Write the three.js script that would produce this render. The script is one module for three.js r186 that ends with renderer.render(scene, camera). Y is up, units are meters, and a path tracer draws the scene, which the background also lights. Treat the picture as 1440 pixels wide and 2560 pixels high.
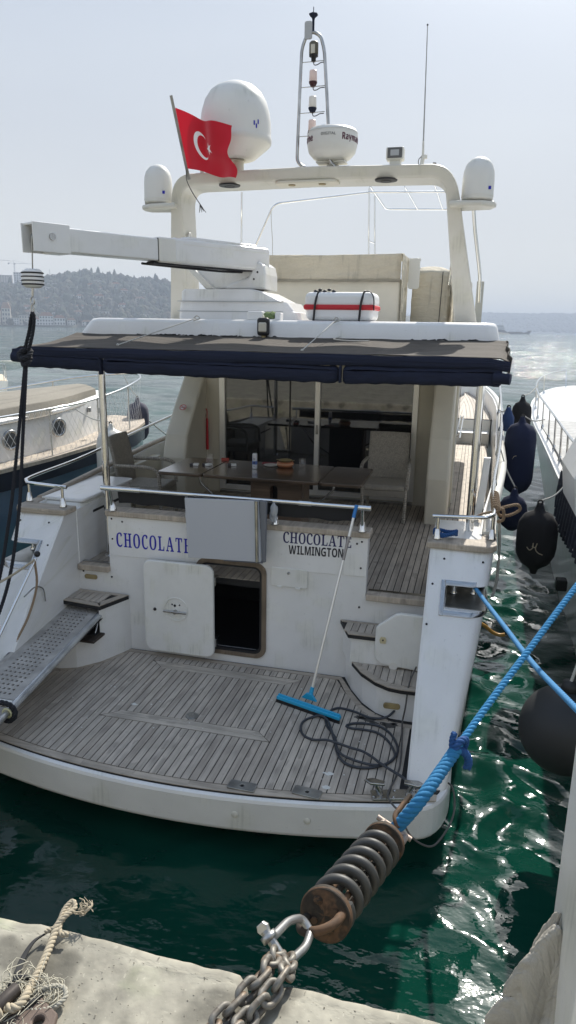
import * as THREE from 'three';
import { mergeGeometries, mergeVertices } from 'three/addons/utils/BufferGeometryUtils.js';
import { RoundedBoxGeometry } from 'three/addons/geometries/RoundedBoxGeometry.js';
import { FontLoader } from 'three/addons/loaders/FontLoader.js';
import { TextGeometry } from 'three/addons/geometries/TextGeometry.js';
import { Brush, Evaluator, SUBTRACTION } from 'three-bvh-csg';

// ---------------------------------------------------------------- camera
const scene = new THREE.Scene();
const D2R = Math.PI / 180;
const camera = new THREE.PerspectiveCamera(71.59, 576 / 1024, 0.05, 20000);
camera.position.set(0, 3.4, 0);                      // eye height above the quay, x to starboard, -z along the yacht
camera.rotation.order = 'YXZ';
camera.rotation.set(-14.47 * D2R, 14.35 * D2R, 0.92 * D2R);

// ---------------------------------------------------------------- sky, sun, exposure
const SUN_EL = 43 * D2R, SUN_AZ = 7 * D2R;           // ahead of the yacht, a little to starboard
const sunDir = new THREE.Vector3(Math.sin(SUN_AZ) * Math.cos(SUN_EL), Math.sin(SUN_EL), -Math.cos(SUN_AZ) * Math.cos(SUN_EL));
{
  const W = 1024, H = 512, data = new Float32Array(W * H * 4);
  const d = new THREE.Vector3();
  for (let j = 0; j < H; j++) for (let i = 0; i < W; i++) {
    const u = (i + .5) / W, v = (j + .5) / H, el = (v - .5) * Math.PI, az = (u - .5) * 2 * Math.PI;
    d.set(Math.cos(el) * Math.cos(az), Math.sin(el), Math.cos(el) * Math.sin(az));
    const g = Math.acos(Math.min(1, Math.max(-1, d.dot(sunDir)))) / D2R, e = Math.max(0, Math.sin(el));
    const k = Math.pow(e, .62);
    const ci = .06 * (fbm(d.x * 2.2 + 20, d.y * 9 + d.z * 2.2 + 33, 901, 5) - .5) * sstep(0, .2, e);   // thin veil of high haze
    let r = .60 + (.215 - .60) * k + ci, gg = .605 + (.31 - .605) * k + ci, b = .605 + (.475 - .605) * k + ci * .8;
    const a = .10 * Math.exp(-g / 40) + 1.0 * Math.exp(-g / 10) + 14 * Math.exp(-g / 4.4);
    r += a; gg += a * .985; b += a * .94;
    const w = .075 * Math.exp(-e * 7); r += w; gg += w * .8; b -= w * .15;
    const o = (j * W + i) * 4; data[o] = r; data[o + 1] = gg; data[o + 2] = b; data[o + 3] = 1;
  }
  const t = new THREE.DataTexture(data, W, H, THREE.RGBAFormat, THREE.FloatType);
  t.mapping = THREE.EquirectangularReflectionMapping; t.magFilter = t.minFilter = THREE.LinearFilter; t.needsUpdate = true;
  scene.background = t; scene.environment = t;
}
const sun = new THREE.DirectionalLight(new THREE.Color(1, .95, .86), 4.2);
sun.position.copy(sunDir).multiplyScalar(60).add(new THREE.Vector3(-2, 0, -8)); sun.target.position.set(-2, 0, -8);
sun.castShadow = true; sun.shadow.mapSize.set(4096, 4096);
Object.assign(sun.shadow.camera, { left: -26, right: 26, top: 26, bottom: -26, near: 1, far: 140 });
scene.add(sun, sun.target);
const renderer = new THREE.WebGLRenderer({ antialias: true });
renderer.setSize(576, 1024);
renderer.toneMapping = THREE.LinearToneMapping;
renderer.toneMappingExposure = 1.36;
renderer.shadowMap.enabled = true;
scene.fog = new THREE.FogExp2(new THREE.Color(.62, .70, .83), 0.00042);

// ---------------------------------------------------------------- helpers
let seed = 1234567;
const rnd = () => { seed = (seed * 1664525 + 1013904223) >>> 0; return seed / 4294967296; };
const rr = (a, b) => a + (b - a) * rnd();
const V = (x, y, z) => new THREE.Vector3(x, y, z);
function lerp(a, b, t) { return a + (b - a) * t; }
function clamp(x, a, b) { return Math.min(b, Math.max(a, x)); }
function sstep(a, b, x) { const t = clamp((x - a) / (b - a), 0, 1); return t * t * (3 - 2 * t); }
function hash(i, j, s) { let h = (i * 374761393 + j * 668265263 + s * 974634777) | 0; h = Math.imul(h ^ (h >>> 13), 1274126177); h ^= h >>> 16; return (h >>> 0) / 4294967296; }
function vnoise(x, y, s, px = 0, py = 0) {
  let i = Math.floor(x), j = Math.floor(y); const f = x - i, g = y - j;
  const m = (n, p) => p ? ((n % p) + p) % p : n;
  const a = f * f * (3 - 2 * f), b = g * g * (3 - 2 * g);
  const h = (p, q) => hash(m(p, px), m(q, py), s);
  return lerp(lerp(h(i, j), h(i + 1, j), a), lerp(h(i, j + 1), h(i + 1, j + 1), a), b);
}
function fbm(x, y, s, o = 4, p = 0, q = p) { let v = 0, a = .5, t = 0; for (let k = 0; k < o; k++) { v += a * vnoise(x, y, s + k * 7, p, q); t += a; a *= .5; x *= 2; y *= 2; p *= 2; q *= 2; } return v / t; }
function makeTex(n, m, fn, srgb = true) {
  const d = new Uint8Array(n * m * 4);
  for (let j = 0; j < m; j++) for (let i = 0; i < n; i++) {
    const c = fn(i / n, j / m), o = (j * n + i) * 4;
    if (typeof c === 'number') { d[o] = d[o + 1] = d[o + 2] = clamp(c, 0, 1) * 255; } else { d[o] = clamp(c[0], 0, 1) * 255; d[o + 1] = clamp(c[1], 0, 1) * 255; d[o + 2] = clamp(c[2], 0, 1) * 255; }
    d[o + 3] = 255;
  }
  const t = new THREE.DataTexture(d, n, m); t.wrapS = t.wrapT = THREE.RepeatWrapping; t.magFilter = THREE.LinearFilter; t.minFilter = THREE.LinearMipmapLinearFilter; t.generateMipmaps = true;
  if (srgb) t.colorSpace = THREE.SRGBColorSpace; t.needsUpdate = true; return t;
}
function rep(t, x, y = x) { const c = t.clone(); c.repeat.set(x, y); c.needsUpdate = true; return c; }
function mat(r, g, b, rough = .5, o = {}) {
  const m = o.phys ? new THREE.MeshPhysicalMaterial() : new THREE.MeshStandardMaterial();
  m.color.setRGB(r, g, b); m.roughness = rough; m.metalness = 0; delete o.phys;
  if (o.double !== false) m.side = THREE.DoubleSide; delete o.double;
  for (const k in o) m[k] = o[k]; return m;
}
// box-projected uv in metres
function buv(g, s = 1) {
  const p = g.attributes.position; if (!g.attributes.normal) g.computeVertexNormals(); const n = g.attributes.normal;
  const u = new Float32Array(p.count * 2);
  for (let i = 0; i < p.count; i++) {
    const a = Math.abs(n.getX(i)), b = Math.abs(n.getY(i)), c = Math.abs(n.getZ(i));
    if (b >= a && b >= c) { u[2 * i] = p.getX(i) * s; u[2 * i + 1] = p.getZ(i) * s; }
    else if (a >= c) { u[2 * i] = p.getZ(i) * s; u[2 * i + 1] = p.getY(i) * s; }
    else { u[2 * i] = p.getX(i) * s; u[2 * i + 1] = p.getY(i) * s; }
  }
  g.setAttribute('uv', new THREE.BufferAttribute(u, 2)); return g;
}
function box(x0, x1, y0, y1, z0, z1, r = 0) {
  const w = Math.abs(x1 - x0), h = Math.abs(y1 - y0), d = Math.abs(z1 - z0);
  const g = r ? new RoundedBoxGeometry(w, h, d, 3, Math.min(r, w / 2.01, h / 2.01, d / 2.01)) : new THREE.BoxGeometry(w, h, d);
  g.translate((x0 + x1) / 2, (y0 + y1) / 2, (z0 + z1) / 2); return buv(g);
}
function merge(list) {
  const l = list.map(g => { const c = g.index ? g.toNonIndexed() : g.clone(); if (!c.attributes.normal) c.computeVertexNormals(); if (!c.attributes.uv) buv(c); for (const k of Object.keys(c.attributes)) if (!['position', 'normal', 'uv'].includes(k)) c.deleteAttribute(k); c.morphAttributes = {}; return c; });
  return mergeGeometries(l);
}
// sweep a circle (or ellipse rx, ry) along points
function sweep(pts, r, radial = 8, closed = false, cap = true) {
  const n = pts.length, T = [], pos = [], nor = [], uv = [], idx = [];
  for (let i = 0; i < n; i++) {
    const a = pts[closed ? (i - 1 + n) % n : Math.max(0, i - 1)], b = pts[closed ? (i + 1) % n : Math.min(n - 1, i + 1)];
    T.push(b.clone().sub(a).normalize());
  }
  let N = Math.abs(T[0].y) < .9 ? V(0, 1, 0) : V(1, 0, 0); N.sub(T[0].clone().multiplyScalar(N.dot(T[0]))).normalize();
  let L = 0; const rows = closed ? n + 1 : n;
  for (let ii = 0; ii < rows; ii++) {
    const i = ii % n;
    if (ii) { N.sub(T[i].clone().multiplyScalar(N.dot(T[i]))).normalize(); L += pts[i].distanceTo(pts[(i - 1 + n) % n]); }
    const B = T[i].clone().cross(N), R = typeof r === 'function' ? r(i / (n - 1)) : r;
    for (let k = 0; k <= radial; k++) {
      const a = k / radial * Math.PI * 2, d = N.clone().multiplyScalar(Math.cos(a)).add(B.clone().multiplyScalar(Math.sin(a)));
      pos.push(pts[i].x + d.x * R, pts[i].y + d.y * R, pts[i].z + d.z * R); nor.push(d.x, d.y, d.z); uv.push(k / radial * R * 6.28, L);
    }
  }
  const w = radial + 1;
  for (let i = 0; i < rows - 1; i++) for (let k = 0; k < radial; k++) { const a = i * w + k, b = a + 1, c = a + w, d = c + 1; idx.push(a, b, c, b, d, c); }
  if (!closed && cap) for (const [row, s] of [[0, -1], [rows - 1, 1]]) {
    const c = pos.length / 3, p = pts[row], t = T[row]; pos.push(p.x, p.y, p.z); nor.push(t.x * s, t.y * s, t.z * s); uv.push(0, 0);
    for (let k = 0; k <= radial; k++) { const q = (row * w + k) * 3; pos.push(pos[q], pos[q + 1], pos[q + 2]); nor.push(t.x * s, t.y * s, t.z * s); uv.push(0, 0); }
    for (let k = 0; k < radial; k++) s > 0 ? idx.push(c, c + 1 + k, c + 2 + k) : idx.push(c, c + 2 + k, c + 1 + k);
  }
  const g = new THREE.BufferGeometry(); g.setIndex(idx);
  g.setAttribute('position', new THREE.Float32BufferAttribute(pos, 3)); g.setAttribute('normal', new THREE.Float32BufferAttribute(nor, 3)); g.setAttribute('uv', new THREE.Float32BufferAttribute(uv, 2));
  return g;
}
const P3 = l => l.map(p => V(...p));
const curve = (l, n = 40, closed = false) => { const c = new THREE.CatmullRomCurve3(P3(l), closed, 'centripetal'); const q = c.getSpacedPoints(n); if (closed) q.pop(); return q; };
const tube = (l, r, n = 40, radial = 8) => sweep(curve(l, n), r, radial);
const rod = (a, b, r, radial = 8, r2 = r) => sweep([V(...a), V(...b)], t => lerp(r, r2, t), radial);
// polyline with rounded corners
function bent(l, rad, n = 6) {
  const p = P3(l), o = [p[0]];
  for (let i = 1; i < p.length - 1; i++) {
    const a = p[i - 1].clone().sub(p[i]), b = p[i + 1].clone().sub(p[i]), q = Math.min(rad, a.length() * .45, b.length() * .45);
    const s = p[i].clone().add(a.normalize().multiplyScalar(q)), e = p[i].clone().add(b.normalize().multiplyScalar(q));
    for (let k = 0; k <= n; k++) { const t = k / n; o.push(s.clone().multiplyScalar((1 - t) ** 2).add(p[i].clone().multiplyScalar(2 * t * (1 - t))).add(e.clone().multiplyScalar(t * t))); }
  }
  o.push(p[p.length - 1]); return o;
}
function rope(pts, R, pitch = R * 7, strands = 3, radial = 7) {   // laid rope: twisted strands
  const c = new THREE.CatmullRomCurve3(pts, false, 'centripetal'), L = c.getLength(), n = clamp(Math.round(L / pitch * 12), 8, 900), q = c.getSpacedPoints(n), g = [];
  const T = q.map((p, i) => q[Math.min(n, i + 1)].clone().sub(q[Math.max(0, i - 1)]).normalize());
  let N = Math.abs(T[0].y) < .9 ? V(0, 1, 0) : V(1, 0, 0); const Ns = [];
  for (let i = 0; i <= n; i++) { N = N.clone().sub(T[i].clone().multiplyScalar(N.dot(T[i]))).normalize(); Ns.push(N); }
  for (let s = 0; s < strands; s++) g.push(sweep(q.map((p, i) => { const a = i / n * L / pitch * 6.2832 + s / strands * 6.2832, B = T[i].clone().cross(Ns[i]); return p.clone().add(Ns[i].clone().multiplyScalar(Math.cos(a) * R * .5)).add(B.multiplyScalar(Math.sin(a) * R * .5)); }), R * .58, radial));
  return merge(g);
}
// extrude an outline; axis says which way the thickness runs
function prism(pts, axis, a, b, bev = 0, holes = [], smooth = 1) {
  const sh = new THREE.Shape(pts.map(p => new THREE.Vector2(p[0], p[1]))); for (const h of holes) sh.holes.push(new THREE.Path(h.map(p => new THREE.Vector2(p[0], p[1]))));
  const lo = Math.min(a, b), d = Math.abs(b - a);
  const g = new THREE.ExtrudeGeometry(sh, { depth: d - 2 * bev, bevelEnabled: bev > 0, bevelThickness: bev, bevelSize: bev, bevelOffset: -bev, bevelSegments: 2, steps: 1, curveSegments: 4 });
  g.translate(0, 0, bev + lo);
  if (axis === 'y') { const p = g.attributes.position; for (let i = 0; i < p.count; i++) { const y = p.getY(i), z = p.getZ(i); p.setY(i, z); p.setZ(i, y); } flip(g); }
  if (axis === 'x') { const p = g.attributes.position; for (let i = 0; i < p.count; i++) { const x = p.getX(i), z = p.getZ(i); p.setX(i, z); p.setZ(i, x); } flip(g); }
  g.computeVertexNormals(); return buv(g);
}
function flip(g) { const p = g.attributes.position; if (g.index) { const x = g.index; for (let i = 0; i < x.count; i += 3) { const t = x.getX(i); x.setX(i, x.getX(i + 1)); x.setX(i + 1, t); } return; } for (let i = 0; i < p.count; i += 3) { const x = p.getX(i), y = p.getY(i), z = p.getZ(i); p.setXYZ(i, p.getX(i + 1), p.getY(i + 1), p.getZ(i + 1)); p.setXYZ(i + 1, x, y, z); } }
const rrect = (x0, x1, y0, y1, r, n = 6) => { const o = []; for (const [cx, cy, a0] of [[x1 - r, y0 + r, -90], [x1 - r, y1 - r, 0], [x0 + r, y1 - r, 90], [x0 + r, y0 + r, 180]]) for (let k = 0; k <= n; k++) { const a = (a0 + 90 * k / n) * D2R; o.push([cx + r * Math.cos(a), cy + r * Math.sin(a)]); } return o; };
const circ = (x, y, r, n = 20) => Array.from({ length: n }, (_, k) => [x + r * Math.cos(k / n * 6.2832), y + r * Math.sin(k / n * 6.2832)]);
// skin over rings of equal length (each ring an array of Vector3, closed), capped
function loft(rings, cap = true, crease = 38) {
  const n = rings[0].length, pos = [], idx = [];
  for (const r of rings) for (const p of r) pos.push(p.x, p.y, p.z);
  for (let i = 0; i < rings.length - 1; i++) for (let k = 0; k < n; k++) { const a = i * n + k, b = i * n + (k + 1) % n, c = a + n, d = b + n; idx.push(a, b, c, b, d, c); }
  if (cap) for (const [r, s] of [[0, 1], [rings.length - 1, 0]]) {
    const ring = rings[r], nn = V(0, 0, 0), c0 = ring.reduce((a, p) => a.add(p), V(0, 0, 0)).multiplyScalar(1 / n);
    for (let k = 0; k < n; k++) nn.add(ring[k].clone().sub(c0).cross(ring[(k + 1) % n].clone().sub(c0)));
    nn.normalize(); const ux = Math.abs(nn.y) < .9 ? V(0, 1, 0).cross(nn).normalize() : V(1, 0, 0).cross(nn).normalize(), uy = nn.clone().cross(ux);
    const t = THREE.ShapeUtils.triangulateShape(ring.map(p => new THREE.Vector2(p.dot(ux), p.dot(uy))), []);
    for (const [a, b, c] of t) s ? idx.push(r * n + a, r * n + c, r * n + b) : idx.push(r * n + a, r * n + b, r * n + c);
  }
  let g = new THREE.BufferGeometry(); g.setIndex(idx); g.setAttribute('position', new THREE.Float32BufferAttribute(pos, 3));
  g = creased(g, crease); return buv(g);
}
function creased(g, deg) {
  const q = g.toNonIndexed(), p = q.attributes.position, m = new Map(), fn = [], cs = Math.cos(deg * D2R), a = V(), b = V(), c = V();
  const key = i => Math.round(p.getX(i) * 2e4) + '_' + Math.round(p.getY(i) * 2e4) + '_' + Math.round(p.getZ(i) * 2e4);
  for (let i = 0; i < p.count; i += 3) { a.fromBufferAttribute(p, i); b.fromBufferAttribute(p, i + 1); c.fromBufferAttribute(p, i + 2); const n = b.clone().sub(a).cross(c.clone().sub(a)); fn.push(n, n.clone().normalize()); for (let k = 0; k < 3; k++) { const s = key(i + k); if (!m.has(s)) m.set(s, []); m.get(s).push(i / 3); } }
  const nor = new Float32Array(p.count * 3), t = V();
  for (let i = 0; i < p.count; i++) { const f = Math.floor(i / 3), u = fn[2 * f + 1]; t.set(0, 0, 0); for (const o of m.get(key(i))) if (fn[2 * o + 1].dot(u) > cs) t.add(fn[2 * o]); t.normalize(); nor[3 * i] = t.x; nor[3 * i + 1] = t.y; nor[3 * i + 2] = t.z; }
  q.setAttribute('normal', new THREE.BufferAttribute(nor, 3)); return q;
}
// sheet from fn(u,v) -> [x,y,z]; with thickness th (offset along the sheet's own normal) it is a closed slab
function sheet(fn, nu, nv, th = 0) {
  const P = []; for (let j = 0; j <= nv; j++) for (let i = 0; i <= nu; i++) P.push(V(...fn(i / nu, j / nv)));
  const w = nu + 1, idx = [], pos = [], uv = [];
  const N = P.map((p, q) => { const i = q % w, j = Math.floor(q / w); const du = P[j * w + Math.min(nu, i + 1)].clone().sub(P[j * w + Math.max(0, i - 1)]), dv = P[Math.min(nv, j + 1) * w + i].clone().sub(P[Math.max(0, j - 1) * w + i]); return du.cross(dv).normalize(); });
  const face = (o, f) => { for (let j = 0; j < nv; j++) for (let i = 0; i < nu; i++) { const a = o + j * w + i, b = a + 1, c = a + w, d = c + 1; f ? idx.push(a, c, b, b, c, d) : idx.push(a, b, c, b, d, c); } };
  for (let q = 0; q < P.length; q++) { pos.push(...P[q].toArray()); uv.push((q % w) / nu, Math.floor(q / w) / nv); } face(0, false);
  if (th) {
    const o = P.length; for (let q = 0; q < P.length; q++) { pos.push(...P[q].clone().add(N[q].clone().multiplyScalar(-th)).toArray()); uv.push((q % w) / nu, Math.floor(q / w) / nv); } face(o, true);
    const edge = []; for (let i = 0; i < nu; i++) edge.push(i); for (let j = 0; j < nv; j++) edge.push(j * w + nu); for (let i = nu; i > 0; i--) edge.push(nv * w + i); for (let j = nv; j > 0; j--) edge.push(j * w);
    for (let k = 0; k < edge.length; k++) { const a = edge[k], b = edge[(k + 1) % edge.length]; idx.push(a, a + o, b, b, a + o, b + o); }
  }
  const g = new THREE.BufferGeometry(); g.setIndex(idx); g.setAttribute('position', new THREE.Float32BufferAttribute(pos, 3)); g.setAttribute('uv', new THREE.Float32BufferAttribute(uv, 2));
  g.computeVertexNormals(); return g;
}
const lathe = (prof, x, y, z, seg = 28) => { const g = new THREE.LatheGeometry(prof.map(p => new THREE.Vector2(p[0], p[1])), seg); g.translate(x, y, z); return g; };
// orient a geometry built along +y from the origin so that it runs from a to b
function along(g, a, b) { const d = V(...b).sub(V(...a)); g.applyQuaternion(new THREE.Quaternion().setFromUnitVectors(V(0, 1, 0), d.clone().normalize())); g.translate(...a); return g; }

const used = new Map();
function numbered(n) { const k = used.get(n) || 0; used.set(n, k + 1); return k ? n + '_' + String(k).padStart(3, '0') : n; }
function shadow(o) { o.castShadow = true; o.receiveShadow = true; return o; }
function thing(name, label, category, [x, y, z], group) {   // group at the thing's base; parts take world coordinates
  const o = new THREE.Group(); o.name = numbered(name); o.position.set(x, y, z); scene.add(o);
  o.userData = { label, category }; if (group) o.userData.group = group; return o;
}
function part(t, name, geo, m, label) {                      // part of a thing, geometry in world coordinates
  const o = shadow(new THREE.Mesh(geo, m)); o.name = name; if (t.isGroup) o.position.copy(t.position).negate(); t.add(o); if (label) o.userData.label = label; return o;
}
function single(name, label, category, geo, m, group) { geo.computeBoundingBox(); const b = geo.boundingBox, c = V((b.min.x + b.max.x) / 2, b.min.y, (b.min.z + b.max.z) / 2); geo.translate(-c.x, -c.y, -c.z); const o = shadow(new THREE.Mesh(geo, m)); o.position.copy(c); o.name = numbered(name); o.userData = { label, category }; if (group) o.userData.group = group; scene.add(o); return o; }
function struct(name, geo, m) { const o = shadow(new THREE.Mesh(geo, m)); o.name = numbered(name); o.userData = { kind: 'structure' }; scene.add(o); return o; }

// ---------------------------------------------------------------- textures and materials
const gelTex = makeTex(512, 512, (u, v) => {               // old gelcoat: faint mottling, rain streaks, specks
  const m = fbm(u * 6, v * 6, 3, 5, 6), s = fbm(u * 60, v * 3, 9, 3, 60, 3), sp = vnoise(u * 90, v * 90, 5, 90, 90);
  const gr = sstep(.5, .78, fbm(u * 4, v * 4, 13, 5, 4)), k = .935 + .05 * m - .06 * sstep(.55, .8, s) * gr - .03 * gr * vnoise(u * 40, v * 40, 17, 40, 40) - (sp > .955 ? .07 : 0);
  return [k, k * .995, k * (.985 - .02 * gr)];
});
const creamTex = makeTex(256, 256, (u, v) => { const m = fbm(u * 5, v * 5, 31, 5, 5); const k = .92 + .07 * m; return [k, k, k * .99]; });
const teakTex = makeTex(512, 512, (u, v) => {              // weathered grey teak, grain runs along v
  const g1 = fbm(u * 90, v * 3, 11, 4, 90, 3), g2 = fbm(u * 24, v * 5, 15, 4, 24, 5), st = fbm(u * 7, v * 7, 19, 4, 7);
  const k = .675 + .13 * (g1 - .5) + .10 * (g2 - .5) + .20 * (st - .5) - .12 * sstep(.66, .8, st);
  return [k * 1.045, k * .985, k * .905];
});
const teakBump = makeTex(256, 256, (u, v) => fbm(u * 60, v * 2, 41, 4, 60, 2), false);
const concTex = makeTex(1024, 1024, (u, v) => {
  const a = fbm(u * 5, v * 5, 21, 6, 5), b = fbm(u * 40, v * 40, 23, 3, 40), c = vnoise(u * 170, v * 170, 25, 170, 170), st = fbm(u * 3, v * 3, 27, 5, 3);
  let k = .70 + .18 * (a - .5) + .2 * (b - .5) - (c > .93 ? .22 * (c - .93) * 14 : 0) + (c < .06 ? .08 : 0);
  k -= .15 * sstep(.56, .72, st) * (.4 + b);
  const cr = Math.abs(fbm(u * 2 + .3, v * 2, 37, 5, 2) - .5); k -= .22 * sstep(.012, .002, cr) * sstep(.4, .6, a); k -= .18 * sstep(.63, .70, fbm(u * 4, v * 4, 39, 5, 4));
  const l = sstep(.6, .8, fbm(u * 9, v * 9, 29, 4, 9)); // lichen
  return [k * (1.0 - .03 * l), k * .975, k * (.90 - .05 * l)];
});
const concBump = makeTex(1024, 1024, (u, v) => { const b = fbm(u * 60, v * 60, 23, 4, 60), c = vnoise(u * 170, v * 170, 25, 170, 170), a = fbm(u * 9, v * 9, 33, 5, 9); return .35 * a + .45 * b + .2 - (c > .93 ? .5 * (c - .93) * 14 : 0); }, false);
const canvasTex = makeTex(512, 512, (u, v) => {            // sun-bleached cover cloth with water stains
  const a = fbm(u * 4, v * 4, 51, 5, 4), s = fbm(u * 36, v * 2, 53, 4, 36, 2), f = vnoise(u * 180, v * 180, 55, 180, 180);
  const k = .80 + .14 * (a - .5) - .07 * sstep(.58, .8, s) + .05 * (f - .5); return [k, k * .975, k * .92];
});
const weaveBump = makeTex(128, 128, (u, v) => .5 + .25 * Math.sin(u * 6.2832 * 32) * Math.sin(v * 6.2832 * 32) + .2 * (vnoise(u * 32, v * 32, 57, 32, 32) - .5), false);
const wrinkBump = makeTex(512, 512, (u, v) => { const a = fbm(u * 4 + .6 * fbm(u * 3, v * 3, 65, 3, 3), v * 7, 61, 4, 4, 7); return 1 - Math.abs(a * 2 - 1) * 1.4; }, false);
const wickTex = makeTex(256, 256, (u, v) => { const i = Math.floor(u * 16), j = Math.floor(v * 24), a = (i + j) % 2, fu = u * 16 - i, fv = v * 24 - j; const e = Math.sin(fv * Math.PI) ** .5 * (a ? 1 : Math.sin(fu * Math.PI) ** .5); const k = .42 + .36 * e + .12 * (hash(i, j, 3) - .5); return [k, k * .975, k * .93]; });
const wickBump = makeTex(256, 256, (u, v) => { const i = Math.floor(u * 16), j = Math.floor(v * 24), a = (i + j) % 2, fu = u * 16 - i, fv = v * 24 - j; return Math.sin(fv * Math.PI) ** .6 * (a ? .75 + .25 * Math.sin(fu * Math.PI) : .7 * Math.sin(fu * Math.PI)); }, false);
const rustTex = makeTex(512, 512, (u, v) => { const a = fbm(u * 8, v * 8, 71, 5, 8), b = fbm(u * 30, v * 30, 73, 3, 30), t = sstep(.42, .62, a); const k = .75 + .5 * (b - .5); return [lerp(.26, .46, t) * k, lerp(.225, .34, t) * k, lerp(.18, .235, t) * k]; });
const chainTex = makeTex(256, 256, (u, v) => { const a = fbm(u * 10, v * 10, 75, 4, 10), t = sstep(.45, .65, a), k = .8 + .5 * (fbm(u * 40, v * 40, 77, 2, 40) - .5); return [lerp(.62, .52, t) * k, lerp(.60, .42, t) * k, lerp(.56, .33, t) * k]; });
const tableTex = makeTex(512, 512, (u, v) => { const g1 = fbm(u * 3, v * 60, 81, 4, 3, 60), g2 = fbm(u * 2, v * 14, 83, 4, 2, 14); const k = .37 + .16 * (g1 - .5) + .2 * (g2 - .5); return [k * 1.08, k * .93, k * .79]; });
const noiseTex = makeTex(256, 256, (u, v) => { const k = .86 + .28 * (fbm(u * 12, v * 12, 91, 5, 12) - .5); return [k, k, k]; });
const noiseBump = makeTex(256, 256, (u, v) => fbm(u * 30, v * 30, 93, 4, 30), false);

const M = {
  gel: mat(.83, .835, .84, .28, { map: gelTex, phys: true, clearcoat: .35, clearcoatRoughness: .12 }),
  gelWarm: mat(.80, .79, .75, .3, { map: gelTex }),
  door: mat(.80, .805, .79, .4, { map: rep(gelTex, 1.7, 1.3) }),
  cream: mat(.74, .70, .60, .45, { map: creamTex }),
  lining: mat(.70, .66, .57, .6, { map: creamTex }),
  teak: mat(.98, .98, .99, .72, { map: teakTex, bumpMap: teakBump, bumpScale: .0012 }),
  teak2: mat(.86, .85, .85, .74, { map: teakTex, bumpMap: teakBump, bumpScale: .0012 }),
  teak3: mat(1, 1, 1, .7, { map: teakTex, bumpMap: teakBump, bumpScale: .0012 }),
  teakTrim: mat(.92, .90, .88, .7, { map: teakTex, bumpMap: teakBump, bumpScale: .0012 }),
  caulk: mat(.012, .012, .013, .7),
  chrome: mat(.78, .78, .77, .09, { metalness: 1 }),
  steelBright: mat(.80, .79, .76, .32, { metalness: .55 }),
  steel: mat(.62, .62, .61, .25, { metalness: 1, map: noiseTex }),
  steelDull: mat(.5, .5, .48, .42, { metalness: 1, map: noiseTex }),
  black: mat(.012, .012, .014, .5), blackSoft: mat(.018, .018, .02, .85), rubber: mat(.02, .021, .022, .6, { bumpMap: noiseBump, bumpScale: .0008 }),
  navy: mat(.010, .016, .045, .9, { bumpMap: wrinkBump, bumpScale: .006, map: noiseTex }),
  navyFold: mat(.010, .016, .045, .9, { bumpMap: wrinkBump, bumpScale: .004, map: noiseTex }),
  awning: mat(.105, .092, .083, .9, { map: canvasTex, bumpMap: wrinkBump, bumpScale: .006 }),
  cover: mat(.92, .885, .80, .92, { map: canvasTex, bumpMap: wrinkBump, bumpScale: .015 }),
  coverDark: mat(.92, .885, .80, .92, { map: canvasTex, bumpMap: wrinkBump, bumpScale: .02 }),
  dome: mat(.76, .76, .74, .45, { map: gelTex }),
  glassDark: mat(.010, .011, .012, .03, { phys: true, ior: 1.85, clearcoat: 1, clearcoatRoughness: .02 }),
  red: mat(.55, .02, .03, .55), white: mat(.8, .8, .79, .5), offwhite: mat(.68, .67, .62, .5), grey: mat(.42, .43, .44, .5),
  blueInk: mat(.006, .008, .36, .45), navyInk: mat(.015, .015, .10, .45), blackInk: mat(.015, .015, .025, .45), maroon: mat(.09, .012, .04, .45),
  board: mat(.46, .475, .51, .45),
  cyan: mat(.02, .36, .62, .35), blueGrip: mat(.02, .18, .50, .4),
  wicker: mat(1, .98, .94, .6, { map: wickTex, bumpMap: wickBump, bumpScale: .004 }),
  wickerLeg: mat(.85, .83, .79, .6, { map: rep(wickTex, 2, 2), bumpMap: rep(wickBump, 2, 2), bumpScale: .003 }),
  table: mat(.62, .56, .5, .22, { map: tableTex, phys: true, clearcoat: .5, clearcoatRoughness: .15 }),
  tableLeg: mat(.95, .85, .75, .5, { map: tableTex }),
  terracotta: mat(.42, .16, .07, .6), brass: mat(.42, .33, .16, .5, { map: noiseTex }),
  rust: mat(1, 1, 1, .8, { map: rustTex, bumpMap: noiseBump, bumpScale: .002 }),
  chain: mat(1, 1, 1, .55, { map: chainTex, metalness: .35, bumpMap: noiseBump, bumpScale: .0012 }),
  spring: mat(.075, .073, .066, .5, { map: noiseTex, bumpMap: noiseBump, bumpScale: .001 }),
  galv: mat(.62, .62, .6, .35, { metalness: .85, map: noiseTex }),
  blueRope: mat(.05, .32, .60, .75), blueRopeDark: mat(.012, .07, .22, .8), blackRope: mat(.014, .015, .02, .85),
  tanRope: mat(.42, .36, .26, .9), paleRope: mat(.5, .49, .45, .9), brownRope: mat(.28, .2, .13, .9),
  fenderCloth: mat(.012, .018, .05, .95, { bumpMap: wrinkBump, bumpScale: .006 }), fenderBlack: mat(.012, .012, .014, .92, { bumpMap: wrinkBump, bumpScale: .005 }), fenderGrey: mat(.07, .07, .10, .9, { bumpMap: wrinkBump, bumpScale: .005 }),
  hose: mat(.035, .04, .05, .45), cable: mat(.09, .085, .08, .6),
  concrete: mat(.66, .655, .635, .92, { map: concTex, bumpMap: concBump, bumpScale: .007 }),
  lens: mat(.82, .80, .77, .3, { phys: true, transmission: .35, thickness: 0 }), lensPink: mat(.84, .72, .68, .3, { phys: true, transmission: .35, thickness: 0 }),
  lampGlass: mat(.55, .52, .44, .2), tarp: mat(.62, .61, .59, .45, { bumpMap: wrinkBump, bumpScale: .008, map: canvasTex }),
};

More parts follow.
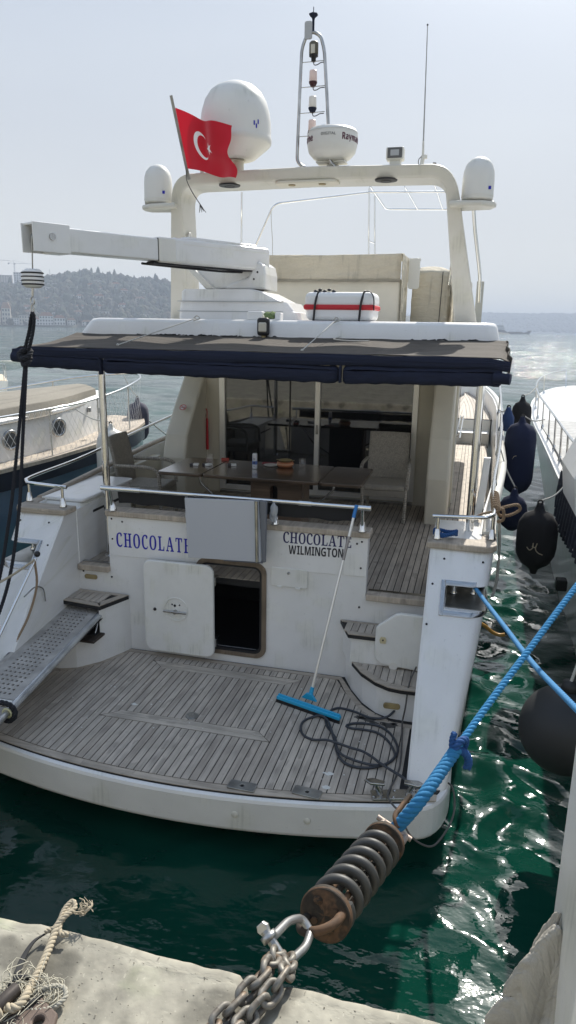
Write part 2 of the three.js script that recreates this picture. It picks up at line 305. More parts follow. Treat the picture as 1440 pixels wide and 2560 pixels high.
// ---------------------------------------------------------------- water
const waves = []; { const s0 = seed; seed = 4242; for (let k = 0; k < 38; k++) { const L = .115 * Math.pow(1.158, k), a = rr(-1.15, 1.15) + 1.5, w = 6.2832 / L; waves.push([Math.cos(a) * w, Math.sin(a) * w, rnd() * 6.28, L * rr(.003, .0062) * (L > 5 ? .4 : L < .6 ? 1.5 : 1), L]); } seed = s0; }
function waterY(x, z, cell) {
  // sheltered by the quay and between the hulls: flatter there
  const calm = lerp(.30, 1, sstep(-3, -16, z)) * lerp(.75, 1.25, vnoise(x * .35 + 7, z * .35, 5)) * (1 + 1.4 * sstep(-.3, .5, x) * sstep(3, 1.5, x) * sstep(-2.6, -4.6, z) * sstep(-16, -8, z));
  const rip = (.35 + 1.9 * sstep(.32, .62, fbm(x * .55 + 3, z * .4, 9, 3))) * lerp(.22, 1, sstep(-2.6, -4.6, z)) * (1 + 1.1 * sstep(-2.8, -4.4, z) * sstep(-14, -9, z));
  let y = 0, s = 0; const wx = x + .25 * Math.sin(z * 1.7) + .05 * Math.sin(z * 7 + x * 3), wz = z + .25 * Math.sin(x * 1.3 + 1) + .05 * Math.sin(x * 8 - z * 2);
  for (const [kx, kz, p, a, L] of waves) if (L > cell * 3.0) { const q = a * Math.sin(kx * wx + kz * wz + p); if (L < .75) s += q; else y += q; }
  return y * calm + s * .62 * rip;
}
function gradedWater(xs, zs) {
  const n = xs.length, m = zs.length, pos = new Float32Array(n * m * 3), uv = new Float32Array(n * m * 2), idx = [];
  for (let j = 0; j < m; j++) for (let i = 0; i < n; i++) {
    const c = Math.max(Math.abs((xs[Math.min(n - 1, i + 1)] - xs[Math.max(0, i - 1)]) / 2), Math.abs((zs[Math.min(m - 1, j + 1)] - zs[Math.max(0, j - 1)]) / 2)), o = j * n + i;
    pos[3 * o] = xs[i]; pos[3 * o + 1] = waterY(xs[i], zs[j], c); pos[3 * o + 2] = zs[j]; uv[2 * o] = xs[i]; uv[2 * o + 1] = zs[j];
  }
  for (let j = 0; j < m - 1; j++) for (let i = 0; i < n - 1; i++) { const a = j * n + i, b = a + 1, c = a + n, d = c + 1; idx.push(a, b, c, b, d, c); }
  const g = new THREE.BufferGeometry(); g.setIndex(idx); g.setAttribute('position', new THREE.BufferAttribute(pos, 3)); g.setAttribute('uv', new THREE.BufferAttribute(uv, 2)); g.computeVertexNormals(); return g;
}
const waterBump = makeTex(512, 512, (u, v) => .5 * fbm(u * 14, v * 26, 101, 5, 14, 26) + .5 * fbm(u * 5, v * 9, 103, 4, 5, 9), false);
const waterTint = makeTex(256, 256, (u, v) => { const k = .8 + .5 * (fbm(u * 3, v * 3, 105, 4, 3) - .5); return [k * .9, k, k * 1.02]; });
{
  const grade = (a, b, d0, g) => { const o = [a]; let d = d0; while (Math.abs(b - o[o.length - 1]) > d) { o.push(o[o.length - 1] + Math.sign(b - a) * d); d *= g; } o.push(b); return o; };
  const xs = [...grade(-1.2, -34, .045, 1.022).reverse(), ...grade(-1.16, 1.7, .036, 1.0).slice(1), ...grade(1.74, 24, .06, 1.05)];
  const zs = [...grade(-1.2, -12, .036, 1.004), ...grade(-12.06, -60, .06, 1.012).slice(0)];
  const near = mat(.005, .060, .038, .035, { phys: true, ior: 1.335, map: rep(waterTint, .11), bumpMap: rep(waterBump, 1 / 2.3, 1 / 2.3), bumpScale: .012, double: false });
  struct('water', gradedWater(xs, zs), near);
  const far = mat(.005, .060, .038, .07, { phys: true, ior: 1.335, bumpMap: rep(waterBump, 1 / 9, 1 / 9), bumpScale: .4, double: false });
  const mid = mat(.005, .060, .038, .05, { phys: true, ior: 1.335, map: near.map, bumpMap: rep(waterBump, 1 / 5, 1 / 5), bumpScale: .16, double: false });
  struct('water', gradedWater([...grade(-20, -420, .55, 1.02).reverse(), ...grade(-19.4, 260, .55, 1.02)], grade(-60, -700, .55, 1.014)), mid);
  const fx = [-4000, -1500, -600, -250, -120, -60, -34, 0, 24, 60, 120, 250, 600, 1500, 4000], fz = [-700, -800, -1600, -3000, -7000];
  struct('water', gradedWater(fx, fz), far);
  struct('water', gradedWater([-4000, -900, -420], [-40, -60, -300, -700]), far); struct('water', gradedWater([260, 900, 4000], [-40, -60, -300, -700]), far);
  struct('water', gradedWater([-250, -120, -60, -34], [40, 20, 0, -20, -40, -60]), far);
  struct('water', gradedWater([24, 60, 120, 250], [40, 20, 0, -20, -40, -60]), far);
}

// ---------------------------------------------------------------- quay
{
  const QY = 1.75, QZ = -1.45, prof = [];                   // (z offset, y) along the profile: face, rounded nose, top
  for (const y of [-1.2, -.4, .3, .9, 1.3]) prof.push([0, y]);
  for (let k = 0; k <= 6; k++) { const a = k / 6 * Math.PI / 2; prof.push([.035 - .035 * Math.cos(a), QY - .035 + .035 * Math.sin(a)]); }
  for (let k = 1; k <= 56; k++) prof.push([.035 + k * .022, QY]);
  for (const z of [1.5, 2, 3, 5, 9, 14, 22, 30]) prof.push([z, QY]);
  const quayGeo = (x0, x1, fine0, fine1, endL, endR) => {
    const xs = []; for (let x = x0; x < fine0 - .01; x = Math.min(fine0, x + Math.max(.1, (fine0 - x) * .4))) xs.push(x); for (let x = fine0; x < fine1; x += .02) xs.push(x); for (let x = fine1; x < x1; x += Math.max(.1, (x - fine1) * .5)) xs.push(x); xs.push(x1);
    const n = xs.length, pos = [], uv = [], idx = [];
    for (let j = 0; j < prof.length; j++) for (let i = 0; i < n; i++) {
      let [dz, y] = prof[j]; const x = xs[i]; let z = QZ + dz, s = 0;
      const nose = sstep(1.2, 1.6, y) * sstep(.35, .0, dz);
      z += nose * (.022 * (fbm(x * 2.3, 3, 111, 4) - .5) + .014 * (fbm(x * 14, 5, 113, 3) - .5));
      const chip = sstep(.62, .8, fbm(x * 3.3 + 2, 1, 115, 3)) * sstep(.09, .0, dz) * (y > 1.5 ? 1 : 0); y -= .018 * chip;
      if (y > 1.7) y += .008 * (fbm(x * 3, z * 3, 117, 3) - .5) + .005 * (fbm(x * 24, z * 24, 119, 3) - .5);
      if (endR !== null && x > endR - .05) { const t = (x - endR + .05) / .05; y -= .02 * t * t * (dz < 1.4 ? 1 : .2); z += .05 * t * t * sstep(.3, 0, dz); }
      if (endL !== null && x < endL + .05) { const t = (endL + .05 - x) / .05; y -= .02 * t * t * (dz < 1.4 ? 1 : .2); z += .05 * t * t * sstep(.3, 0, dz); }
      pos.push(x, y, z); uv.push(x / 1.5, (j < 12 ? y : z + 1.45 + 1.75) / 1.5);
    }
    for (let j = 0; j < prof.length - 1; j++) for (let i = 0; i < n - 1; i++) { const a = j * n + i, b = a + 1, c = a + n, d = c + 1; idx.push(a, b, c, b, d, c); }
    for (const [i, s] of [[0, 1], [n - 1, 0]]) { const c = pos.length / 3; pos.push(xs[i], -1.2, 30); uv.push(0, 0); for (let j = 0; j < prof.length - 1; j++) s ? idx.push(c, j * n + i, (j + 1) * n + i) : idx.push(c, (j + 1) * n + i, j * n + i); }
    const g = new THREE.BufferGeometry(); g.setIndex(idx); g.setAttribute('position', new THREE.Float32BufferAttribute(pos, 3)); g.setAttribute('uv', new THREE.Float32BufferAttribute(uv, 2)); g.computeVertexNormals(); return g;
  };
  const quay = struct('quay', quayGeo(-60, -.435, -1.9, -.455, null, -.435), M.concrete);
  const slab = shadow(new THREE.Mesh(quayGeo(-.40, 60, -.385, .7, -.40, null), M.concrete)); slab.name = 'quay_slab'; quay.add(slab);
  { // grit and small stones lying on the concrete
    const g = new THREE.IcosahedronGeometry(1, 0), n = 300, im = new THREE.InstancedMesh(g, M.concrete, n), d = new THREE.Object3D(), c = new THREE.Color();
    for (let i = 0; i < n; i++) { const s = rr(.0006, .0018) * (rnd() < .06 ? 2 : 1); d.position.set(rr(-1.7, .5), 1.752, -1.40 + Math.pow(rnd(), 1.5) * .75); if (d.position.x > -.45 && d.position.x < -.38) d.position.x -= .1; d.scale.set(s * rr(.8, 1.5), s * .7, s * rr(.8, 1.4)); d.rotation.set(rnd() * 3, rnd() * 6, 0); d.updateMatrix(); im.setMatrixAt(i, d.matrix); const k = rr(.6, 1); im.setColorAt(i, c.setRGB(k, k * .95, k * .88)); }
    im.name = 'grit'; im.userData = { kind: 'stuff', label: 'grit and small stones scattered on the concrete quay', category: 'grit' }; shadow(im); scene.add(im);
  }
  struct('quay_wall', box(-60, 60, 1.74, 4.6, 10.5, 11), M.concrete);
}

// ---------------------------------------------------------------- far shores
const leafMat = mat(1, 1, 1, .95, { map: noiseTex });
function treeBlob() { const g = new THREE.IcosahedronGeometry(1, 1), p = g.attributes.position; for (let i = 0; i < p.count; i++) { const v = V().fromBufferAttribute(p, i), k = .72 + .5 * vnoise(v.x * 2.3 + 9, v.z * 2.3 + v.y * 3.1, 121); p.setXYZ(i, v.x * k, v.y * k * 1.1, v.z * k); } g.computeVertexNormals(); return g; }
const hillFrame = (az, dist) => { const a = az * D2R; return (u, v) => [(dist + v) * Math.sin(a) + u * Math.cos(a), -(dist + v) * Math.cos(a) + u * Math.sin(a)]; };
function hill(name, at, u0, u1, depth, nu, nv, hFn, color) {
  const g = sheet((a, b) => { const u = lerp(u0, u1, a), v = b * depth, [x, z] = at(u, v); return [x, hFn(u, v), z]; }, nu, nv);
  flip(g); g.computeVertexNormals(); return struct(name, g, color);
}
const ridge = u => 70 + 12 * Math.sin(u * .011 + 1.2) + 12 * sstep(-90, 30, u) - 50 * sstep(150, 520, u) + 10 * (fbm(u * .02 + 4, 1, 131, 4) - .5);
const hillH = (u, v) => { const t = clamp(v / 330, 0, 1); return -1.5 + 3 * sstep(0, 12, v) + (ridge(u) - 6) * Math.pow(sstep(-.08, 1, t), 1.15) + 9 * (fbm(u * .015, v * .015, 133, 4) - .5) * t - 30 * sstep(330, 700, v); };
const leftAt = hillFrame(-31, 1150);
hill('hill', leftAt, -420, 760, 700, 110, 60, hillH, mat(.075, .072, .045, .95));
const farAt = hillFrame(6, 3600);
const farH = (u, v) => { const t = clamp(v / 500, 0, 1); return -2 + 4 * sstep(0, 20, v) + (78 + 22 * fbm(u * .003 + 2, 4, 141, 5) - 26 * sstep(0, 700, u)) * sstep(-.1, 1, t) + 8 * (fbm(u * .02, v * .02, 143, 3) - .5) * t; };
hill('hill', farAt, -1300, 1600, 900, 120, 24, farH, mat(.06, .07, .05, .95));
{
  const g = treeBlob(), N = 5200, im = new THREE.InstancedMesh(g, leafMat, N), d = new THREE.Object3D(), c = new THREE.Color();
  for (let i = 0; i < N; i++) {
    const u = rr(-300, 330), v = Math.pow(rnd(), .8) * 345 + 14, [x, z] = leftAt(u, v), s = rr(3.2, 7.5) * (rnd() < .12 ? 1.4 : 1), cyp = rnd() < .16;
    d.position.set(x, hillH(u, v) + s * .5, z); d.scale.set(s * (cyp ? .45 : 1), s * (cyp ? 1.5 : rr(.8, 1.15)), s * (cyp ? .45 : 1)); d.rotation.y = rnd() * 6.28; d.updateMatrix(); im.setMatrixAt(i, d.matrix);
    const k = rr(.6, 1.25), b = rnd() < .3 ? 1 : 0; im.setColorAt(i, c.setRGB((.045 + .045 * b) * k, (.062 + .018 * b) * k, (.026 + .018 * b) * k));
  }
  im.name = 'hillside_wood'; im.userData = { kind: 'stuff', label: 'hazy wooded slope of mixed trees across the water', category: 'woodland' }; shadow(im); scene.add(im);
  const N2 = 2600, im2 = new THREE.InstancedMesh(g, leafMat, N2);
  for (let i = 0; i < N2; i++) { const u = rr(-420, 900), v = rr(30, 560), [x, z] = farAt(u, v), s = rr(7, 15); d.position.set(x, farH(u, v) + s * .2, z); d.scale.set(s * 1.4, s * .8, s * 1.2); d.rotation.y = rnd() * 6; d.updateMatrix(); im2.setMatrixAt(i, d.matrix); const k = rr(.7, 1.2); im2.setColorAt(i, c.setRGB(.05 * k, .062 * k, .034 * k)); }
  im2.name = 'distant_wood'; im2.userData = { kind: 'stuff', label: 'blue hazy wood along the far low shore', category: 'woodland' }; shadow(im2); scene.add(im2);
}
{
  const wallM = [mat(.62, .60, .56, .85), mat(.68, .67, .64, .85), mat(.58, .53, .45, .85)], roofM = [mat(.34, .16, .10, .9), mat(.40, .25, .18, .9), mat(.36, .35, .34, .9)], winM = mat(.05, .06, .07, .3);
  const house = (name, label, cat, group, u, v, w, h, dp, kind, floors, cols, hfn, at, az, lift = 0) => {
    if (cat === 'house') label = (kind ? 'flat-roofed ' : 'hip-roofed ') + ['one', 'two', 'three', 'four'][Math.min(3, floors - 1)] + '-storey ' + (w > 19 ? 'wide ' : w < 13 ? 'narrow ' : '') + label;
    const [x, z] = at(u, v), y = hfn(u, v) - 1 + lift, t = thing(name, label, cat, [x, y, z], group); t.rotation.y = -az * D2R;
    const put = (n, g, m, par = t) => { const o = shadow(new THREE.Mesh(g, m)); o.name = n; par.add(o); return o; };
    put('wall', box(-w / 2, w / 2, -3, h, -dp / 2, dp / 2), wallM[Math.floor(rnd() * 3)]);
    if (kind === 0) { const r = put('roof', prism([[-w / 2 - .6, h], [w / 2 + .6, h], [w * .28, h + h * .32 + 1], [-w * .28, h + h * .32 + 1]], 'z', -dp / 2 - .6, dp / 2 + .6), roofM[rnd() < .7 ? 0 : 1]); if (w > 14) put('chimney', box(w * .1, w * .1 + 1, h, h + h * .32 + 2.2, -1, 0), wallM[0], r); }
    else put('roof', box(-w / 2 - .4, w / 2 + .4, h, h + .7, -dp / 2 - .4, dp / 2 + .4), roofM[2]);
    for (let f = 0; f < floors; f++) for (let c = 0; c < cols; c++) { const fh = h / floors, cw = w / cols; put('window', box(-w / 2 + cw * (c + .25), -w / 2 + cw * (c + .75), f * fh + fh * .3, f * fh + fh * .8, dp / 2 - .2, dp / 2 + .15), winM); }
    return t;
  };
  // waterfront row
  const row = [[-108, 16, 20, 4, 4], [-92, 12, 24, 4, 3], [-80, 10, 10, 3, 3], [-67, 15, 14, 3, 4], [-52, 12, 9, 2, 3], [-36, 20, 14, 3, 5], [-17, 16, 11, 2, 4], [0, 12, 8, 2, 3], [22, 14, 6, 2, 3], [62, 15, 8, 2, 3], [104, 12, 7, 2, 3]];
  for (const [u, w, h, f, c] of row) house('waterfront_house', 'pale house on the waterfront below the wooded hill', 'house', 'houses along the far shore', u, 18, w, h, 10, rnd() < .65 ? 0 : 1, f, c, hillH, leftAt, -31);
  // terraces of villas on the slope
  for (let k = 0; k < 34; k++) { const r = k % 5, u = -70 + (k * 37 % 220) + rr(-6, 6), v = 70 + r * 42 + rr(-8, 8); house('hillside_villa', 'villa among trees up on the wooded slope', 'house', 'villas on the wooded hillside', u, v, rr(11, 18), rr(5, 7.5), 8, rnd() < .5 ? 0 : 1, 2, 3, hillH, leftAt, -31, 4.5); }
  // blocks on the ridge
  for (const [u, w, h, f, c] of [[-138, 24, 24, 6, 6], [-112, 22, 27, 8, 5], [-89, 18, 31, 8, 4], [-70, 14, 26, 7, 4], [-14, 30, 11, 2, 5]]) house('apartment_block', 'grey apartment block standing on the ridge of the wooded hill', 'building', 'apartment blocks on the hill ridge', u, 325, w, h, 14, 1, f, c, hillH, leftAt, -31, 0);
  for (let k = 0; k < 14; k++) house('distant_building', 'pale building in the haze of the far low shore', 'building', 'buildings on the far low shore', rr(-120, 480), rr(20, 330), rr(20, 60), rr(7, 16), 20, 1, 1, 1, farH, farAt, 6, 2);
  // tower cranes over the ridge
  for (const [u, h, jib] of [[-96, 48, 34], [-132, 54, 30]]) {
    const [x, z] = leftAt(u, 325), y = hillH(u, 325), t = thing('tower_crane', u > -120 ? 'tower crane rising behind the ridge apartment blocks' : 'taller tower crane at the end of the hill ridge', 'crane', [x, y, z]); t.rotation.y = 31 * D2R;
    const put = (n, g) => { const o = shadow(new THREE.Mesh(g, M.grey)); o.name = n; t.add(o); };
    put('mast', merge([rod([-.7, 0, 0], [-.7, h, 0], .3, 5), rod([.7, 0, 0], [.7, h, 0], .3, 5), ...Array.from({ length: 12 }, (_, k) => rod([k % 2 ? -.7 : .7, k * h / 12, 0], [k % 2 ? .7 : -.7, (k + 1) * h / 12, 0], .16, 4))]));
    put('jib', merge([rod([-10, h, 0], [jib, h, 0], .35, 5), rod([0, h + 5, 0], [jib * .7, h, 0], .12, 4), rod([0, h, 0], [0, h + 5, 0], .3, 4), rod([-10, h, 0], [0, h + 5, 0], .12, 4)])); put('counterweight', box(-11, -8, h - 2, h, -.8, .8)); put('cab', box(.6, 2.4, h - 2.4, h - .2, -.8, .8));
  }
  const pole = leftAt(-34, 326); single('ridge_mast', 'thin mast standing on the wooded ridge', 'mast', merge([rod([pole[0], hillH(-34, 326), pole[1]], [pole[0], hillH(-34, 326) + 26, pole[1]], .5, 5), box(pole[0] - 1.5, pole[0] + 1.5, hillH(-34, 326) + 12, hillH(-34, 326) + 13, pole[1] - 1, pole[1] + 1)]), M.grey);
}
// coaster at anchor
{
  const shipAt = hillFrame(2.45, 1500), [sx, sz] = shipAt(0, 0), t = thing('cargo_ship', 'dark coaster with white wheelhouse at anchor before the far shore', 'ship', [sx, 0, sz]); t.rotation.y = -2.45 * D2R;
  const put = (n, g, m, par = t) => { const o = shadow(new THREE.Mesh(g, m)); o.name = n; par.add(o); return o; };
  const hullM = mat(.035, .04, .055, .6), sup = mat(.5, .5, .5, .6);
  put('hull', prism([[-35, -.5], [31, -.5], [36, 7], [29, 7], [27, 4.4], [20, 3], [-9, 3], [-11, 5], [-16, 7.4], [-35, 9.5]], 'z', -5, 5, .3), hullM);
  const s = put('deckhouse', box(-33, -15, 7, 13, -4.4, 4.4, .2), sup); put('wheelhouse', box(-30, -17, 13, 16.4, -4, 4, .2), sup, s); for (let k = 0; k < 5; k++) put('window', box(-29 + k * 2.4, -27.4 + k * 2.4, 14.3, 15.7, 3.9, 4.08), M.black, s);
  put('funnel', box(-33.5, -31, 13, 17.5, -1.5, 1.5, .4), hullM); put('mast', merge([rod([-20, 16, 0], [-20, 29, 0], .25, 6), rod([-22, 25, 0], [-18, 25, 0], .12, 4)]), M.grey); put('foremast', merge([rod([27, 5, 0], [27, 22, 0], .25, 6)]), M.grey); put('hatch_cover', box(-9, 19, 3, 4.6, -3.4, 3.4, .2), mat(.10, .07, .06, .7));
}

// ================================================================ the yacht
const XC = -1.84, mir = x => 2 * XC - x;
const yacht = thing('motor_yacht', 'large white motor yacht moored stern to the quay, teak swim platform and open cockpit', 'yacht', [XC, 0, -4.6]);
const font = { serif: await new FontLoader().loadAsync('fonts/droid/droid_serif_bold.typeface.json'), sans: await new FontLoader().loadAsync('fonts/droid/droid_sans_bold.typeface.json'), sansR: await new FontLoader().loadAsync('fonts/droid/droid_sans_regular.typeface.json') };
const teaks = [M.teak, M.teak2, M.teak3, M.teak];
// board of deck teak with grain along its length; quad corners (x,z) clockwise, from y0 to y1
function plankGeo(q, y0, y1, alongX = false) {
  const g = prism(q, 'y', y0, y1), u = g.attributes.uv, a = rnd(), b = rnd();
  for (let i = 0; i < u.count; i++) { const s = u.getX(i) * 1.6, t = u.getY(i) * .8; alongX ? u.setXY(i, t * 2 + a, s * .5 + b) : u.setXY(i, s + a, t + b); } return g;
}
const planksUnder = (parent, q, y0, y1, alongX = false, m = null, name = 'plank') => part(parent, name, plankGeo(q, y0, y1, alongX), m || teaks[Math.floor(rnd() * 4)]);

// ---- hull sides: skin from below the waterline up to the capped bulwark
const sheer = z => 1.80 + .030 * Math.max(0, -5.5 - z) - .0003 * Math.max(0, -5.5 - z) ** 2;
const beam = z => z > -14 ? 2.06 + .20 * sstep(-5.5, -9, z) + .1 * sstep(-9, -14, z) : 2.36 * Math.sqrt(Math.max(.0004, 1 - ((-14 - z) / 8.5) ** 2));
for (const s of [1, -1]) {
  const rings = [];
  for (const z of [-5.62, -6.5, -7.5, -8.5, -9.5, -11, -12.5, -14, -15.5, -17, -18.5, -20, -21, -21.8, -22.3]) {
    const b = beam(z), sh = sheer(z), t = Math.min(.09, b * .4), w = lerp(.86, .93, sstep(-15, -6, z)), p = [[b * w, -.4], [b * (w + .03), .35], [b * .985, 1.0], [b, sh - .06], [b + .03, sh - .03], [b + .03, sh], [b - t, sh], [b - t - .01, 1.15], [b * w - .12, -.4]];
    rings.push(p.map(([x, y]) => V(XC + s * x, y, z)));
  }
  if (s < 0) rings.reverse();
  part(yacht, 'hull_side', loft(rings, true, 32), M.gel);
  const capPts = []; for (let z = -5.75; z > -21.5; z -= .5) capPts.push(V(XC + s * (beam(z) - .02), sheer(z) + .012, z));
  const cg = sweep(capPts, .05, 8); cg.scale(1, 1, 1); { const p = cg.attributes.position; for (let i = 0; i < p.count; i++) { const sy = sheer(p.getZ(i)) + .012; p.setY(i, sy + (p.getY(i) - sy) * .42); } }
  part(yacht, 'rail_cap', buv(cg), s > 0 ? M.gelWarm : M.teakTrim);
}
part(yacht, 'hull_bottom', box(XC - 1.9, XC + 1.9, -.35, .2, -20, -5.66), M.black);
// ---- stern quarters: wedge blocks running down to the platform, with a hawse opening
const ev = new Evaluator(); ev.useGroups = false;
const rightQuarter = [];
for (const [y, za, xo] of [[.22, -4.13, .0], [.45, -4.22, .035], [.8, -4.54, .10], [1.2, -4.90, .175], [1.55, -5.22, .225], [1.765, -5.42, .25]]) {
  const xi = -.235, c = .10, zf = -6.3; const r = [V(xi, y, zf), V(xi, y, za - .015), V(xi + .015, y, za)];
  for (let k = 0; k <= 5; k++) { const a = k / 5 * Math.PI / 2; r.push(V(xo - c + c * Math.sin(a), y, za - c + c * Math.cos(a))); } r.push(V(xo, y, zf)); rightQuarter.push(r);
}
const mirrorGeo = g => { const c = g.clone(); const p = c.attributes.position, n = c.attributes.normal; for (let i = 0; i < p.count; i++) { p.setX(i, mir(p.getX(i))); if (n) n.setX(i, -n.getX(i)); } flip(c); if (n) { const nn = c.attributes.normal; if (!c.index) for (let i = 0; i < nn.count; i += 3) { const x = nn.getX(i), y = nn.getY(i), z = nn.getZ(i); nn.setXYZ(i, nn.getX(i + 1), nn.getY(i + 1), nn.getZ(i + 1)); nn.setXYZ(i + 1, x, y, z); } } return c; };
{
  const body = new Brush(loft(rightQuarter, true, 30)); body.updateMatrixWorld();
  const cutG = prism(rrect(-.095, .6, 1.395, 1.545, .03, 3), 'z', -5.62, -4.6); const cut = new Brush(cutG); cut.updateMatrixWorld();
  const res = ev.evaluate(body, cut, SUBTRACTION); const qg = res.geometry; const clean = new THREE.BufferGeometry(); for (const k of ['position', 'normal', 'uv']) clean.setAttribute(k, qg.attributes[k]); if (qg.index) clean.setIndex(qg.index); const Q = clean.index ? clean.toNonIndexed() : clean; Q.clearGroups(); buv(Q);
  for (const s of [1, -1]) {
    const F = g => s > 0 ? g : mirrorGeo(g.index ? g.toNonIndexed() : g);
    const q = part(yacht, 'stern_quarter', F(Q), M.gel);
    // steel hawse frame following the opening round the corner, tray and two bollards
    const zAt = y => lerp(-4.90, -5.22, (y - 1.2) / .35) - .0, fr = y => [[-.105, y, zAt(y) + .012], [.02, y, zAt(y) + .012], [.115, y, zAt(y) + .008], [.19, y, zAt(y) - .05], [.222, y, zAt(y) - .14], [.224, y, -5.6]];
    const strip = (y, h) => sheet((u, v) => { const c = new THREE.CatmullRomCurve3(P3(fr(y + (v - .5) * h)), false, 'centripetal').getPoint(u); return [c.x, c.y, c.z]; }, 26, 1, .012);
    part(q, 'hawse_frame', F(merge([strip(1.56, .03), strip(1.38, .03), sheet((u, v) => { const y = lerp(1.365, 1.575, v); return [lerp(-.125, -.093, u), y, zAt(y) + .014]; }, 1, 4, .012)])), M.steel);
    part(q, 'hawse_tray', F(box(-.095, .21, 1.395, 1.402, -5.61, -5.12)), M.steelDull);
    for (const [bx, bz] of [[-.03, -5.42], [.12, -5.45]]) part(q, 'bollard', F(lathe([[0, 0], [.03, 0], [.03, .012], [.02, .03], [.02, .12], [.026, .14], [.026, .15], [0, .15]], bx, 1.40, bz, 14)), M.chrome);
    // teak cap wrapping the top of the quarter
    const co = [[-.265, -5.40], [.18, -5.385], [.235, -5.41], [.268, -5.47], [.27, -6.35], [.155, -6.35], [.15, -5.62], [.12, -5.58], [-.265, -5.58]];
    part(q, 'cap_board', F(prism(co, 'y', 1.762, 1.815, .012)), M.teakTrim);
    for (const [x, y] of [[-.12, 1.70], [.17, 1.70], [-.19, 1.54], [-.205, 1.30]]) { const za = lerp(-4.90, -5.42, (y - 1.2) / .565); part(q, 'screw', F(new THREE.SphereGeometry(.009, 8, 6).translate(x, y, za + .002)), M.blackSoft); }
    // stern rail
    const rl = [[-.235, 2.0, -5.49], [.10, 2.015, -5.49], [.205, 2.02, -5.51], [.225, 2.03, -5.60], [.235, 2.06, -6.5], [.33, 2.15, -8.2], [.40, 2.24, -10], [.44, 2.33, -12], [.47, 2.42, -14]];
    const r = part(yacht, 'side_rail', F(sweep(curve(rl, 90), .0165, 10)), M.chrome);
    for (const [x, y, z, tx] of [[-.19, 1.815, -5.49, -.19], [.225, 1.815, -5.60, .225], [.28, sheer(-7.4), -7.4, .29], [.35, sheer(-9.2), -9.2, .36], [.42, sheer(-11), -11, .42], [.45, sheer(-13), -13, .45]]) {
      const ty = z > -6 ? 2.0 : new THREE.CatmullRomCurve3(P3(rl), false, 'centripetal').getSpacedPoints(200).reduce((a, p) => Math.abs(p.z - z) < Math.abs(a.z - z) ? p : a).y;
      part(r, 'stanchion', F(merge([rod([x, y, z], [tx, ty, z], .013), lathe([[0, 0], [.035, 0], [.033, .01], [.017, .085], [0, .085]], x, y, z, 14)])), M.chrome);
    }
  }
}
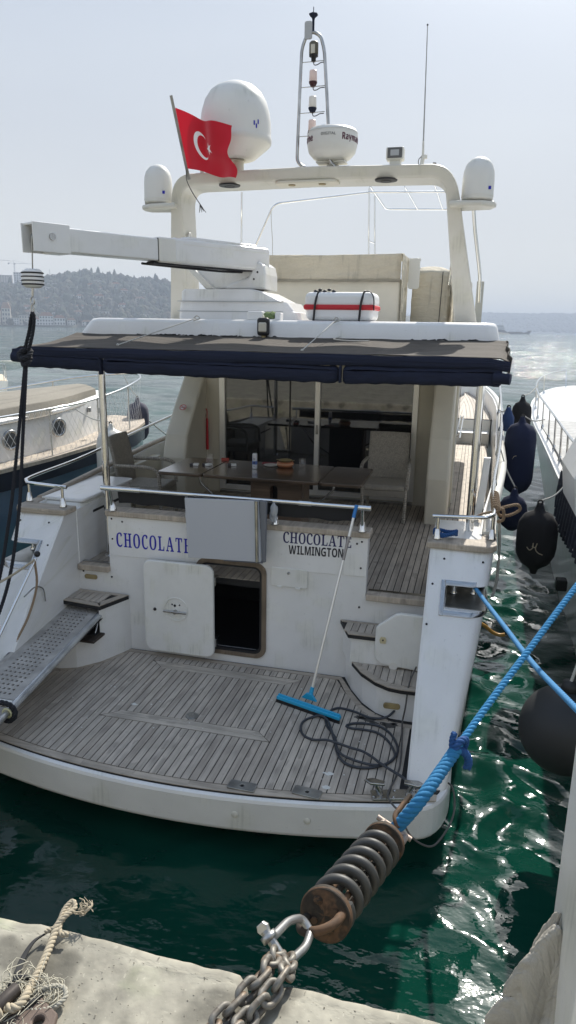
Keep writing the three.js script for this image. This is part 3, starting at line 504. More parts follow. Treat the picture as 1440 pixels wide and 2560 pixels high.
// ---- transom with gateways and the engine-room hatch
const TZ = -5.62;
{
  const R = -.235, L = mir(R), out = [[L, -.4], [R, -.4], [R, 1.225], [-.752, 1.225], [-.747, 1.74], [-3.125, 1.74], [-3.125, 1.225], [L, 1.225]];
  const tw = part(yacht, 'transom', prism(out, 'z', TZ - .09, TZ, 0, [rrect(-2.24, -1.655, .56, 1.395, .07).reverse()]), M.gel);
  // panel of the upper transom stands slightly proud, with the name on it
  const np = part(yacht, 'name_panel', prism([[-3.108, 1.36], [-.752, 1.395], [-.75, 1.738], [-3.118, 1.738]], 'z', TZ - .02, TZ + .006, .003), mat(.84, .845, .855, .26, { map: rep(gelTex, .7) }));
  const letter = (txt, f, size, x, y, z, m, wsc, par, tilt = 0, gap = null) => {
    let cx = x; for (const ch of txt) {
      const g = new TextGeometry(ch, { font: f, size, depth: .002, curveSegments: 5 }); g.computeBoundingBox(); g.scale(wsc, 1, 1); const b = new THREE.Box3().setFromBufferAttribute(g.attributes.position); g.translate(cx - b.min.x, y + (cx - x) * tilt, z); part(par, 'letter', g, m); cx += (b.max.x - b.min.x) + gap;
    } return cx;
  };
  letter('CHOCOLATE', font.serif, .135, -3.045, 1.452, TZ + .006, M.blueInk, .53, np, .0, .0175);
  letter('CHOCOLATE', font.serif, .098, -1.475, 1.633, TZ + .006, M.navyInk, .66, np, .012, .008);
  letter('WILMINGTON', font.sans, .078, -1.425, 1.537, TZ + .006, M.blackInk, .66, np, .02, .0075);
  for (const [x, y] of [[-3.085, 1.71], [-2.98, 1.69], [-3.085, 1.52], [-.80, 1.70], [-.84, 1.68], [-.80, 1.47], [-.80, 1.12], [-3.11, 1.15], [-3.40, 1.18]]) part(tw, 'screw', new THREE.SphereGeometry(.009, 8, 6).translate(x, y, TZ + .006), M.blackSoft);
  // hatch frame
  const fo = rrect(-2.275, -1.62, .525, 1.43, .10), fi = rrect(-2.235, -1.66, .565, 1.39, .072);
  part(tw, 'hatch_frame', prism(fo, 'z', TZ, TZ + .02, .004, [fi.slice().reverse()]), mat(.38, .33, .28, .5, { map: teakTex }));
  part(tw, 'hatch_seal', prism(rrect(-2.238, -1.657, .562, 1.393, .07), 'z', TZ - .02, TZ + .012, 0, [rrect(-2.215, -1.68, .59, 1.37, .055).reverse()]), M.black);
  const dr = part(yacht, 'hatch_door', prism(rrect(-2.735, -2.07, .525, 1.395, .075), 'z', TZ + .085, TZ + .125, .012), M.door, 'white hatch door swung open flat against the transom');
  part(dr, 'latch_recess', merge([prism(circ(-2.425, .955, .115, 36), 'z', TZ + .124, TZ + .131, .003, [circ(-2.425, .955, .103, 36).reverse()])]), M.door);
  part(dr, 'latch_handle', merge([box(-2.54, -2.32, .925, .945, TZ + .14, TZ + .155, .006).rotateZ(0), rod([-2.43, .935, TZ + .12], [-2.43, .935, TZ + .15], .02, 10)]), M.steel);
  for (const [x, y, r] of [[-2.46, 1.0, .008], [-2.435, .99, .012], [-2.39, 1.0, .008], [-2.63, .935, .016]]) part(dr, 'screw', new THREE.SphereGeometry(r, 8, 6).translate(x, y, TZ + .124), M.blackSoft);
  part(dr, 'hinge', merge([box(-2.12, -2.06, .62, .70, TZ, TZ + .09, .006), box(-2.12, -2.06, 1.2, 1.28, TZ, TZ + .09, .006)]), M.steel);
  // dark space behind the hatch
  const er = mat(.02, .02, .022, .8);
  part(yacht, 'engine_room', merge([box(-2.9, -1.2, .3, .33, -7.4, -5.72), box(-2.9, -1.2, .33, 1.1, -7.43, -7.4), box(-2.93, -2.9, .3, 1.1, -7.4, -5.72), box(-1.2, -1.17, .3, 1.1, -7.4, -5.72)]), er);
  part(yacht, 'hatch_lintel', box(-2.3, -1.6, 1.28, 1.38, -5.95, -5.9), M.cream);
  // small locker lid with lock
  const lid = part(tw, 'locker_lid', prism(rrect(-1.58, -1.253, 1.235, 1.405, .015, 3), 'z', TZ, TZ + .014, .005), M.door);
  part(tw, 'locker_lock', lathe([[0, 0], [.012, 0], [.01, .012], [0, .012]], 0, 0, 0, 12).rotateX(Math.PI / 2).translate(-1.42, 1.365, TZ + .014), M.steel);
  for (const x of [-1.50, -1.335]) part(tw, 'locker_hinge', box(x - .022, x + .022, 1.222, 1.242, TZ, TZ + .022, .004), M.door);
  // teak cap of the transom
  part(yacht, 'transom_cap', box(-3.14, -.732, 1.738, 1.792, -5.76, TZ + .03, .012), M.teakTrim);
  // transom rail with sleeves, cone feet
  const ra = [-3.135, 2.005, -5.56], rb = [-.735, 2.005, -5.56], r = part(yacht, 'transom_rail', merge([rod(ra, rb, .0185, 12), rod([-3.14, 2.005, -5.56], [-2.76, 2.005, -5.56], .024, 12), rod([-1.33, 2.005, -5.56], [-1.22, 2.005, -5.56], .024, 12), rod([-.86, 2.005, -5.56], [-.73, 2.005, -5.56], .025, 12)]), M.chrome);
  for (const x of [-3.06, -2.33, -1.545, -.80]) part(r, 'stanchion', merge([rod([x, 1.79, -5.60], [x, 2.0, -5.56], .014), lathe([[0, 0], [.038, 0], [.035, .01], [.018, .085], [0, .085]], x, 1.79, -5.60, 16)]), M.chrome);
  part(yacht, 'rail_cloth', sheet((u, v) => [lerp(-3.0, -.86, u), lerp(1.985, 1.865, v) + .006 * Math.sin(u * 40) * v, -5.60 - .02 * v + .006 * Math.sin(u * 63 + 1)], 60, 4, .006), M.blackSoft, 'black cloth strip laced under the transom rail');
  // courtesy lights
  for (const [x, y, z] of [[-3.325, 1.13, TZ]]) part(yacht, 'courtesy_light', prism(rrect(x - .065, x + .065, y - .022, y + .022, .02), 'z', z, z + .012, .003), M.brass);
}
// gateway sills
for (const [a, b] of [[-.745, -.24], [mir(-.24), -3.12]]) { const s = part(yacht, 'gate_sill', box(a + .002, b - .002, 1.20, 1.258, -5.70, TZ + .045, .01), M.teakTrim); part(s, 'sill_strip', box(a + .01, b - .01, 1.258, 1.264, -5.70, -5.66), M.steel); }

// ---- swim platform
const aftZ = x => -3.77 - .088 * (x + 1.88) ** 2;
const platOutline = (inset, y) => {
  const o = []; const xr = .055 - inset, xl = mir(xr);
  o.push([xr, -5.72]); o.push([xr, -4.50]);
  for (let k = 0; k <= 8; k++) { const t = k / 8, a = t * Math.PI / 2; const cx = xr - .22 + .22 * Math.cos(a), cz = -4.42 + (aftZ(xr - .22) - inset + 4.42) * Math.sin(a); o.push([cx, cz]); }
  for (let k = 1; k < 28; k++) { const x = lerp(xr - .22, xl + .22, k / 28); o.push([x, aftZ(x) - inset]); }
  for (let k = 8; k >= 0; k--) { const t = k / 8, a = t * Math.PI / 2; o.push([xl + .22 - .22 * Math.cos(a), -4.42 + (aftZ(xl + .22) - inset + 4.42) * Math.sin(a)]); }
  o.push([xl, -4.50]); o.push([xl, -5.72]); return o;
};
const platform = part(yacht, 'swim_platform', prism(platOutline(0), 'y', .185, .44, .028), M.gel);
const deck = part(yacht, 'platform_deck', prism(platOutline(.035).map(([x, z]) => [x, Math.max(z, -5.62)]), 'y', .43, .4505), M.caulk);
{
  const y0 = .4495, y1 = .4555, PW = .0578, gap = .0078, mg = .065;
  // margin boards along the curved after edge
  const N = 9, xa = -.03, xb = mir(-.03);
  for (let k = 0; k < N; k++) { const q = [], x0 = lerp(xa, xb, k / N), x1 = lerp(xa, xb, (k + 1) / N); for (let i = 0; i <= 4; i++) { const x = lerp(x0, x1, i / 4); q.push([x, aftZ(x) - .038]); } for (let i = 4; i >= 0; i--) { const x = lerp(x0, x1 + .003, i / 4); q.push([x, aftZ(x) - .038 - mg]); } planksUnder(deck, q, y0, y1, true, M.teakTrim, 'margin_board'); }
  const fwd = x => { // forward limit of the planks: transom, left box, right steps
    if (x < -2.95) return lerp(-5.58, -5.0, sstep(0, 1, clamp((-2.95 - x) / .62, 0, 1)) ** .62);
    if (x > -.92) return lerp(-5.58, -4.99, clamp((x + .92) / .6, 0, 1) ** .55);
    return -5.60;
  };
  const hx0 = -2.616, hx1 = -1.259, hz0 = -5.44, hz1 = -4.462, hb = .11;
  const plank = (xl, xr, zf, za) => planksUnder(deck, [[xl, zf(xl)], [xr, zf(xr)], [xr, za(xr)], [xl, za(xl)]], y0, y1);
  for (let i = 0; ; i++) {
    const xl = -3.56 + i * PW, xr = xl + PW - gap; if (xr > -.235) break;
    const xm = (xl + xr) / 2, za = x => aftZ(x) - .038 - mg - gap, zf = x => fwd(x) + .055;
    if (xm > hx0 && xm < hx1) {
      plank(xl, xr, () => hz1 + gap, za);
      plank(xl, xr, zf, () => hz0 - gap);
      const lim = x => clamp(Math.min(x - hx0, hx1 - x) * .96, 0, hb) + gap * .6;
      plank(xl, xr, x => hz0 + lim(x), x => hz1 - lim(x));
    } else plank(xl, xr, zf, za);
  }
  // hatch frame boards, mitred
  const B = (q, ax) => planksUnder(deck, q, y0, y1, ax, M.teak3, 'hatch_board');
  for (const [z, s] of [[hz0, 1], [hz1, -1]]) { const h2 = hb / 2; B([[hx0, z], [hx1, z], [hx1 - .055, z + s * (h2 - .003)], [hx0 + .055, z + s * (h2 - .003)]], true); B([[hx0 + .06, z + s * h2], [hx1 - .06, z + s * h2], [hx1 - .115, z + s * hb], [hx0 + .115, z + s * hb]], true); }
  // forward margin along the transom and round the boxes
  const fm = [[-.26, -4.985], [-.45, -4.99], [-.56, -5.06], [-.68, -5.18], [-.80, -5.37], [-.925, -5.60], [-1.6, -5.60], [-2.3, -5.60], [-2.945, -5.60], [-3.06, -5.33], [-3.2, -5.16], [-3.35, -5.07], [-3.5, -5.03]];
  for (let k = 0; k < fm.length - 1; k++) { const [a, b] = [fm[k], fm[k + 1]], n = i => { const p = fm[Math.max(0, i - 1)], q = fm[Math.min(fm.length - 1, i + 1)], dx = q[0] - p[0], dz = q[1] - p[1], l = Math.hypot(dx, dz); return [-dz / l, dx / l]; }; const na = n(k), nb = n(k + 1), w = -.05; planksUnder(deck, [[a[0], a[1]], [b[0], b[1]], [b[0] + nb[0] * w, b[1] + nb[1] * w], [a[0] + na[0] * w, a[1] + na[1] * w]], y0, y1 + .001, true, M.teakTrim, 'margin_board'); }
  // corner pieces outboard of the quarters
  for (const s of [1, -1]) { const X = x => s > 0 ? x : mir(x); planksUnder(deck, [[X(-.20), -4.20], [X(-.02), -4.37], [X(.005), -4.40], [X(-.02), -4.24], [X(-.10), -4.15], [X(-.20), -4.105]], y0, y1, false, M.teakTrim, 'margin_board'); }
  // damp stains by the hose and pale specks on the boards
  const blot = (x, z, r, sd) => prism(Array.from({ length: 26 }, (_, k) => { const a = k / 26 * 6.2832, q = r * (.45 + 1.1 * vnoise(Math.cos(a) * 2.2 + 5, Math.sin(a) * 2.2 + 5, sd)); return [x + q * Math.cos(a) * 1.4, z + q * Math.sin(a) * .8]; }), 'y', .4562, .4572);
  part(deck, 'damp_stain', merge([blot(-.60, -4.965, .045, 3), blot(-.665, -4.985, .03, 5), blot(-.545, -4.94, .022, 7), blot(-.43, -4.945, .04, 9), blot(-.475, -4.93, .02, 11), blot(-.39, -4.96, .018, 13), blot(-.44, -4.90, .015, 15)]), mat(.07, .066, .06, .6));
  part(deck, 'pale_specks', merge(Array.from({ length: 30 }, () => { const x = rr(-3.0, -.5), z = rr(-5.3, -4.1), s = rr(.003, .008); return prism(circ(x, z, s, 7), 'y', .4562, .4575); }).concat([blot(-.76, -4.20, .022, 21), blot(-.75, -4.05, .02, 23), blot(-2.45, -4.68, .02, 25)])), M.offwhite);
  // fittings
  const plate = (x, z, rot) => { const p = prism(rrect(-.095, .095, -.045, .045, .012, 3), 'y', 0, .012, .003, [circ(0, 0, .014, 14).reverse()]); p.rotateY(rot); p.translate(x, .4555, z); return p; };
  for (const [x, z, r] of [[-1.283, -3.905, -.02], [-.853, -3.958, -.10]]) { const q = part(platform, 'deck_plate', plate(x, z, r), M.steelDull); part(q, 'socket', lathe([[0, 0], [.014, 0], [.014, .002], [0, .002]], x, .455, z, 14), M.black); }
  part(platform, 'deck_filler', lathe([[0, 0], [.052, 0], [.05, .006], [0, .008]], -1.936, .4555, -4.642, 28), M.steelDull);
  for (const [x, dy] of [[-1.30, 0], [-.83, 0]]) part(platform, 'plug', lathe([[0, 0], [.026, 0], [.023, .008], [0, .009]], 0, 0, 0, 18).rotateX(Math.PI / 2).translate(x, .315, aftZ(x) - .004), M.gelWarm);
  // mooring cleat: base plate and two horned posts
  const ct = part(platform, 'mooring_cleat', prism(rrect(-.15, .15, -.05, .05, .012, 3), 'y', 0, .014, .003).rotateY(.30).translate(-.30, .456, -4.085), M.steel);
  for (const [x, z, s] of [[-.385, -4.062, -1], [-.215, -4.112, 1]]) { part(ct, 'cleat_horn', merge([rod([x, .468, z], [x + s * .035, .545, z + .005], .02, 12, .016), prism([[-.06 * s, -.02], [.03 * s, -.032], [.075 * s, 0], [.03 * s, .032], [-.06 * s, .02]].map(p => p), 'y', 0, .016, .004).translate(x + s * .035, .543, z)]), M.steel); }
  for (const [x, z] of [[-.425, -4.02], [-.41, -4.09], [-.30, -4.05], [-.30, -4.12], [-.18, -4.09], [-.18, -4.15]]) part(ct, 'bolt', new THREE.SphereGeometry(.010, 8, 6).scale(1, .6, 1).translate(x, .472, z), M.steel);
}
// ---- left box with teak step and gangway slot
{
  const out = [[-3.445, -5.62], [-3.445, -5.06], [-3.36, -5.06], [-3.22, -5.12], [-3.08, -5.28], [-2.97, -5.52], [-2.94, -5.62]].reverse();
  const g = new Brush(prism(out, 'y', .44, .955)); g.updateMatrixWorld(); const c = new Brush(box(-3.56, -3.075, .735, .96, -5.615, -4.9)); c.updateMatrixWorld();
  const q = ev.evaluate(g, c, SUBTRACTION).geometry; const k = q.index ? q.toNonIndexed() : q; k.clearGroups(); k.computeVertexNormals(); buv(k);
  const b = part(yacht, 'gangway_box', k, M.gel);
  part(b, 'slot_lining', box(-3.43, -3.08, .737, .742, -5.61, -5.22), M.blackSoft);
  part(b, 'slot_shelf', box(-3.24, -3.03, .715, .737, -5.30, -5.10, .006), mat(.10, .08, .07, .7, { map: teakTex }));
  part(b, 'strut', rod([-3.1, .745, -5.25], [-3.10, .92, -5.38], .008), M.steel);
  const st = part(yacht, 'step', prism([[-3.62, -5.62], [-3.62, -5.34], [-3.06, -5.28], [-2.94, -5.60]].reverse().map(p => p), 'y', .955, .99), M.caulk);
  const y0 = .989, y1 = .997; const TB = (q, ax, m) => planksUnder(st, q, y0, y1, ax, m || M.teakTrim, 'plank');
  TB([[-3.62, -5.40], [-3.08, -5.335], [-3.06, -5.28], [-3.62, -5.345]], true); TB([[-3.12, -5.34], [-3.0, -5.60], [-2.94, -5.60], [-3.062, -5.285]].map(p => p), false); TB([[-3.62, -5.62], [-3.005, -5.605], [-3.02, -5.565], [-3.62, -5.575]], true);
  for (let i = 0; i < 9; i++) { const x = -3.615 + i * .058; TB([[x, -5.57], [x + .052, -5.57], [x + .052, -5.402 + i * .006], [x, -5.408 + i * .006]], false, teaks[i % 4]); }
}
// ---- right-hand steps: two curved treads and the locker door
{
  const low = [[-.24, -5.62], [-.24, -5.035], [-.44, -5.045], [-.56, -5.10], [-.69, -5.23], [-.81, -5.42], [-.90, -5.62]], lowb = part(yacht, 'step_block', prism(low, 'y', .44, .70, .0), M.gel);
  const up = [[-.24, -5.62], [-.24, -5.36], [-.82, -5.36], [-.93, -5.62]]; part(yacht, 'step_block', prism(up, 'y', .70, .955), M.gel);
  const tread = (o, y, inner) => {
    const s = part(yacht, 'step', prism(o, 'y', y, y + .03), M.caulk); const y0 = y + .029, y1 = y + .037;
    for (let i = 0; i < inner.length; i++) planksUnder(s, inner[i], y0, y1, false, teaks[i % 4]);
    return s;
  };
  const lo = [[-.245, -5.615], [-.245, -5.0], [-.36, -4.995], [-.46, -5.01], [-.57, -5.07], [-.70, -5.195], [-.83, -5.40], [-.915, -5.615]];
  const edge = x => { const e = lo.slice(1); for (let i = 0; i < e.length - 1; i++) if (x <= e[i][0] && x >= e[i + 1][0]) return lerp(e[i][1], e[i + 1][1], (e[i][0] - x) / (e[i][0] - e[i + 1][0])); return -5.6; };
  const pl = []; for (let x = -.255; x > -.86; x -= .058) pl.push([[x - .052, -5.61], [x, -5.61], [x, Math.max(-5.6, edge(x) - .07)], [x - .052, Math.max(-5.6, edge(x - .052) - .07)]]);
  const s1 = tread(lo, .70, pl); const fr = []; for (let i = 1; i < lo.length - 1; i++) { const a = lo[i], b = lo[i + 1], sh = .062; planksUnder(s1, [a, b, [b[0] + sh * .35, b[1] - sh], [a[0] + (i === 1 ? 0 : sh * .3), a[1] - sh]], .729, .738, true, M.teakTrim, 'margin_board'); }
  const uo = [[-.245, -5.615], [-.245, -5.335], [-.84, -5.335], [-.955, -5.615]], pu = []; for (let x = -.255; x > -.84; x -= .058) pu.push([[x - .052, -5.575], [x, -5.575], [x, -5.395], [x - .052, -5.395]]);
  const s2 = tread(uo, .955, pu); planksUnder(s2, [[-.25, -5.39], [-.865, -5.39], [-.84, -5.338], [-.25, -5.338]], .984, .993, true, M.teakTrim, 'margin_board'); planksUnder(s2, [[-.25, -5.612], [-.95, -5.612], [-.935, -5.58], [-.25, -5.58]], .984, .993, true, M.teakTrim, 'margin_board');
  const dr = part(yacht, 'locker_door', prism([[-.245, .745], [-.56, .765], [-.605, .80], [-.618, .86], [-.615, 1.075], [-.595, 1.105], [-.46, 1.215], [-.42, 1.225], [-.245, 1.222]], 'z', -5.355, -5.315, .012), M.door);
  part(dr, 'finger_notch', prism(circ(-.46, .765, .035, 20), 'z', -5.35, -5.313, 0), M.gelWarm);
  const lk = part(dr, 'lock', prism([[-.575, .955], [-.53, .955], [-.525, .985], [-.535, 1.01], [-.57, 1.01], [-.58, .985]], 'z', -5.316, -5.305, .002), mat(.55, .48, .3, .5)); part(lk, 'keyhole', new THREE.SphereGeometry(.007, 8, 6).translate(-.552, .985, -5.304), M.black);
  part(yacht, 'courtesy_light', prism(rrect(-.065, .065, -.024, .024, .02), 'z', 0, .014, .003).rotateY(.05).translate(-.43, .565, -5.042), M.brass);
}
// ---- cockpit
{
  const FY = 1.22, cd = part(yacht, 'cockpit_deck', box(-3.78, .20, 1.16, FY, -9.1, -5.705), M.caulk), PW = .0578;
  for (let i = 0; i < 58; i++) { const x = -3.60 + i * PW; if (x + PW > -.245) break; planksUnder(cd, [[x, -9.0], [x + .0495, -9.0], [x + .0495, -5.71], [x, -5.71]], FY - .001, FY + .006); }
  for (let i = 0; i < 8; i++) { const x = -.235 + i * PW; planksUnder(cd, [[x, -14.6], [x + .0495, -14.6], [x + .0495, -6.3], [x, -6.3]], FY - .001, FY + .006); }
  part(yacht, 'side_deck', box(-.24, .33, 1.14, FY, -14.7, -9.1), M.caulk);
  for (let i = 0; i < 2; i++) { const x = .228 + i * .05; planksUnder(cd, [[x, -14.6], [x + .045, -14.6], [x + .045, -9.5], [x, -9.5]], FY - .001, FY + .006); }
  // port side deck strip
  part(yacht, 'side_deck', box(-4.0, -3.55, 1.14, FY + .003, -14.7, -6.9), M.teakTrim);
  // cockpit inner sides
  part(yacht, 'coaming', box(-3.98, -3.86, 1.2, 1.79, -8.4, -6.8), M.cream);
  // port stern locker
  const lk = part(yacht, 'stern_locker', box(-3.86, -3.45, 1.2, 1.80, -6.75, -5.70, .05), M.gelWarm);
  part(lk, 'locker_lid', prism(rrect(-3.90, -3.435, -6.78, -5.74, .05, 4), 'y', 1.802, 1.835, .012), M.gel);
  part(lk, 'vent_slot', box(-3.452, -3.444, 1.665, 1.69, -6.52, -5.92), M.black);
  part(lk, 'seam', box(-3.452, -3.4475, 1.532, 1.537, -6.7, -5.75), M.offwhite);
  part(lk, 'shore_inlet', merge([lathe([[0, 0], [.04, 0], [.038, .015], [.02, .02], [.02, .005], [0, .005]], 0, 0, 0, 20).rotateZ(-Math.PI / 2).translate(-3.449, 1.385, -6.42)]), M.white);
  part(lk, 'inlet_hole', lathe([[0, 0], [.018, 0], [.016, .012], [0, .012]], 0, 0, 0, 14).rotateZ(-Math.PI / 2).translate(-3.447, 1.385, -6.42), M.blackSoft);
  part(yacht, 'gate_jamb', box(-3.47, -3.438, 1.2, 1.77, -5.72, TZ - .0, .008), M.gel); part(yacht, 'gate_jamb', box(-.242, -.212, 1.2, 1.77, -5.72, TZ, .008), M.gel);
  // starboard mooring well with capstan
  const tub = part(yacht, 'mooring_well', merge([box(-.20, .14, 1.2, 1.24, -6.25, -5.72), box(-.22, -.20, 1.2, 1.70, -6.3, -5.72, .008), box(-.20, .14, 1.2, 1.74, -6.32, -6.30, .008)]), mat(.66, .70, .68, .4));
  part(tub, 'capstan', lathe([[0, 0], [.05, 0], [.05, .02], [.025, .05], [.025, .08], [.045, .11], [.045, .125], [0, .13]], 0, 1.60, -5.92, 20), M.chrome);
  part(tub, 'capstan_base', lathe([[0, 0], [.06, 0], [.05, .36], [0, .36]], 0, 1.24, -5.92, 16), M.steelDull);
}
// ---- saloon bulkhead, door and wings
{
  const BZ = -9.0, bh = part(yacht, 'bulkhead', prism([[-3.66, 1.2], [-.18, 1.2], [-.18, 3.2], [-3.66, 3.2]], 'z', BZ - .08, BZ, 0, [[[-3.27, 1.27], [-3.27, 3.08], [-.65, 3.08], [-.65, 1.27]]]), M.cream);
  const fz = BZ - .02, fr = (x0, x1, y0 = 1.27, y1 = 3.08, z1 = .04) => part(bh, 'door_frame', box(x0, x1, y0, y1, fz - .04, fz + z1, .006), M.steelBright);
  fr(-3.27, -3.19); fr(-1.965, -1.90, 1.27, 3.08, .03); fr(-.72, -.65); fr(-3.19, -1.965, 1.27, 1.33, .035); fr(-1.90, -.72, 1.27, 1.33, .03); fr(-3.19, -1.965, 3.02, 3.08, .035); fr(-1.90, -.72, 3.02, 3.08, .03);
  part(bh, 'door_track', box(-3.25, -.66, 1.225, 1.262, BZ - .02, BZ + .07, .005), M.steel);
  part(bh, 'glass_pane', box(-3.19, -1.965, 1.33, 3.02, fz - .012, fz), M.glassDark); part(bh, 'glass_pane', box(-1.90, -.72, 1.33, 3.02, fz - .028, fz - .016), M.glassDark);
  part(bh, 'door_stile', box(-2.31, -2.295, 1.33, 3.02, fz, fz + .012), M.black); part(bh, 'door_handle', box(-1.945, -1.915, 2.08, 2.2, fz + .032, fz + .045, .006), M.steel);
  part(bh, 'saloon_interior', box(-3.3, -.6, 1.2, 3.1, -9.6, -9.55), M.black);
  // wings: aft ends of the saloon sides, outline in (z, y)
  const wing = [[-9.05, 1.21], [-8.20, 1.21], [-8.22, 1.8], [-8.32, 2.08], [-8.62, 2.42], [-8.98, 2.78], [-9.15, 3.2], [-9.35, 3.2], [-9.35, 1.21]].reverse();
  const pw = part(yacht, 'saloon_wing', prism(wing, 'x', -3.76, -3.45, .03), M.cream), sw = part(yacht, 'saloon_wing', prism([[-9.05, 1.21], [-8.13, 1.21], [-8.13, 1.75], [-8.25, 2.2], [-8.55, 2.75], [-8.8, 3.2], [-9.3, 3.2], [-9.3, 1.21]].reverse(), 'x', -.45, -.20, .025), M.cream);
  // no-smoking sticker on the port wing: red ring and bar over a cigarette
  const nz = -8.57, ny = 2.40, nx = -3.60; const st = new THREE.Group(); const q = new THREE.Quaternion().setFromAxisAngle(V(1, 0, 0), -.78 + .0); const on = g => g.applyQuaternion(q).translate(nx, ny, nz + .028);
  part(pw, 'no_smoking_sign', on(prism(circ(0, 0, .045, 28), 'z', 0, .002)), M.white); part(pw, 'sign_ring', on(merge([prism(circ(0, 0, .045, 28), 'z', .002, .004, 0, [circ(0, 0, .036, 28).reverse()]), box(-.038, .038, -.004, .004, .002, .0045).rotateZ(-.75)])), M.red); part(pw, 'sign_cigarette', on(merge([box(-.025, .025, -.009, -.002, .002, .0035), box(.012, .02, .002, .014, .002, .0035)])), M.blackInk);
  // superstructure sides and ceiling
  const side = (x0, x1) => box(x0, x1, 1.2, 3.15, -14.6, -9.3);
  const ss = part(yacht, 'saloon_side', side(-.27, -.17), mat(.80, .79, .74, .07, { phys: true, clearcoat: 1, clearcoatRoughness: .03 })); part(ss, 'side_window', box(-.172, -.166, 2.05, 2.85, -13.6, -9.9), M.glassDark); part(ss, 'grab_rail', merge([rod([-.14, 1.95, -10.2], [-.14, 1.95, -13], .012), rod([-.17, 1.95, -10.4], [-.14, 1.95, -10.4], .01), rod([-.17, 1.95, -12.8], [-.14, 1.95, -12.8], .01)]), M.chrome);
  part(yacht, 'saloon_side', side(-3.66, -3.56), M.cream);
  // raised foredeck with two risers
  const fd = part(yacht, 'foredeck_step', box(-4.0, .36, 1.15, 1.43, -15.2, -14.62, .01), M.gelWarm); part(yacht, 'foredeck', box(-4.0, .38, 1.15, 1.66, -21, -15.0, .02), M.gelWarm); part(fd, 'step_trim', box(-.2, .34, 1.43, 1.445, -15.0, -14.6, .004), M.white);
  const ft = part(yacht, 'foredeck_teak', sheet((u, v) => { const x = lerp(-.35, .44, u), z = lerp(-15.02, -19.5, v); return [x - .28 * v * v, 1.67 + .18 * v, z]; }, 10, 12, .01), M.caulk);
  for (let i = 0; i < 10; i++) part(ft, 'plank', sheet((u, v) => { const x = lerp(-.34 + i * .078, -.34 + i * .078 + .07, u), z = lerp(-15.02, -19.5, v); return [x - .28 * v * v, 1.677 + .18 * v, z]; }, 1, 12, .008), teaks[i % 4]);
  // boat hook in red sleeve and hose hook on the port bulkhead
  part(bh, 'wall_hook', tube([[-3.50, 2.29, BZ + .02], [-3.46, 2.30, BZ + .05], [-3.45, 2.24, BZ + .05]], .006, 10, 6), M.steel);
}
single('red_boathook', 'slim red sleeve with a metal hook hung on the cream bulkhead', 'boathook', merge([rod([-3.43, 2.22, -8.955], [-3.43, 1.80, -8.955], .014, 10, .018), rod([-3.43, 2.22, -8.955], [-3.43, 2.32, -8.955], .006, 8), tube([[-3.43, 2.30, -8.955], [-3.44, 2.345, -8.955], [-3.48, 2.33, -8.955]], .006, 10, 6)]), M.red);

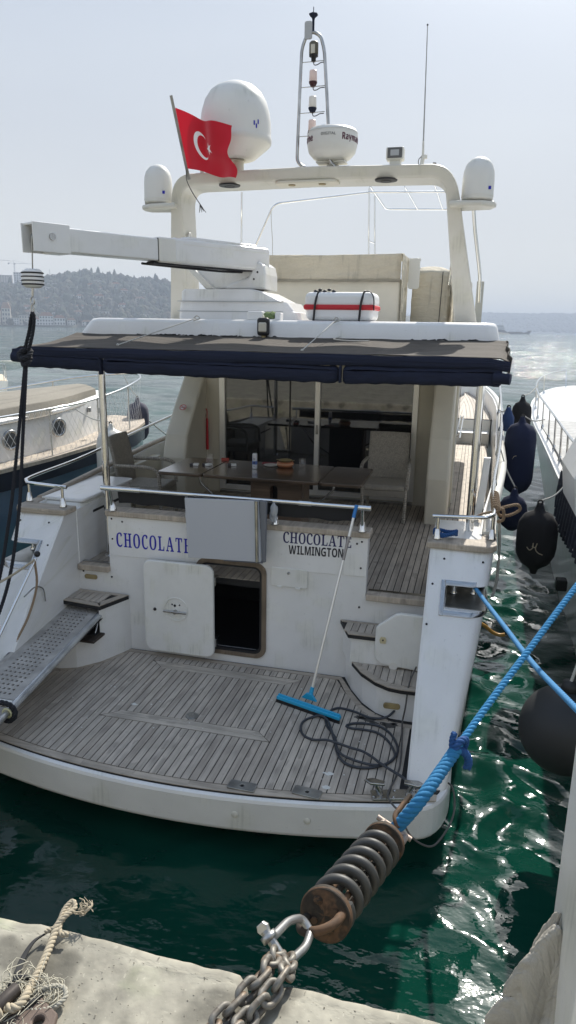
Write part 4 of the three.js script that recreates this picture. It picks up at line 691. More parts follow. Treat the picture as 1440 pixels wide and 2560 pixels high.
// ================================================================ flybridge, arch and awning (parts of the yacht)
{
  const ring = (y, x0, x1, z0, z1, r) => rrect(x0, x1, z0, z1, r, 5).map(([x, z]) => V(x, y, z)).reverse();
  const fb = part(yacht, 'flybridge_deck', loft([ring(3.14, -3.98, .17, -14.5, -6.82, .12), ring(3.18, -4.03, .20, -14.5, -6.78, .12), ring(3.31, -4.02, .195, -14.5, -6.765, .12), ring(3.44, -3.925, .165, -14.5, -6.80, .12), ring(3.472, -3.90, .145, -14.5, -6.83, .12), ring(3.48, -3.86, .11, -14.5, -6.88, .12)], true, 40), M.gel);
  part(yacht, 'cockpit_ceiling', box(-3.9, .12, 3.12, 3.138, -9.2, -6.85), M.lining);
  // flaked sealant where the canvas track meets the moulding
  for (let k = 0; k < 46; k++) { const x = k < 34 ? rr(-3.35, -1.9) : rr(-.75, .12); part(fb, 'sealant_flake', prism([[0, 0], [rr(.02, .09), rr(-.004, .006)], [rr(.015, .06), rr(.006, .016)], [.004, rr(.004, .012)]], 'z', 0, .004).translate(x, 3.318 + rr(-.004, .004), -6.762), M.blackSoft); }
  // stern light on the fascia
  const nl = part(fb, 'stern_light', box(-2.055, -1.935, 3.33, 3.50, -6.77, -6.70, .03), M.black); part(nl, 'lens', box(-2.035, -1.955, 3.365, 3.455, -6.715, -6.688, .02), M.lampGlass); part(nl, 'bracket', merge([rod([-1.995, 3.30, -6.74], [-1.995, 3.34, -6.74], .022, 12), lathe([[0, 0], [.035, 0], [.03, .012], [0, .012]], -1.995, 3.30, -6.735, 14)]), M.brass);
  // cleats for the lashings
  for (const [x, x2, y2] of [[-2.70, -3.14, 3.235], [-1.30, -1.43, 3.225]]) { const c = part(fb, 'lashing', merge([rod([x, 3.485, -6.78], [x2, y2, -5.98], .005, 6), tube([[x - .03, 3.485, -6.79], [x, 3.51, -6.80], [x + .035, 3.485, -6.79], [x, 3.47, -6.775], [x - .025, 3.46, -6.77]], .006, 20, 6), new THREE.SphereGeometry(.014, 8, 6).translate(x2, y2, -5.98)]), M.paleRope); }
  part(fb, 'loose_cord', tube([[-1.24, 3.335, -6.70], [-1.27, 3.315, -6.55], [-1.15, 3.305, -6.50], [-.98, 3.305, -6.46], [-.93, 3.308, -6.44]], .005, 30, 6), M.paleRope);

  // ---- awning: canvas top and rolled navy curtains
  const aw = part(yacht, 'awning', sheet((u, v) => {
    const x = lerp(-4.05, .25, u), e = Math.abs(u - .5) * 2, z = lerp(-6.80, -5.74, v) + (e > .985 ? -.04 : 0);
    const y = lerp(3.318, 3.205, v) - .02 * Math.sin(v * Math.PI) * (1 + .5 * Math.sin(u * 25)) + .009 * (fbm(u * 26, v * 3, 151, 3) - .5) - .03 * sstep(.96, 1, e) * v; return [x, y, z];
  }, 120, 16, .008), M.awning);
  part(aw, 'hem', sheet((u, v) => { const x = lerp(-4.055, .255, u); return [x, lerp(3.206, 3.125, v) + .004 * Math.sin(u * 30 + v * 4) - .02 * sstep(.92, 1, Math.abs(u - .5) * 2), -5.735 + .012 * Math.sin(v * 3) + .008 * (fbm(u * 30, v * 2, 153, 3) - .5)]; }, 120, 5, .007), M.navyFold);
  const roll = (x0, x1, y0, y1, rz, ry) => sheet((u, v) => {   // flattened roll of curtain, slightly lumpy, ends closed
    const a = v * 6.2832 + .6, e = Math.min(1, Math.min(u, 1 - u) * 30 + .72), lump = 1 + .32 * (fbm(u * 11 * (x1 - x0), v * 3, 155, 4, 0) - .5), spi = 1 - .18 * v;
    return [lerp(x0, x1, u), lerp(y0, y1, u) + ry * spi * e * lump * Math.sin(a), -5.76 + rz * spi * e * lump * Math.cos(a) ];
  }, 70, 18, .006);
  const capEnd = (x, y, rz, ry) => prism(Array.from({ length: 20 }, (_, k) => [-5.76 + rz * .95 * Math.cos(k / 20 * 6.2832), y + ry * .95 * Math.sin(k / 20 * 6.2832)]), 'x', x - .004, x + .004);
  for (const [x0, x1, y0, y1] of [[-3.97, -3.19, 3.10, 3.075], [-3.165, -1.07, 3.065, 3.045], [-1.03, .20, 3.045, 3.06]]) { const r = part(aw, 'rolled_curtain', roll(x0, x1, y0, y1, .052, .078), M.navy); part(r, 'roll_end', capEnd(x0 + .012, y0, .036, .055), M.navyFold); part(r, 'roll_end', capEnd(x1 - .012, y1, .036, .055), M.navyFold); }
  part(aw, 'roll_core', rod([.14, 3.06, -5.73], [.262, 3.055, -5.70], .042, 18), M.navyFold); part(aw, 'roll_core', rod([-4.06, 3.12, -5.74], [-3.95, 3.11, -5.74], .046, 14), M.navyFold);
  for (const x of [-3.18, -1.05]) part(aw, 'strap', box(x - .009, x + .009, 2.985, 3.12, -5.76, -5.70, .004), M.navyFold);
  part(aw, 'side_panel', sheet((u, v) => [.252 + .012 * Math.sin(u * 14 + v * 3), lerp(3.33 - .115 * u, 3.10 - .02 * Math.sin(u * 9), v), lerp(-6.78, -5.72, u)], 22, 8, .006), mat(.13, .115, .10, .9, { map: canvasTex, bumpMap: wrinkBump, bumpScale: .02 }));
  for (const [x, y0] of [[-3.33, 1.22], [.055, 1.24]]) { const p = part(yacht, 'awning_post', rod([x, y0, -6.0], [x, 3.2, -6.0], .034, 16), M.chrome); part(p, 'foot', lathe([[0, 0], [.06, 0], [.055, .012], [.036, .02], [0, .02]], x, y0, -6.0, 18), M.chrome); }

  // ---- radar arch (outline in the transverse plane, raked aft as it rises)
  const o = [[-3.63, 3.44], [-3.60, 3.50]], half = [];
  const L = (x, y) => [x, y];
  const outer = [L(-3.60, 3.46), L(-3.335, 4.70)]; for (let k = 1; k <= 7; k++) { const a = k / 7; const t = a, p0 = [-3.335, 4.70], p1 = [-3.28, 4.955], p2 = [-3.07, 4.965]; outer.push([(1 - t) ** 2 * p0[0] + 2 * t * (1 - t) * p1[0] + t * t * p2[0], (1 - t) ** 2 * p0[1] + 2 * t * (1 - t) * p1[1] + t * t * p2[1]]); }
  const MX = -1.81, mm = p => [2 * MX - p[0], p[1]];
  const inner = [L(-3.36, 3.46), L(-3.205, 4.70)]; for (let k = 1; k <= 6; k++) { const t = k / 6, p0 = [-3.205, 4.70], p1 = [-3.185, 4.845], p2 = [-3.04, 4.85]; inner.push([(1 - t) ** 2 * p0[0] + 2 * t * (1 - t) * p1[0] + t * t * p2[0], (1 - t) ** 2 * p0[1] + 2 * t * (1 - t) * p1[1] + t * t * p2[1]]); }
  const poly = [...outer, [MX, 4.985], ...outer.map(mm).reverse(), ...inner.map(mm), [MX, 4.865], ...inner.slice().reverse()].reverse();
  const ag = prism(poly, 'z', -8.62, -8.20, .025); { const p = ag.attributes.position; for (let i = 0; i < p.count; i++) { const y = p.getY(i); p.setZ(i, p.getZ(i) + (y - 3.46) * .42); } const g2 = creased(ag.index ? ag : mergeVertices(ag), 34); ag.copy(g2); buv(ag); }
  const arch = part(yacht, 'radar_arch', ag, mat(.68, .665, .61, .38, { map: gelTex }));
  const AZ = -7.72; // middle of the arch top
  for (const [x, z] of [[-2.66, AZ + .03], [-1.01, AZ + .03]]) { const s = part(arch, 'speaker', lathe([[0, 0], [.115, 0], [.11, .012], [0, .02]], 0, 0, 0, 30).rotateX(Math.PI).translate(x, 4.858, z), M.black); part(s, 'grille', lathe([[.045, 0], [.05, -.004], [.055, 0]], x, 4.842, z, 24), M.blackSoft); }
  const al = part(arch, 'light_panel', prism(rrect(-2.15, -1.49, AZ - .09, AZ + .12, .06, 5), 'y', 4.838, 4.866, .01), M.cream); for (const x of [-1.98, -1.66]) part(al, 'spot', lathe([[0, 0], [.04, 0], [.035, -.008], [0, -.008]], x, 4.838, AZ + .03, 18), M.brass);
  part(arch, 'leg_badge', lathe([[0, 0], [.05, 0], [.045, .012], [.03, .012], [.03, .006], [0, .006]], 0, 0, 0, 24).rotateZ(-Math.PI / 2).rotateY(0).translate(-3.215, 4.38, -7.92), M.dome);
  // dome brackets and small domes
  for (const [x, yb, s] of [[-3.515, 4.70, -1], [-.115, 4.645, 1]]) {
    part(arch, 'dome_bracket', prism([[x - s * .26, -7.62], [x + s * .05, -7.63], [x + s * .17, -7.72], [x + s * .19, -7.80], [x + s * .15, -7.92], [x - s * .25, -7.98]].map(p => p), 'y', yb - .06, yb - .005, .02), arch.material);
    const d = part(arch, 'small_dome', lathe([[0, 0], [.148, 0], [.152, .03], [.150, .045], [.1535, .05], [.153, .20], [.147, .27], [.128, .33], [.09, .375], [.045, .398], [0, .404]], x, yb, -7.78, 36), M.dome); part(d, 'dome_collar', lathe([[.1545, .04], [.156, .045], [.1545, .05]], x, yb, -7.78, 36), M.offwhite); part(d, 'badge', box(x + .10, x + .125, yb + .09, yb + .12, -7.67, -7.66), M.blueInk);
  }
  // big dome
  const bx = -2.60, bd = part(arch, 'satellite_dome', lathe([[0, 5.10], [.17, 5.10], [.21, 5.115], [.355, 5.235], [.372, 5.26], [.374, 5.30], [.366, 5.305], [.366, 5.34], [.364, 5.45], [.350, 5.55], [.318, 5.65], [.262, 5.735], [.19, 5.79], [.10, 5.825], [0, 5.835]], bx, 0, AZ, 48), M.dome);
  part(bd, 'pedestal', merge([rod([bx + .03, 4.96, AZ], [bx + .03, 5.11, AZ], .055, 16), lathe([[0, 0], [.12, 0], [.12, .012], [0, .012]], bx + .03, 4.965, AZ, 20), lathe([[0, 5.085], [.10, 5.085], [.10, 5.1], [0, 5.1]], bx, 0, AZ, 20)]), M.cream);
  for (const [a, y] of [[.62, 5.36], [.68, 5.40], [.55, 5.385]]) part(bd, 'lettering', box(-.007, .007, -.02, .02, 0, .003).rotateY(a + .3).translate(bx + .366 * Math.sin(a + .3), y, AZ + .366 * Math.cos(a + .3)), M.blueInk);
  part(arch, 'horn', merge([rod([-2.96, 4.95, AZ + .05], [-2.96, 5.04, AZ + .05], .022, 10), lathe([[0, 0], [.035, .0], [.03, .05], [0, .06]], -2.96, 5.03, AZ + .05, 14)]), M.offwhite); part(arch, 'horn', merge([rod([-2.85, 4.95, AZ + .05], [-2.85, 5.02, AZ + .05], .02, 10), new THREE.SphereGeometry(.052, 14, 10).scale(1, .8, 1).translate(-2.85, 5.05, AZ + .05)]), M.cream);
  // radar scanner with printed name bent round it
  const rx = -1.575, rz = AZ, rad = part(arch, 'radar_dome', lathe([[0, 5.045], [.13, 5.045], [.19, 5.075], [.235, 5.125], [.252, 5.19], [.256, 5.285], [.250, 5.30], [.256, 5.305], [.235, 5.335], [.15, 5.355], [0, 5.36]], rx, 0, rz, 44), M.dome);
  const wrapText = (txt, f, size, a0, y, m, wsc) => { const g = new TextGeometry(txt, { font: f, size, depth: .0015, curveSegments: 4 }); g.scale(wsc, 1, 1); const p = g.attributes.position; for (let i = 0; i < p.count; i++) { const a = a0 + p.getX(i) / .256, r = .2555 + p.getZ(i) - .012 * clamp((5.22 - (y + p.getY(i))) / .06, 0, 1); p.setXYZ(i, rx + r * Math.sin(a), y + p.getY(i), rz + r * Math.cos(a)); } g.computeVertexNormals(); part(rad, 'lettering', g, m); };
  wrapText('DIGITAL', font.sansR, .024, -.27, 5.24, M.blackInk, 1.25); wrapText('Raymarine', font.sans, .062, .56, 5.205, M.maroon, .8); wrapText('Raymarine', font.sans, .062, -2.06, 5.205, M.maroon, .8);
  part(rad, 'bracket', merge([box(rx - .15, rx + .15, 5.028, 5.046, rz - .08, rz + .08, .006), rod([rx - .02, 4.95, rz], [rx - .02, 5.03, rz], .03, 14), rod([rx + .04, 4.95, rz - .05], [rx + .04, 5.03, rz - .05], .025, 14)]), M.offwhite);
  // mast ladder with signal lamps
  const mz = AZ + .10, mast = part(arch, 'signal_mast', sweep(bent([[-1.80, 4.965, mz], [-1.915, 5.03, mz], [-1.90, 5.6, mz], [-1.885, 6.05, mz], [-1.84, 6.16, mz], [-1.775, 6.19, mz], [-1.70, 6.15, mz], [-1.66, 6.03, mz], [-1.62, 5.6, mz], [-1.575, 5.03, mz], [-1.50, 4.965, mz]], .06, 5), .0165, 10), M.steel);
  const lamps = [[6.02, 0], [5.80, 1], [5.57, 2], [5.36, 1]];
  for (const [y, k] of lamps) {
    part(mast, 'rung', rod([-1.895, y - .09, mz], [-1.64, y - .085, mz], .0045, 6), M.steel);
    const l = part(mast, 'signal_lamp', lathe(k ? [[0, -.09], [.022, -.09], [.04, -.058], [.042, -.045], [0, -.045]] : [[0, -.09], [.022, -.09], [.024, -.05], [.044, -.045], [.044, -.03], [0, -.03]], -1.765, y, mz, 18), k === 2 ? M.navyFold : k ? mat(.05, .008, .012, .5) : M.black);
    part(l, 'lens', lathe(k ? [[0, .055], [.034, .055], [.037, .045], [.039, -.044], [0, -.044]] : [[0, .085], [.03, .085], [.045, .07], [.045, -.03], [0, -.03]], -1.765, y, mz, 20), k === 2 ? M.lens : k ? M.lensPink : mat(.10, .09, .06, .35)); if (!k) part(l, 'filament_window', box(-1.785, -1.745, 5.99, 6.07, mz + .034, mz + .047, .005), M.lampGlass);
    part(l, 'wire', tube([[-1.765, y - .09, mz], [-1.755, y - .12, mz + .01], [-1.725, y - .122, mz + .012], [-1.69, y - .105, mz + .01], [-1.648, y - .10, mz]], .0045, 16, 5), M.blackSoft);
  }
  part(mast, 'masthead_plate', prism(rrect(-1.855, -1.78, 6.12, 6.275, .02, 4), 'z', mz + .01, mz + .03, .004), M.grey); part(mast, 'masthead_sensor', merge([lathe([[0, 0], [.012, 0], [.016, .02], [.045, .045], [.045, .055], [0, .05]], -1.775, 6.285, mz, 6), rod([-1.775, 6.17, mz], [-1.775, 6.29, mz], .012, 8), rod([-1.775, 6.33, mz], [-1.775, 6.40, mz], .004, 5)]), M.navyFold);
  // floodlight, whip aerial, small horn
  const fl = part(arch, 'floodlight', box(-1.02, -.845, 5.03, 5.15, AZ - .06, AZ + .07, .018), M.offwhite); part(fl, 'glass', box(-1.005, -.86, 5.045, 5.14, AZ + .062, AZ + .076, .008), mat(.10, .10, .10, .15)); part(fl, 'reflector', box(-.975, -.89, 5.065, 5.12, AZ + .070, AZ + .078, .01), M.grey); part(fl, 'pedestal', merge([box(-.985, -.875, 4.95, 5.04, AZ - .05, AZ + .04, .01)]), M.offwhite);
  const an = part(arch, 'whip_aerial', rod([-.665, 5.13, AZ], [-.69, 6.20, AZ], .0075, 8, .004), M.steelDull); part(an, 'ferrule', merge([rod([-.662, 5.06, AZ], [-.667, 5.2, AZ], .013, 10, .009), rod([-.675, 4.95, AZ], [-.66, 5.07, AZ], .02, 10), box(-.66, -.62, 5.04, 5.075, AZ - .02, AZ + .02, .006)]), M.offwhite); part(an, 'tip', new THREE.SphereGeometry(.009, 8, 6).translate(-.69, 6.20, AZ), M.blackSoft); part(an, 'coax', tube([[-.675, 5.06, AZ + .01], [-.70, 5.03, AZ + .02], [-.70, 4.98, AZ + .02], [-.69, 4.95, AZ + .01]], .004, 14, 5), M.cable);
  part(arch, 'anchor_lamp', merge([rod([-.55, 4.95, AZ], [-.545, 5.0, AZ], .018, 10), rod([-.56, 4.94, AZ - .01], [-.56, 4.98, AZ - .01], .012, 8)]), M.blackSoft);
  // tube bracing forward of the starboard leg
  part(yacht, 'side_brace', merge([sweep(bent([[-.20, 4.86, -8.1], [-.17, 4.80, -8.15], [-.13, 4.5, -8.3], [-.03, 4.0, -8.6], [-.02, 3.72, -8.62]], .1, 5), .02, 10), sweep(bent([[-.25, 4.85, -8.0], [-.16, 4.86, -8.1], [-.145, 4.72, -8.15]], .06, 6), .014, 8)]), M.chrome);
  part(yacht, 'wind_screen', box(-.06, .02, 3.47, 3.95, -9.4, -8.62, .01), mat(.6, .6, .56, .2, { phys: true, transmission: .5, thickness: 0 }));

  // ---- folded bimini frame
  const bt = (l, r = .0135) => sweep(bent(l, .10, 5), r, 8);
  part(yacht, 'bimini_frame', merge([bt([[-2.97, 3.6, -9.0], [-2.955, 5.02, -9.0]]), bt([[-2.92, 4.25, -9.2], [-2.60, 4.91, -9.2], [-1.55, 5.15, -10], [-.50, 5.16, -10.2]]), bt([[-1.53, 5.20, -10], [-1.50, 4.3, -10]], .012), bt([[-1.47, 5.12, -10.1], [-1.43, 4.35, -10.1]], .012), bt([[-1.52, 5.22, -10.0], [-1.43, 5.09, -11], [-.45, 5.08, -11.1]]), bt([[-1.08, 5.22, -10.1], [-.98, 5.085, -11.05]], .010), bt([[-.70, 5.24, -10.1], [-.63, 5.085, -11.05]], .010), rod([-1.51, 4.55, -10], [-1.44, 4.53, -10.1], .01)]), M.chrome);
  part(yacht, 'bimini_cord', tube([[-2.62, 4.82, -9.15], [-2.60, 4.65, -9.1], [-2.57, 4.45, -9.05], [-2.555, 4.28, -9.0]], .004, 14, 5), M.paleRope);

  // ---- flybridge seat with cloth cover, helm cover
  const seat = part(yacht, 'flybridge_seat', box(-2.86, -.93, 3.47, 4.0, -9.7, -8.86, .04), M.cream);
  part(seat, 'seat_cover', sheet((u, v) => {    // cloth thrown over the seat back: up the after face, over the top
    const x = lerp(-2.88, -.94, u), n = .03 * (fbm(u * 9, v * 5, 161, 4) - .5), s = v * 1.5; const e = u > .985 ? .015 : 0;
    return s < .62 ? [x, 3.965 + s / .62 * .31 + (fbm(u * 14, 2, 163, 3) - .5) * .012 * v, -8.835 + n - e] : [x, 4.275 + .02 * Math.sin((s - .62) * 4) + n * .4 - .01 * Math.sin(u * 3.14), -8.835 - (s - .62) * .95];
  }, 80, 26, .008), M.cover);
  part(seat, 'cover_hem', sheet((u, v) => [lerp(-2.88, -.945, u), lerp(3.955, 3.985, v) + .003 * Math.sin(u * 50), -8.815 + .004 * Math.sin(u * 31)], 60, 1, .008), M.cover);
  part(seat, 'side_curtain', sheet((u, v) => [-.925 + .02 * Math.sin(v * 5 + 1) * u + .01 * (fbm(u * 8, v * 8, 165, 3) - .5), lerp(4.27, 3.475, v), lerp(-8.82, -9.5, u)], 18, 24, .006), M.cover); part(seat, 'cover_stud', new THREE.SphereGeometry(.012, 8, 6).translate(-2.50, 4.04, -8.80), M.brass);
  part(yacht, 'helm_screen', merge([prism(rrect(-.89, -.755, 3.90, 4.26, .03, 3), 'z', -9.30, -9.27, .006), box(-.89, -.755, 4.24, 4.262, -9.4, -9.28, .005)]), M.offwhite);
  const hx = part(yacht, 'helm_cover', sheet((u, v) => {
    const a = u * 3; let x, z; if (a < 1) { x = lerp(-.90, -.86, a); z = lerp(-10.2, -9.55, a); } else if (a < 2) { x = lerp(-.86, -.40, a - 1); z = -9.55 + .03 * Math.sin((a - 1) * 3.14); } else { x = lerp(-.40, -.345, a - 2); z = lerp(-9.55, -10.2, a - 2); }
    const n = .05 * (fbm(u * 10, v * 4, 167, 4) - .5); const y = v < .82 ? lerp(3.48, 4.13, v / .82) : 4.13 + .07 * Math.sin((v - .82) / .18 * 1.57) ; const in_ = v > .82 ? (v - .82) / .18 : 0; return [lerp(x, -.62, in_ * .75) + n * .5, y + (v > .8 ? .03 * (fbm(u * 7, 3, 169, 3) - .5) : 0), lerp(z, -9.9, in_ * .75) + n];
  }, 60, 30, .006), M.coverDark);
  part(hx, 'seam', rod([-.50, 3.48, -9.505], [-.485, 4.12, -9.505], .005, 5), M.blackSoft);
  part(yacht, 'helm_console', box(-.33, -.12, 3.47, 4.0, -9.9, -9.4, .03), M.cream); part(yacht, 'instrument_hood', box(-.36, -.20, 4.0, 4.13, -9.62, -9.42, .015), M.black); part(yacht, 'helm_stay', rod([-.36, 4.45, -9.3], [-.40, 3.95, -9.35], .016, 8), M.chrome);

  // ---- davit crane on the port side
  const base = part(yacht, 'crane_base', loft([[-3.15, -2.30, 3.47, -1.78], [-3.15, -2.30, 3.56, -1.80], [-3.145, -2.30, 3.572, -1.86], [-3.14, -2.3, 3.665, -1.94], [-3.13, -2.3, 3.675, -2.0], [-3.13, -2.3, 3.77, -2.20], [-3.10, -2.3, 3.795, -2.32]].map(([x0, , y, x1]) => rrect(x0, x1, -8.1, -7.38 - (y - 3.47) * .12, .06, 4).map(([x, z]) => V(x, y, z)).reverse()), true, 30), M.gel);
  for (const y of [3.568, 3.67]) part(base, 'groove', box(-3.153, -1.98, y - .004, y + .004, -7.43, -7.386, 0), M.grey);
  const A = V(-2.30, 4.105, -7.72), Bp = V(-3.50, 4.082, -5.45), dir = Bp.clone().sub(A), LB = dir.length(); dir.normalize();
  const sideV = V(0, 1, 0).cross(dir).normalize(), upV = dir.clone().cross(sideV);
  const bm = (g) => { g.applyMatrix4(new THREE.Matrix4().makeBasis(sideV, upV, dir)); g.translate(A.x, A.y, A.z); return buv(g); };
  const rb = (w, h, z0, z1, r, dy = 0) => { const g = new RoundedBoxGeometry(w, h, z1 - z0, 3, r); g.translate(0, dy, (z0 + z1) / 2); return g; };
  const boom = part(yacht, 'crane_boom', bm(rb(.20, .235, -.02, LB * .50, .035)), M.gel);
  part(boom, 'boom_top', bm(rb(.13, .03, .15, LB * .42, .012, .125)), M.gel); part(boom, 'boom_collar', bm(rb(.195, .222, LB * .46, LB * .565, .02, -.004)), M.gelWarm); part(boom, 'boom_slide', bm(rb(.165, .195, LB * .50, LB * .94, .015, -.004)), M.gel); part(boom, 'slide_gap', bm(rb(.17, .20, LB * .563, LB * .568, .005, -.004)), M.black); part(boom, 'boom_underside', bm(rb(.12, .02, LB * .02, LB * .58, .006, -.118)), M.blackSoft);
  const hd = part(boom, 'boom_head', bm(merge([rb(.012, .225, LB * .92, LB * 1.05, .005).translate(.088, 0, 0), rb(.012, .225, LB * .92, LB * 1.05, .005).translate(-.088, 0, 0), rb(.18, .02, LB * .92, LB * 1.04, .006, .105), rb(.18, .02, LB * .92, LB * .98, .006, -.105)])), M.gel);
  part(hd, 'sheave', bm(merge([-.05, -.025, 0, .025, .05].map(x => { const g = new THREE.TorusGeometry(.062, .013, 8, 22); g.rotateY(Math.PI / 2); g.translate(x, -.01, LB * 1.0); return g; }))), M.steelDull); part(hd, 'pin', bm(new THREE.CylinderGeometry(.028, .028, .21, 14).rotateZ(Math.PI / 2).translate(0, .01, LB * .985)), M.steel); part(hd, 'inner_guard', bm(rb(.15, .10, LB * .93, LB * .955, .005)), mat(.25, .20, .15, .8));
  for (const [z, y] of [[.35, .02], [1.05, .02]]) part(boom, 'bolt', bm(new THREE.SphereGeometry(.012, 8, 6).translate(-.102, y, z)), M.blackSoft);
  part(boom, 'boom_seam', bm(merge([rb(.203, .006, .02, LB * .455, .002, .062), rb(.203, .004, .02, LB * .455, .001, -.075)])), M.gelWarm); part(boom, 'hose', bm(tube([[-.06, -.125, .1], [-.055, -.14, .5], [-.06, -.135, 1.0], [-.06, -.125, LB * .6]], .011, 24, 8)), M.black); for (let k = 0; k < 4; k++) part(boom, 'rivet', bm(new THREE.SphereGeometry(.007, 8, 6).translate(-.099, k % 2 ? .085 : -.09, LB * (.475 + .07 * (k > 1 ? 1 : 0)))), M.steelDull); part(boom, 'warning_label', bm(rb(.002, .03, LB * .66, LB * .70, .0005, .03).translate(-.083, 0, 0)), mat(.5, .42, .12, .6));
  // knuckle under the boom root, turntable cover, slanted strut
  part(boom, 'knuckle', prism([[-2.34, 4.02], [-2.37, 3.94], [-2.50, 3.87], [-2.62, 3.81], [-2.78, 3.80], [-3.02, 4.0], [-2.92, 4.03]].reverse(), 'z', -7.74, -7.52, .02), M.gel); part(boom, 'strut', prism([[-3.06, 4.0], [-2.98, 4.0], [-2.76, 3.80], [-2.86, 3.80]].reverse(), 'z', -7.60, -7.46, .01), M.gelWarm); part(boom, 'pivot_gap', prism([[-3.0, 3.99], [-2.985, 3.99], [-2.76, 3.80], [-2.775, 3.80]].reverse(), 'z', -7.5, -7.47), M.blackSoft);
  part(base, 'turntable_cover', prism([[-2.66, 3.80], [-2.60, 3.86], [-2.40, 3.92], [-2.33, 4.05], [-2.28, 4.08], [-2.22, 4.04], [-2.20, 3.95], [-2.20, 3.80]].reverse(), 'z', -7.98, -7.50, .025), M.gel); part(base, 'turntable', rod([-2.5, 3.78, -7.75], [-2.5, 3.81, -7.75], .2, 24), M.black); for (const [x, y] of [[-2.33, 3.90], [-2.29, 3.97]]) part(base, 'bolt', new THREE.SphereGeometry(.01, 8, 6).translate(x, y, -7.497), M.blackSoft);
  // fall wire, weight ball, hook
  const T = V(-3.545, 4.06, -5.38); const wire = part(boom, 'fall_wire', rod([T.x, T.y + .03, T.z], [-3.575, 3.80, -5.40], .006, 6), M.steelDull);
  const wt = part(boom, 'hook_weight', lathe([[0, .075], [.06, .075], [.082, .055], [.088, 0], [.082, -.05], [.06, -.07], [0, -.075]], -3.578, 3.765, -5.40, 28), M.white); for (const y of [-.045, -.015, .015, .045]) part(wt, 'band', lathe([[.0845, -.006], [.0905, -.004], [.0905, .004], [.0845, .006]], -3.578, 3.765 + y, -5.40, 28), M.blackSoft); part(wt, 'swivel_hook', merge([rod([-3.585, 3.69, -5.40], [-3.59, 3.63, -5.40], .012, 8), sweep(curve([[-3.59, 3.63, -5.40], [-3.61, 3.60, -5.40], [-3.605, 3.565, -5.40], [-3.585, 3.565, -5.40], [-3.578, 3.60, -5.40], [-3.59, 3.63, -5.40]], 20), .007, 6), sweep(curve([[-3.595, 3.575, -5.40], [-3.61, 3.53, -5.40], [-3.605, 3.48, -5.40], [-3.595, 3.48, -5.40], [-3.588, 3.53, -5.40], [-3.595, 3.575, -5.40]], 20), .006, 6)]), M.steel);
  part(base, 'vent_box', box(-2.21, -2.06, 3.48, 3.56, -7.0, -6.9, .01), M.white); part(base, 'vent_box', box(-1.93, -1.87, 3.48, 3.55, -7.0, -6.9, .01), M.white);
}
single('green_cloth', 'crumpled green and white rag lying on the flybridge edge', 'cloth', (() => { const g = new THREE.SphereGeometry(.055, 16, 12), p = g.attributes.position; for (let i = 0; i < p.count; i++) { const v = V().fromBufferAttribute(p, i), k = .7 + .7 * vnoise(v.x * 60, v.z * 60 + v.y * 40, 171); p.setXYZ(i, v.x * k, Math.max(-.03, v.y * k * .7), v.z * k); } g.computeVertexNormals(); g.translate(-1.985, 3.52, -6.95); return g; })(), mat(.22, .30, .12, .9, { map: noiseTex }));
// life-raft canister
{
  const t = thing('liferaft_canister', 'white life raft canister with a red band and two black straps', 'life raft', [-1.32, 3.48, -7.1]);
  const b = part(t, 'canister', merge([box(-1.66, -.98, 3.60, 3.75, -7.42, -6.99, .055), box(-1.65, -.985, 3.485, 3.63, -7.41, -7.0, .05)]), M.white); part(b, 'red_band', box(-1.668, -.972, 3.583, 3.633, -7.43, -6.982, .02), M.red);
  for (const x of [-1.545, -1.10]) part(t, 'strap', sweep(bent([[x - .015, 3.48, -6.972], [x, 3.66, -6.966], [x + .02, 3.76, -7.02], [x + .02, 3.76, -7.4], [x, 3.6, -7.43]], .05, 5), .011, 4), M.black);
  part(t, 'strap_knot', merge([0, 1, 2, 3, 4].map(k => new THREE.SphereGeometry(.016, 7, 5).scale(1.4, .8, 1).translate(-1.56 + k * .045, 3.758 + (k % 2) * .012, -7.05))), M.black); part(t, 'lanyard', tube([[-1.08, 3.755, -7.0], [-1.02, 3.75, -6.99], [-.985, 3.70, -6.975], [-.975, 3.58, -6.97]], .006, 16, 5), M.black);
}
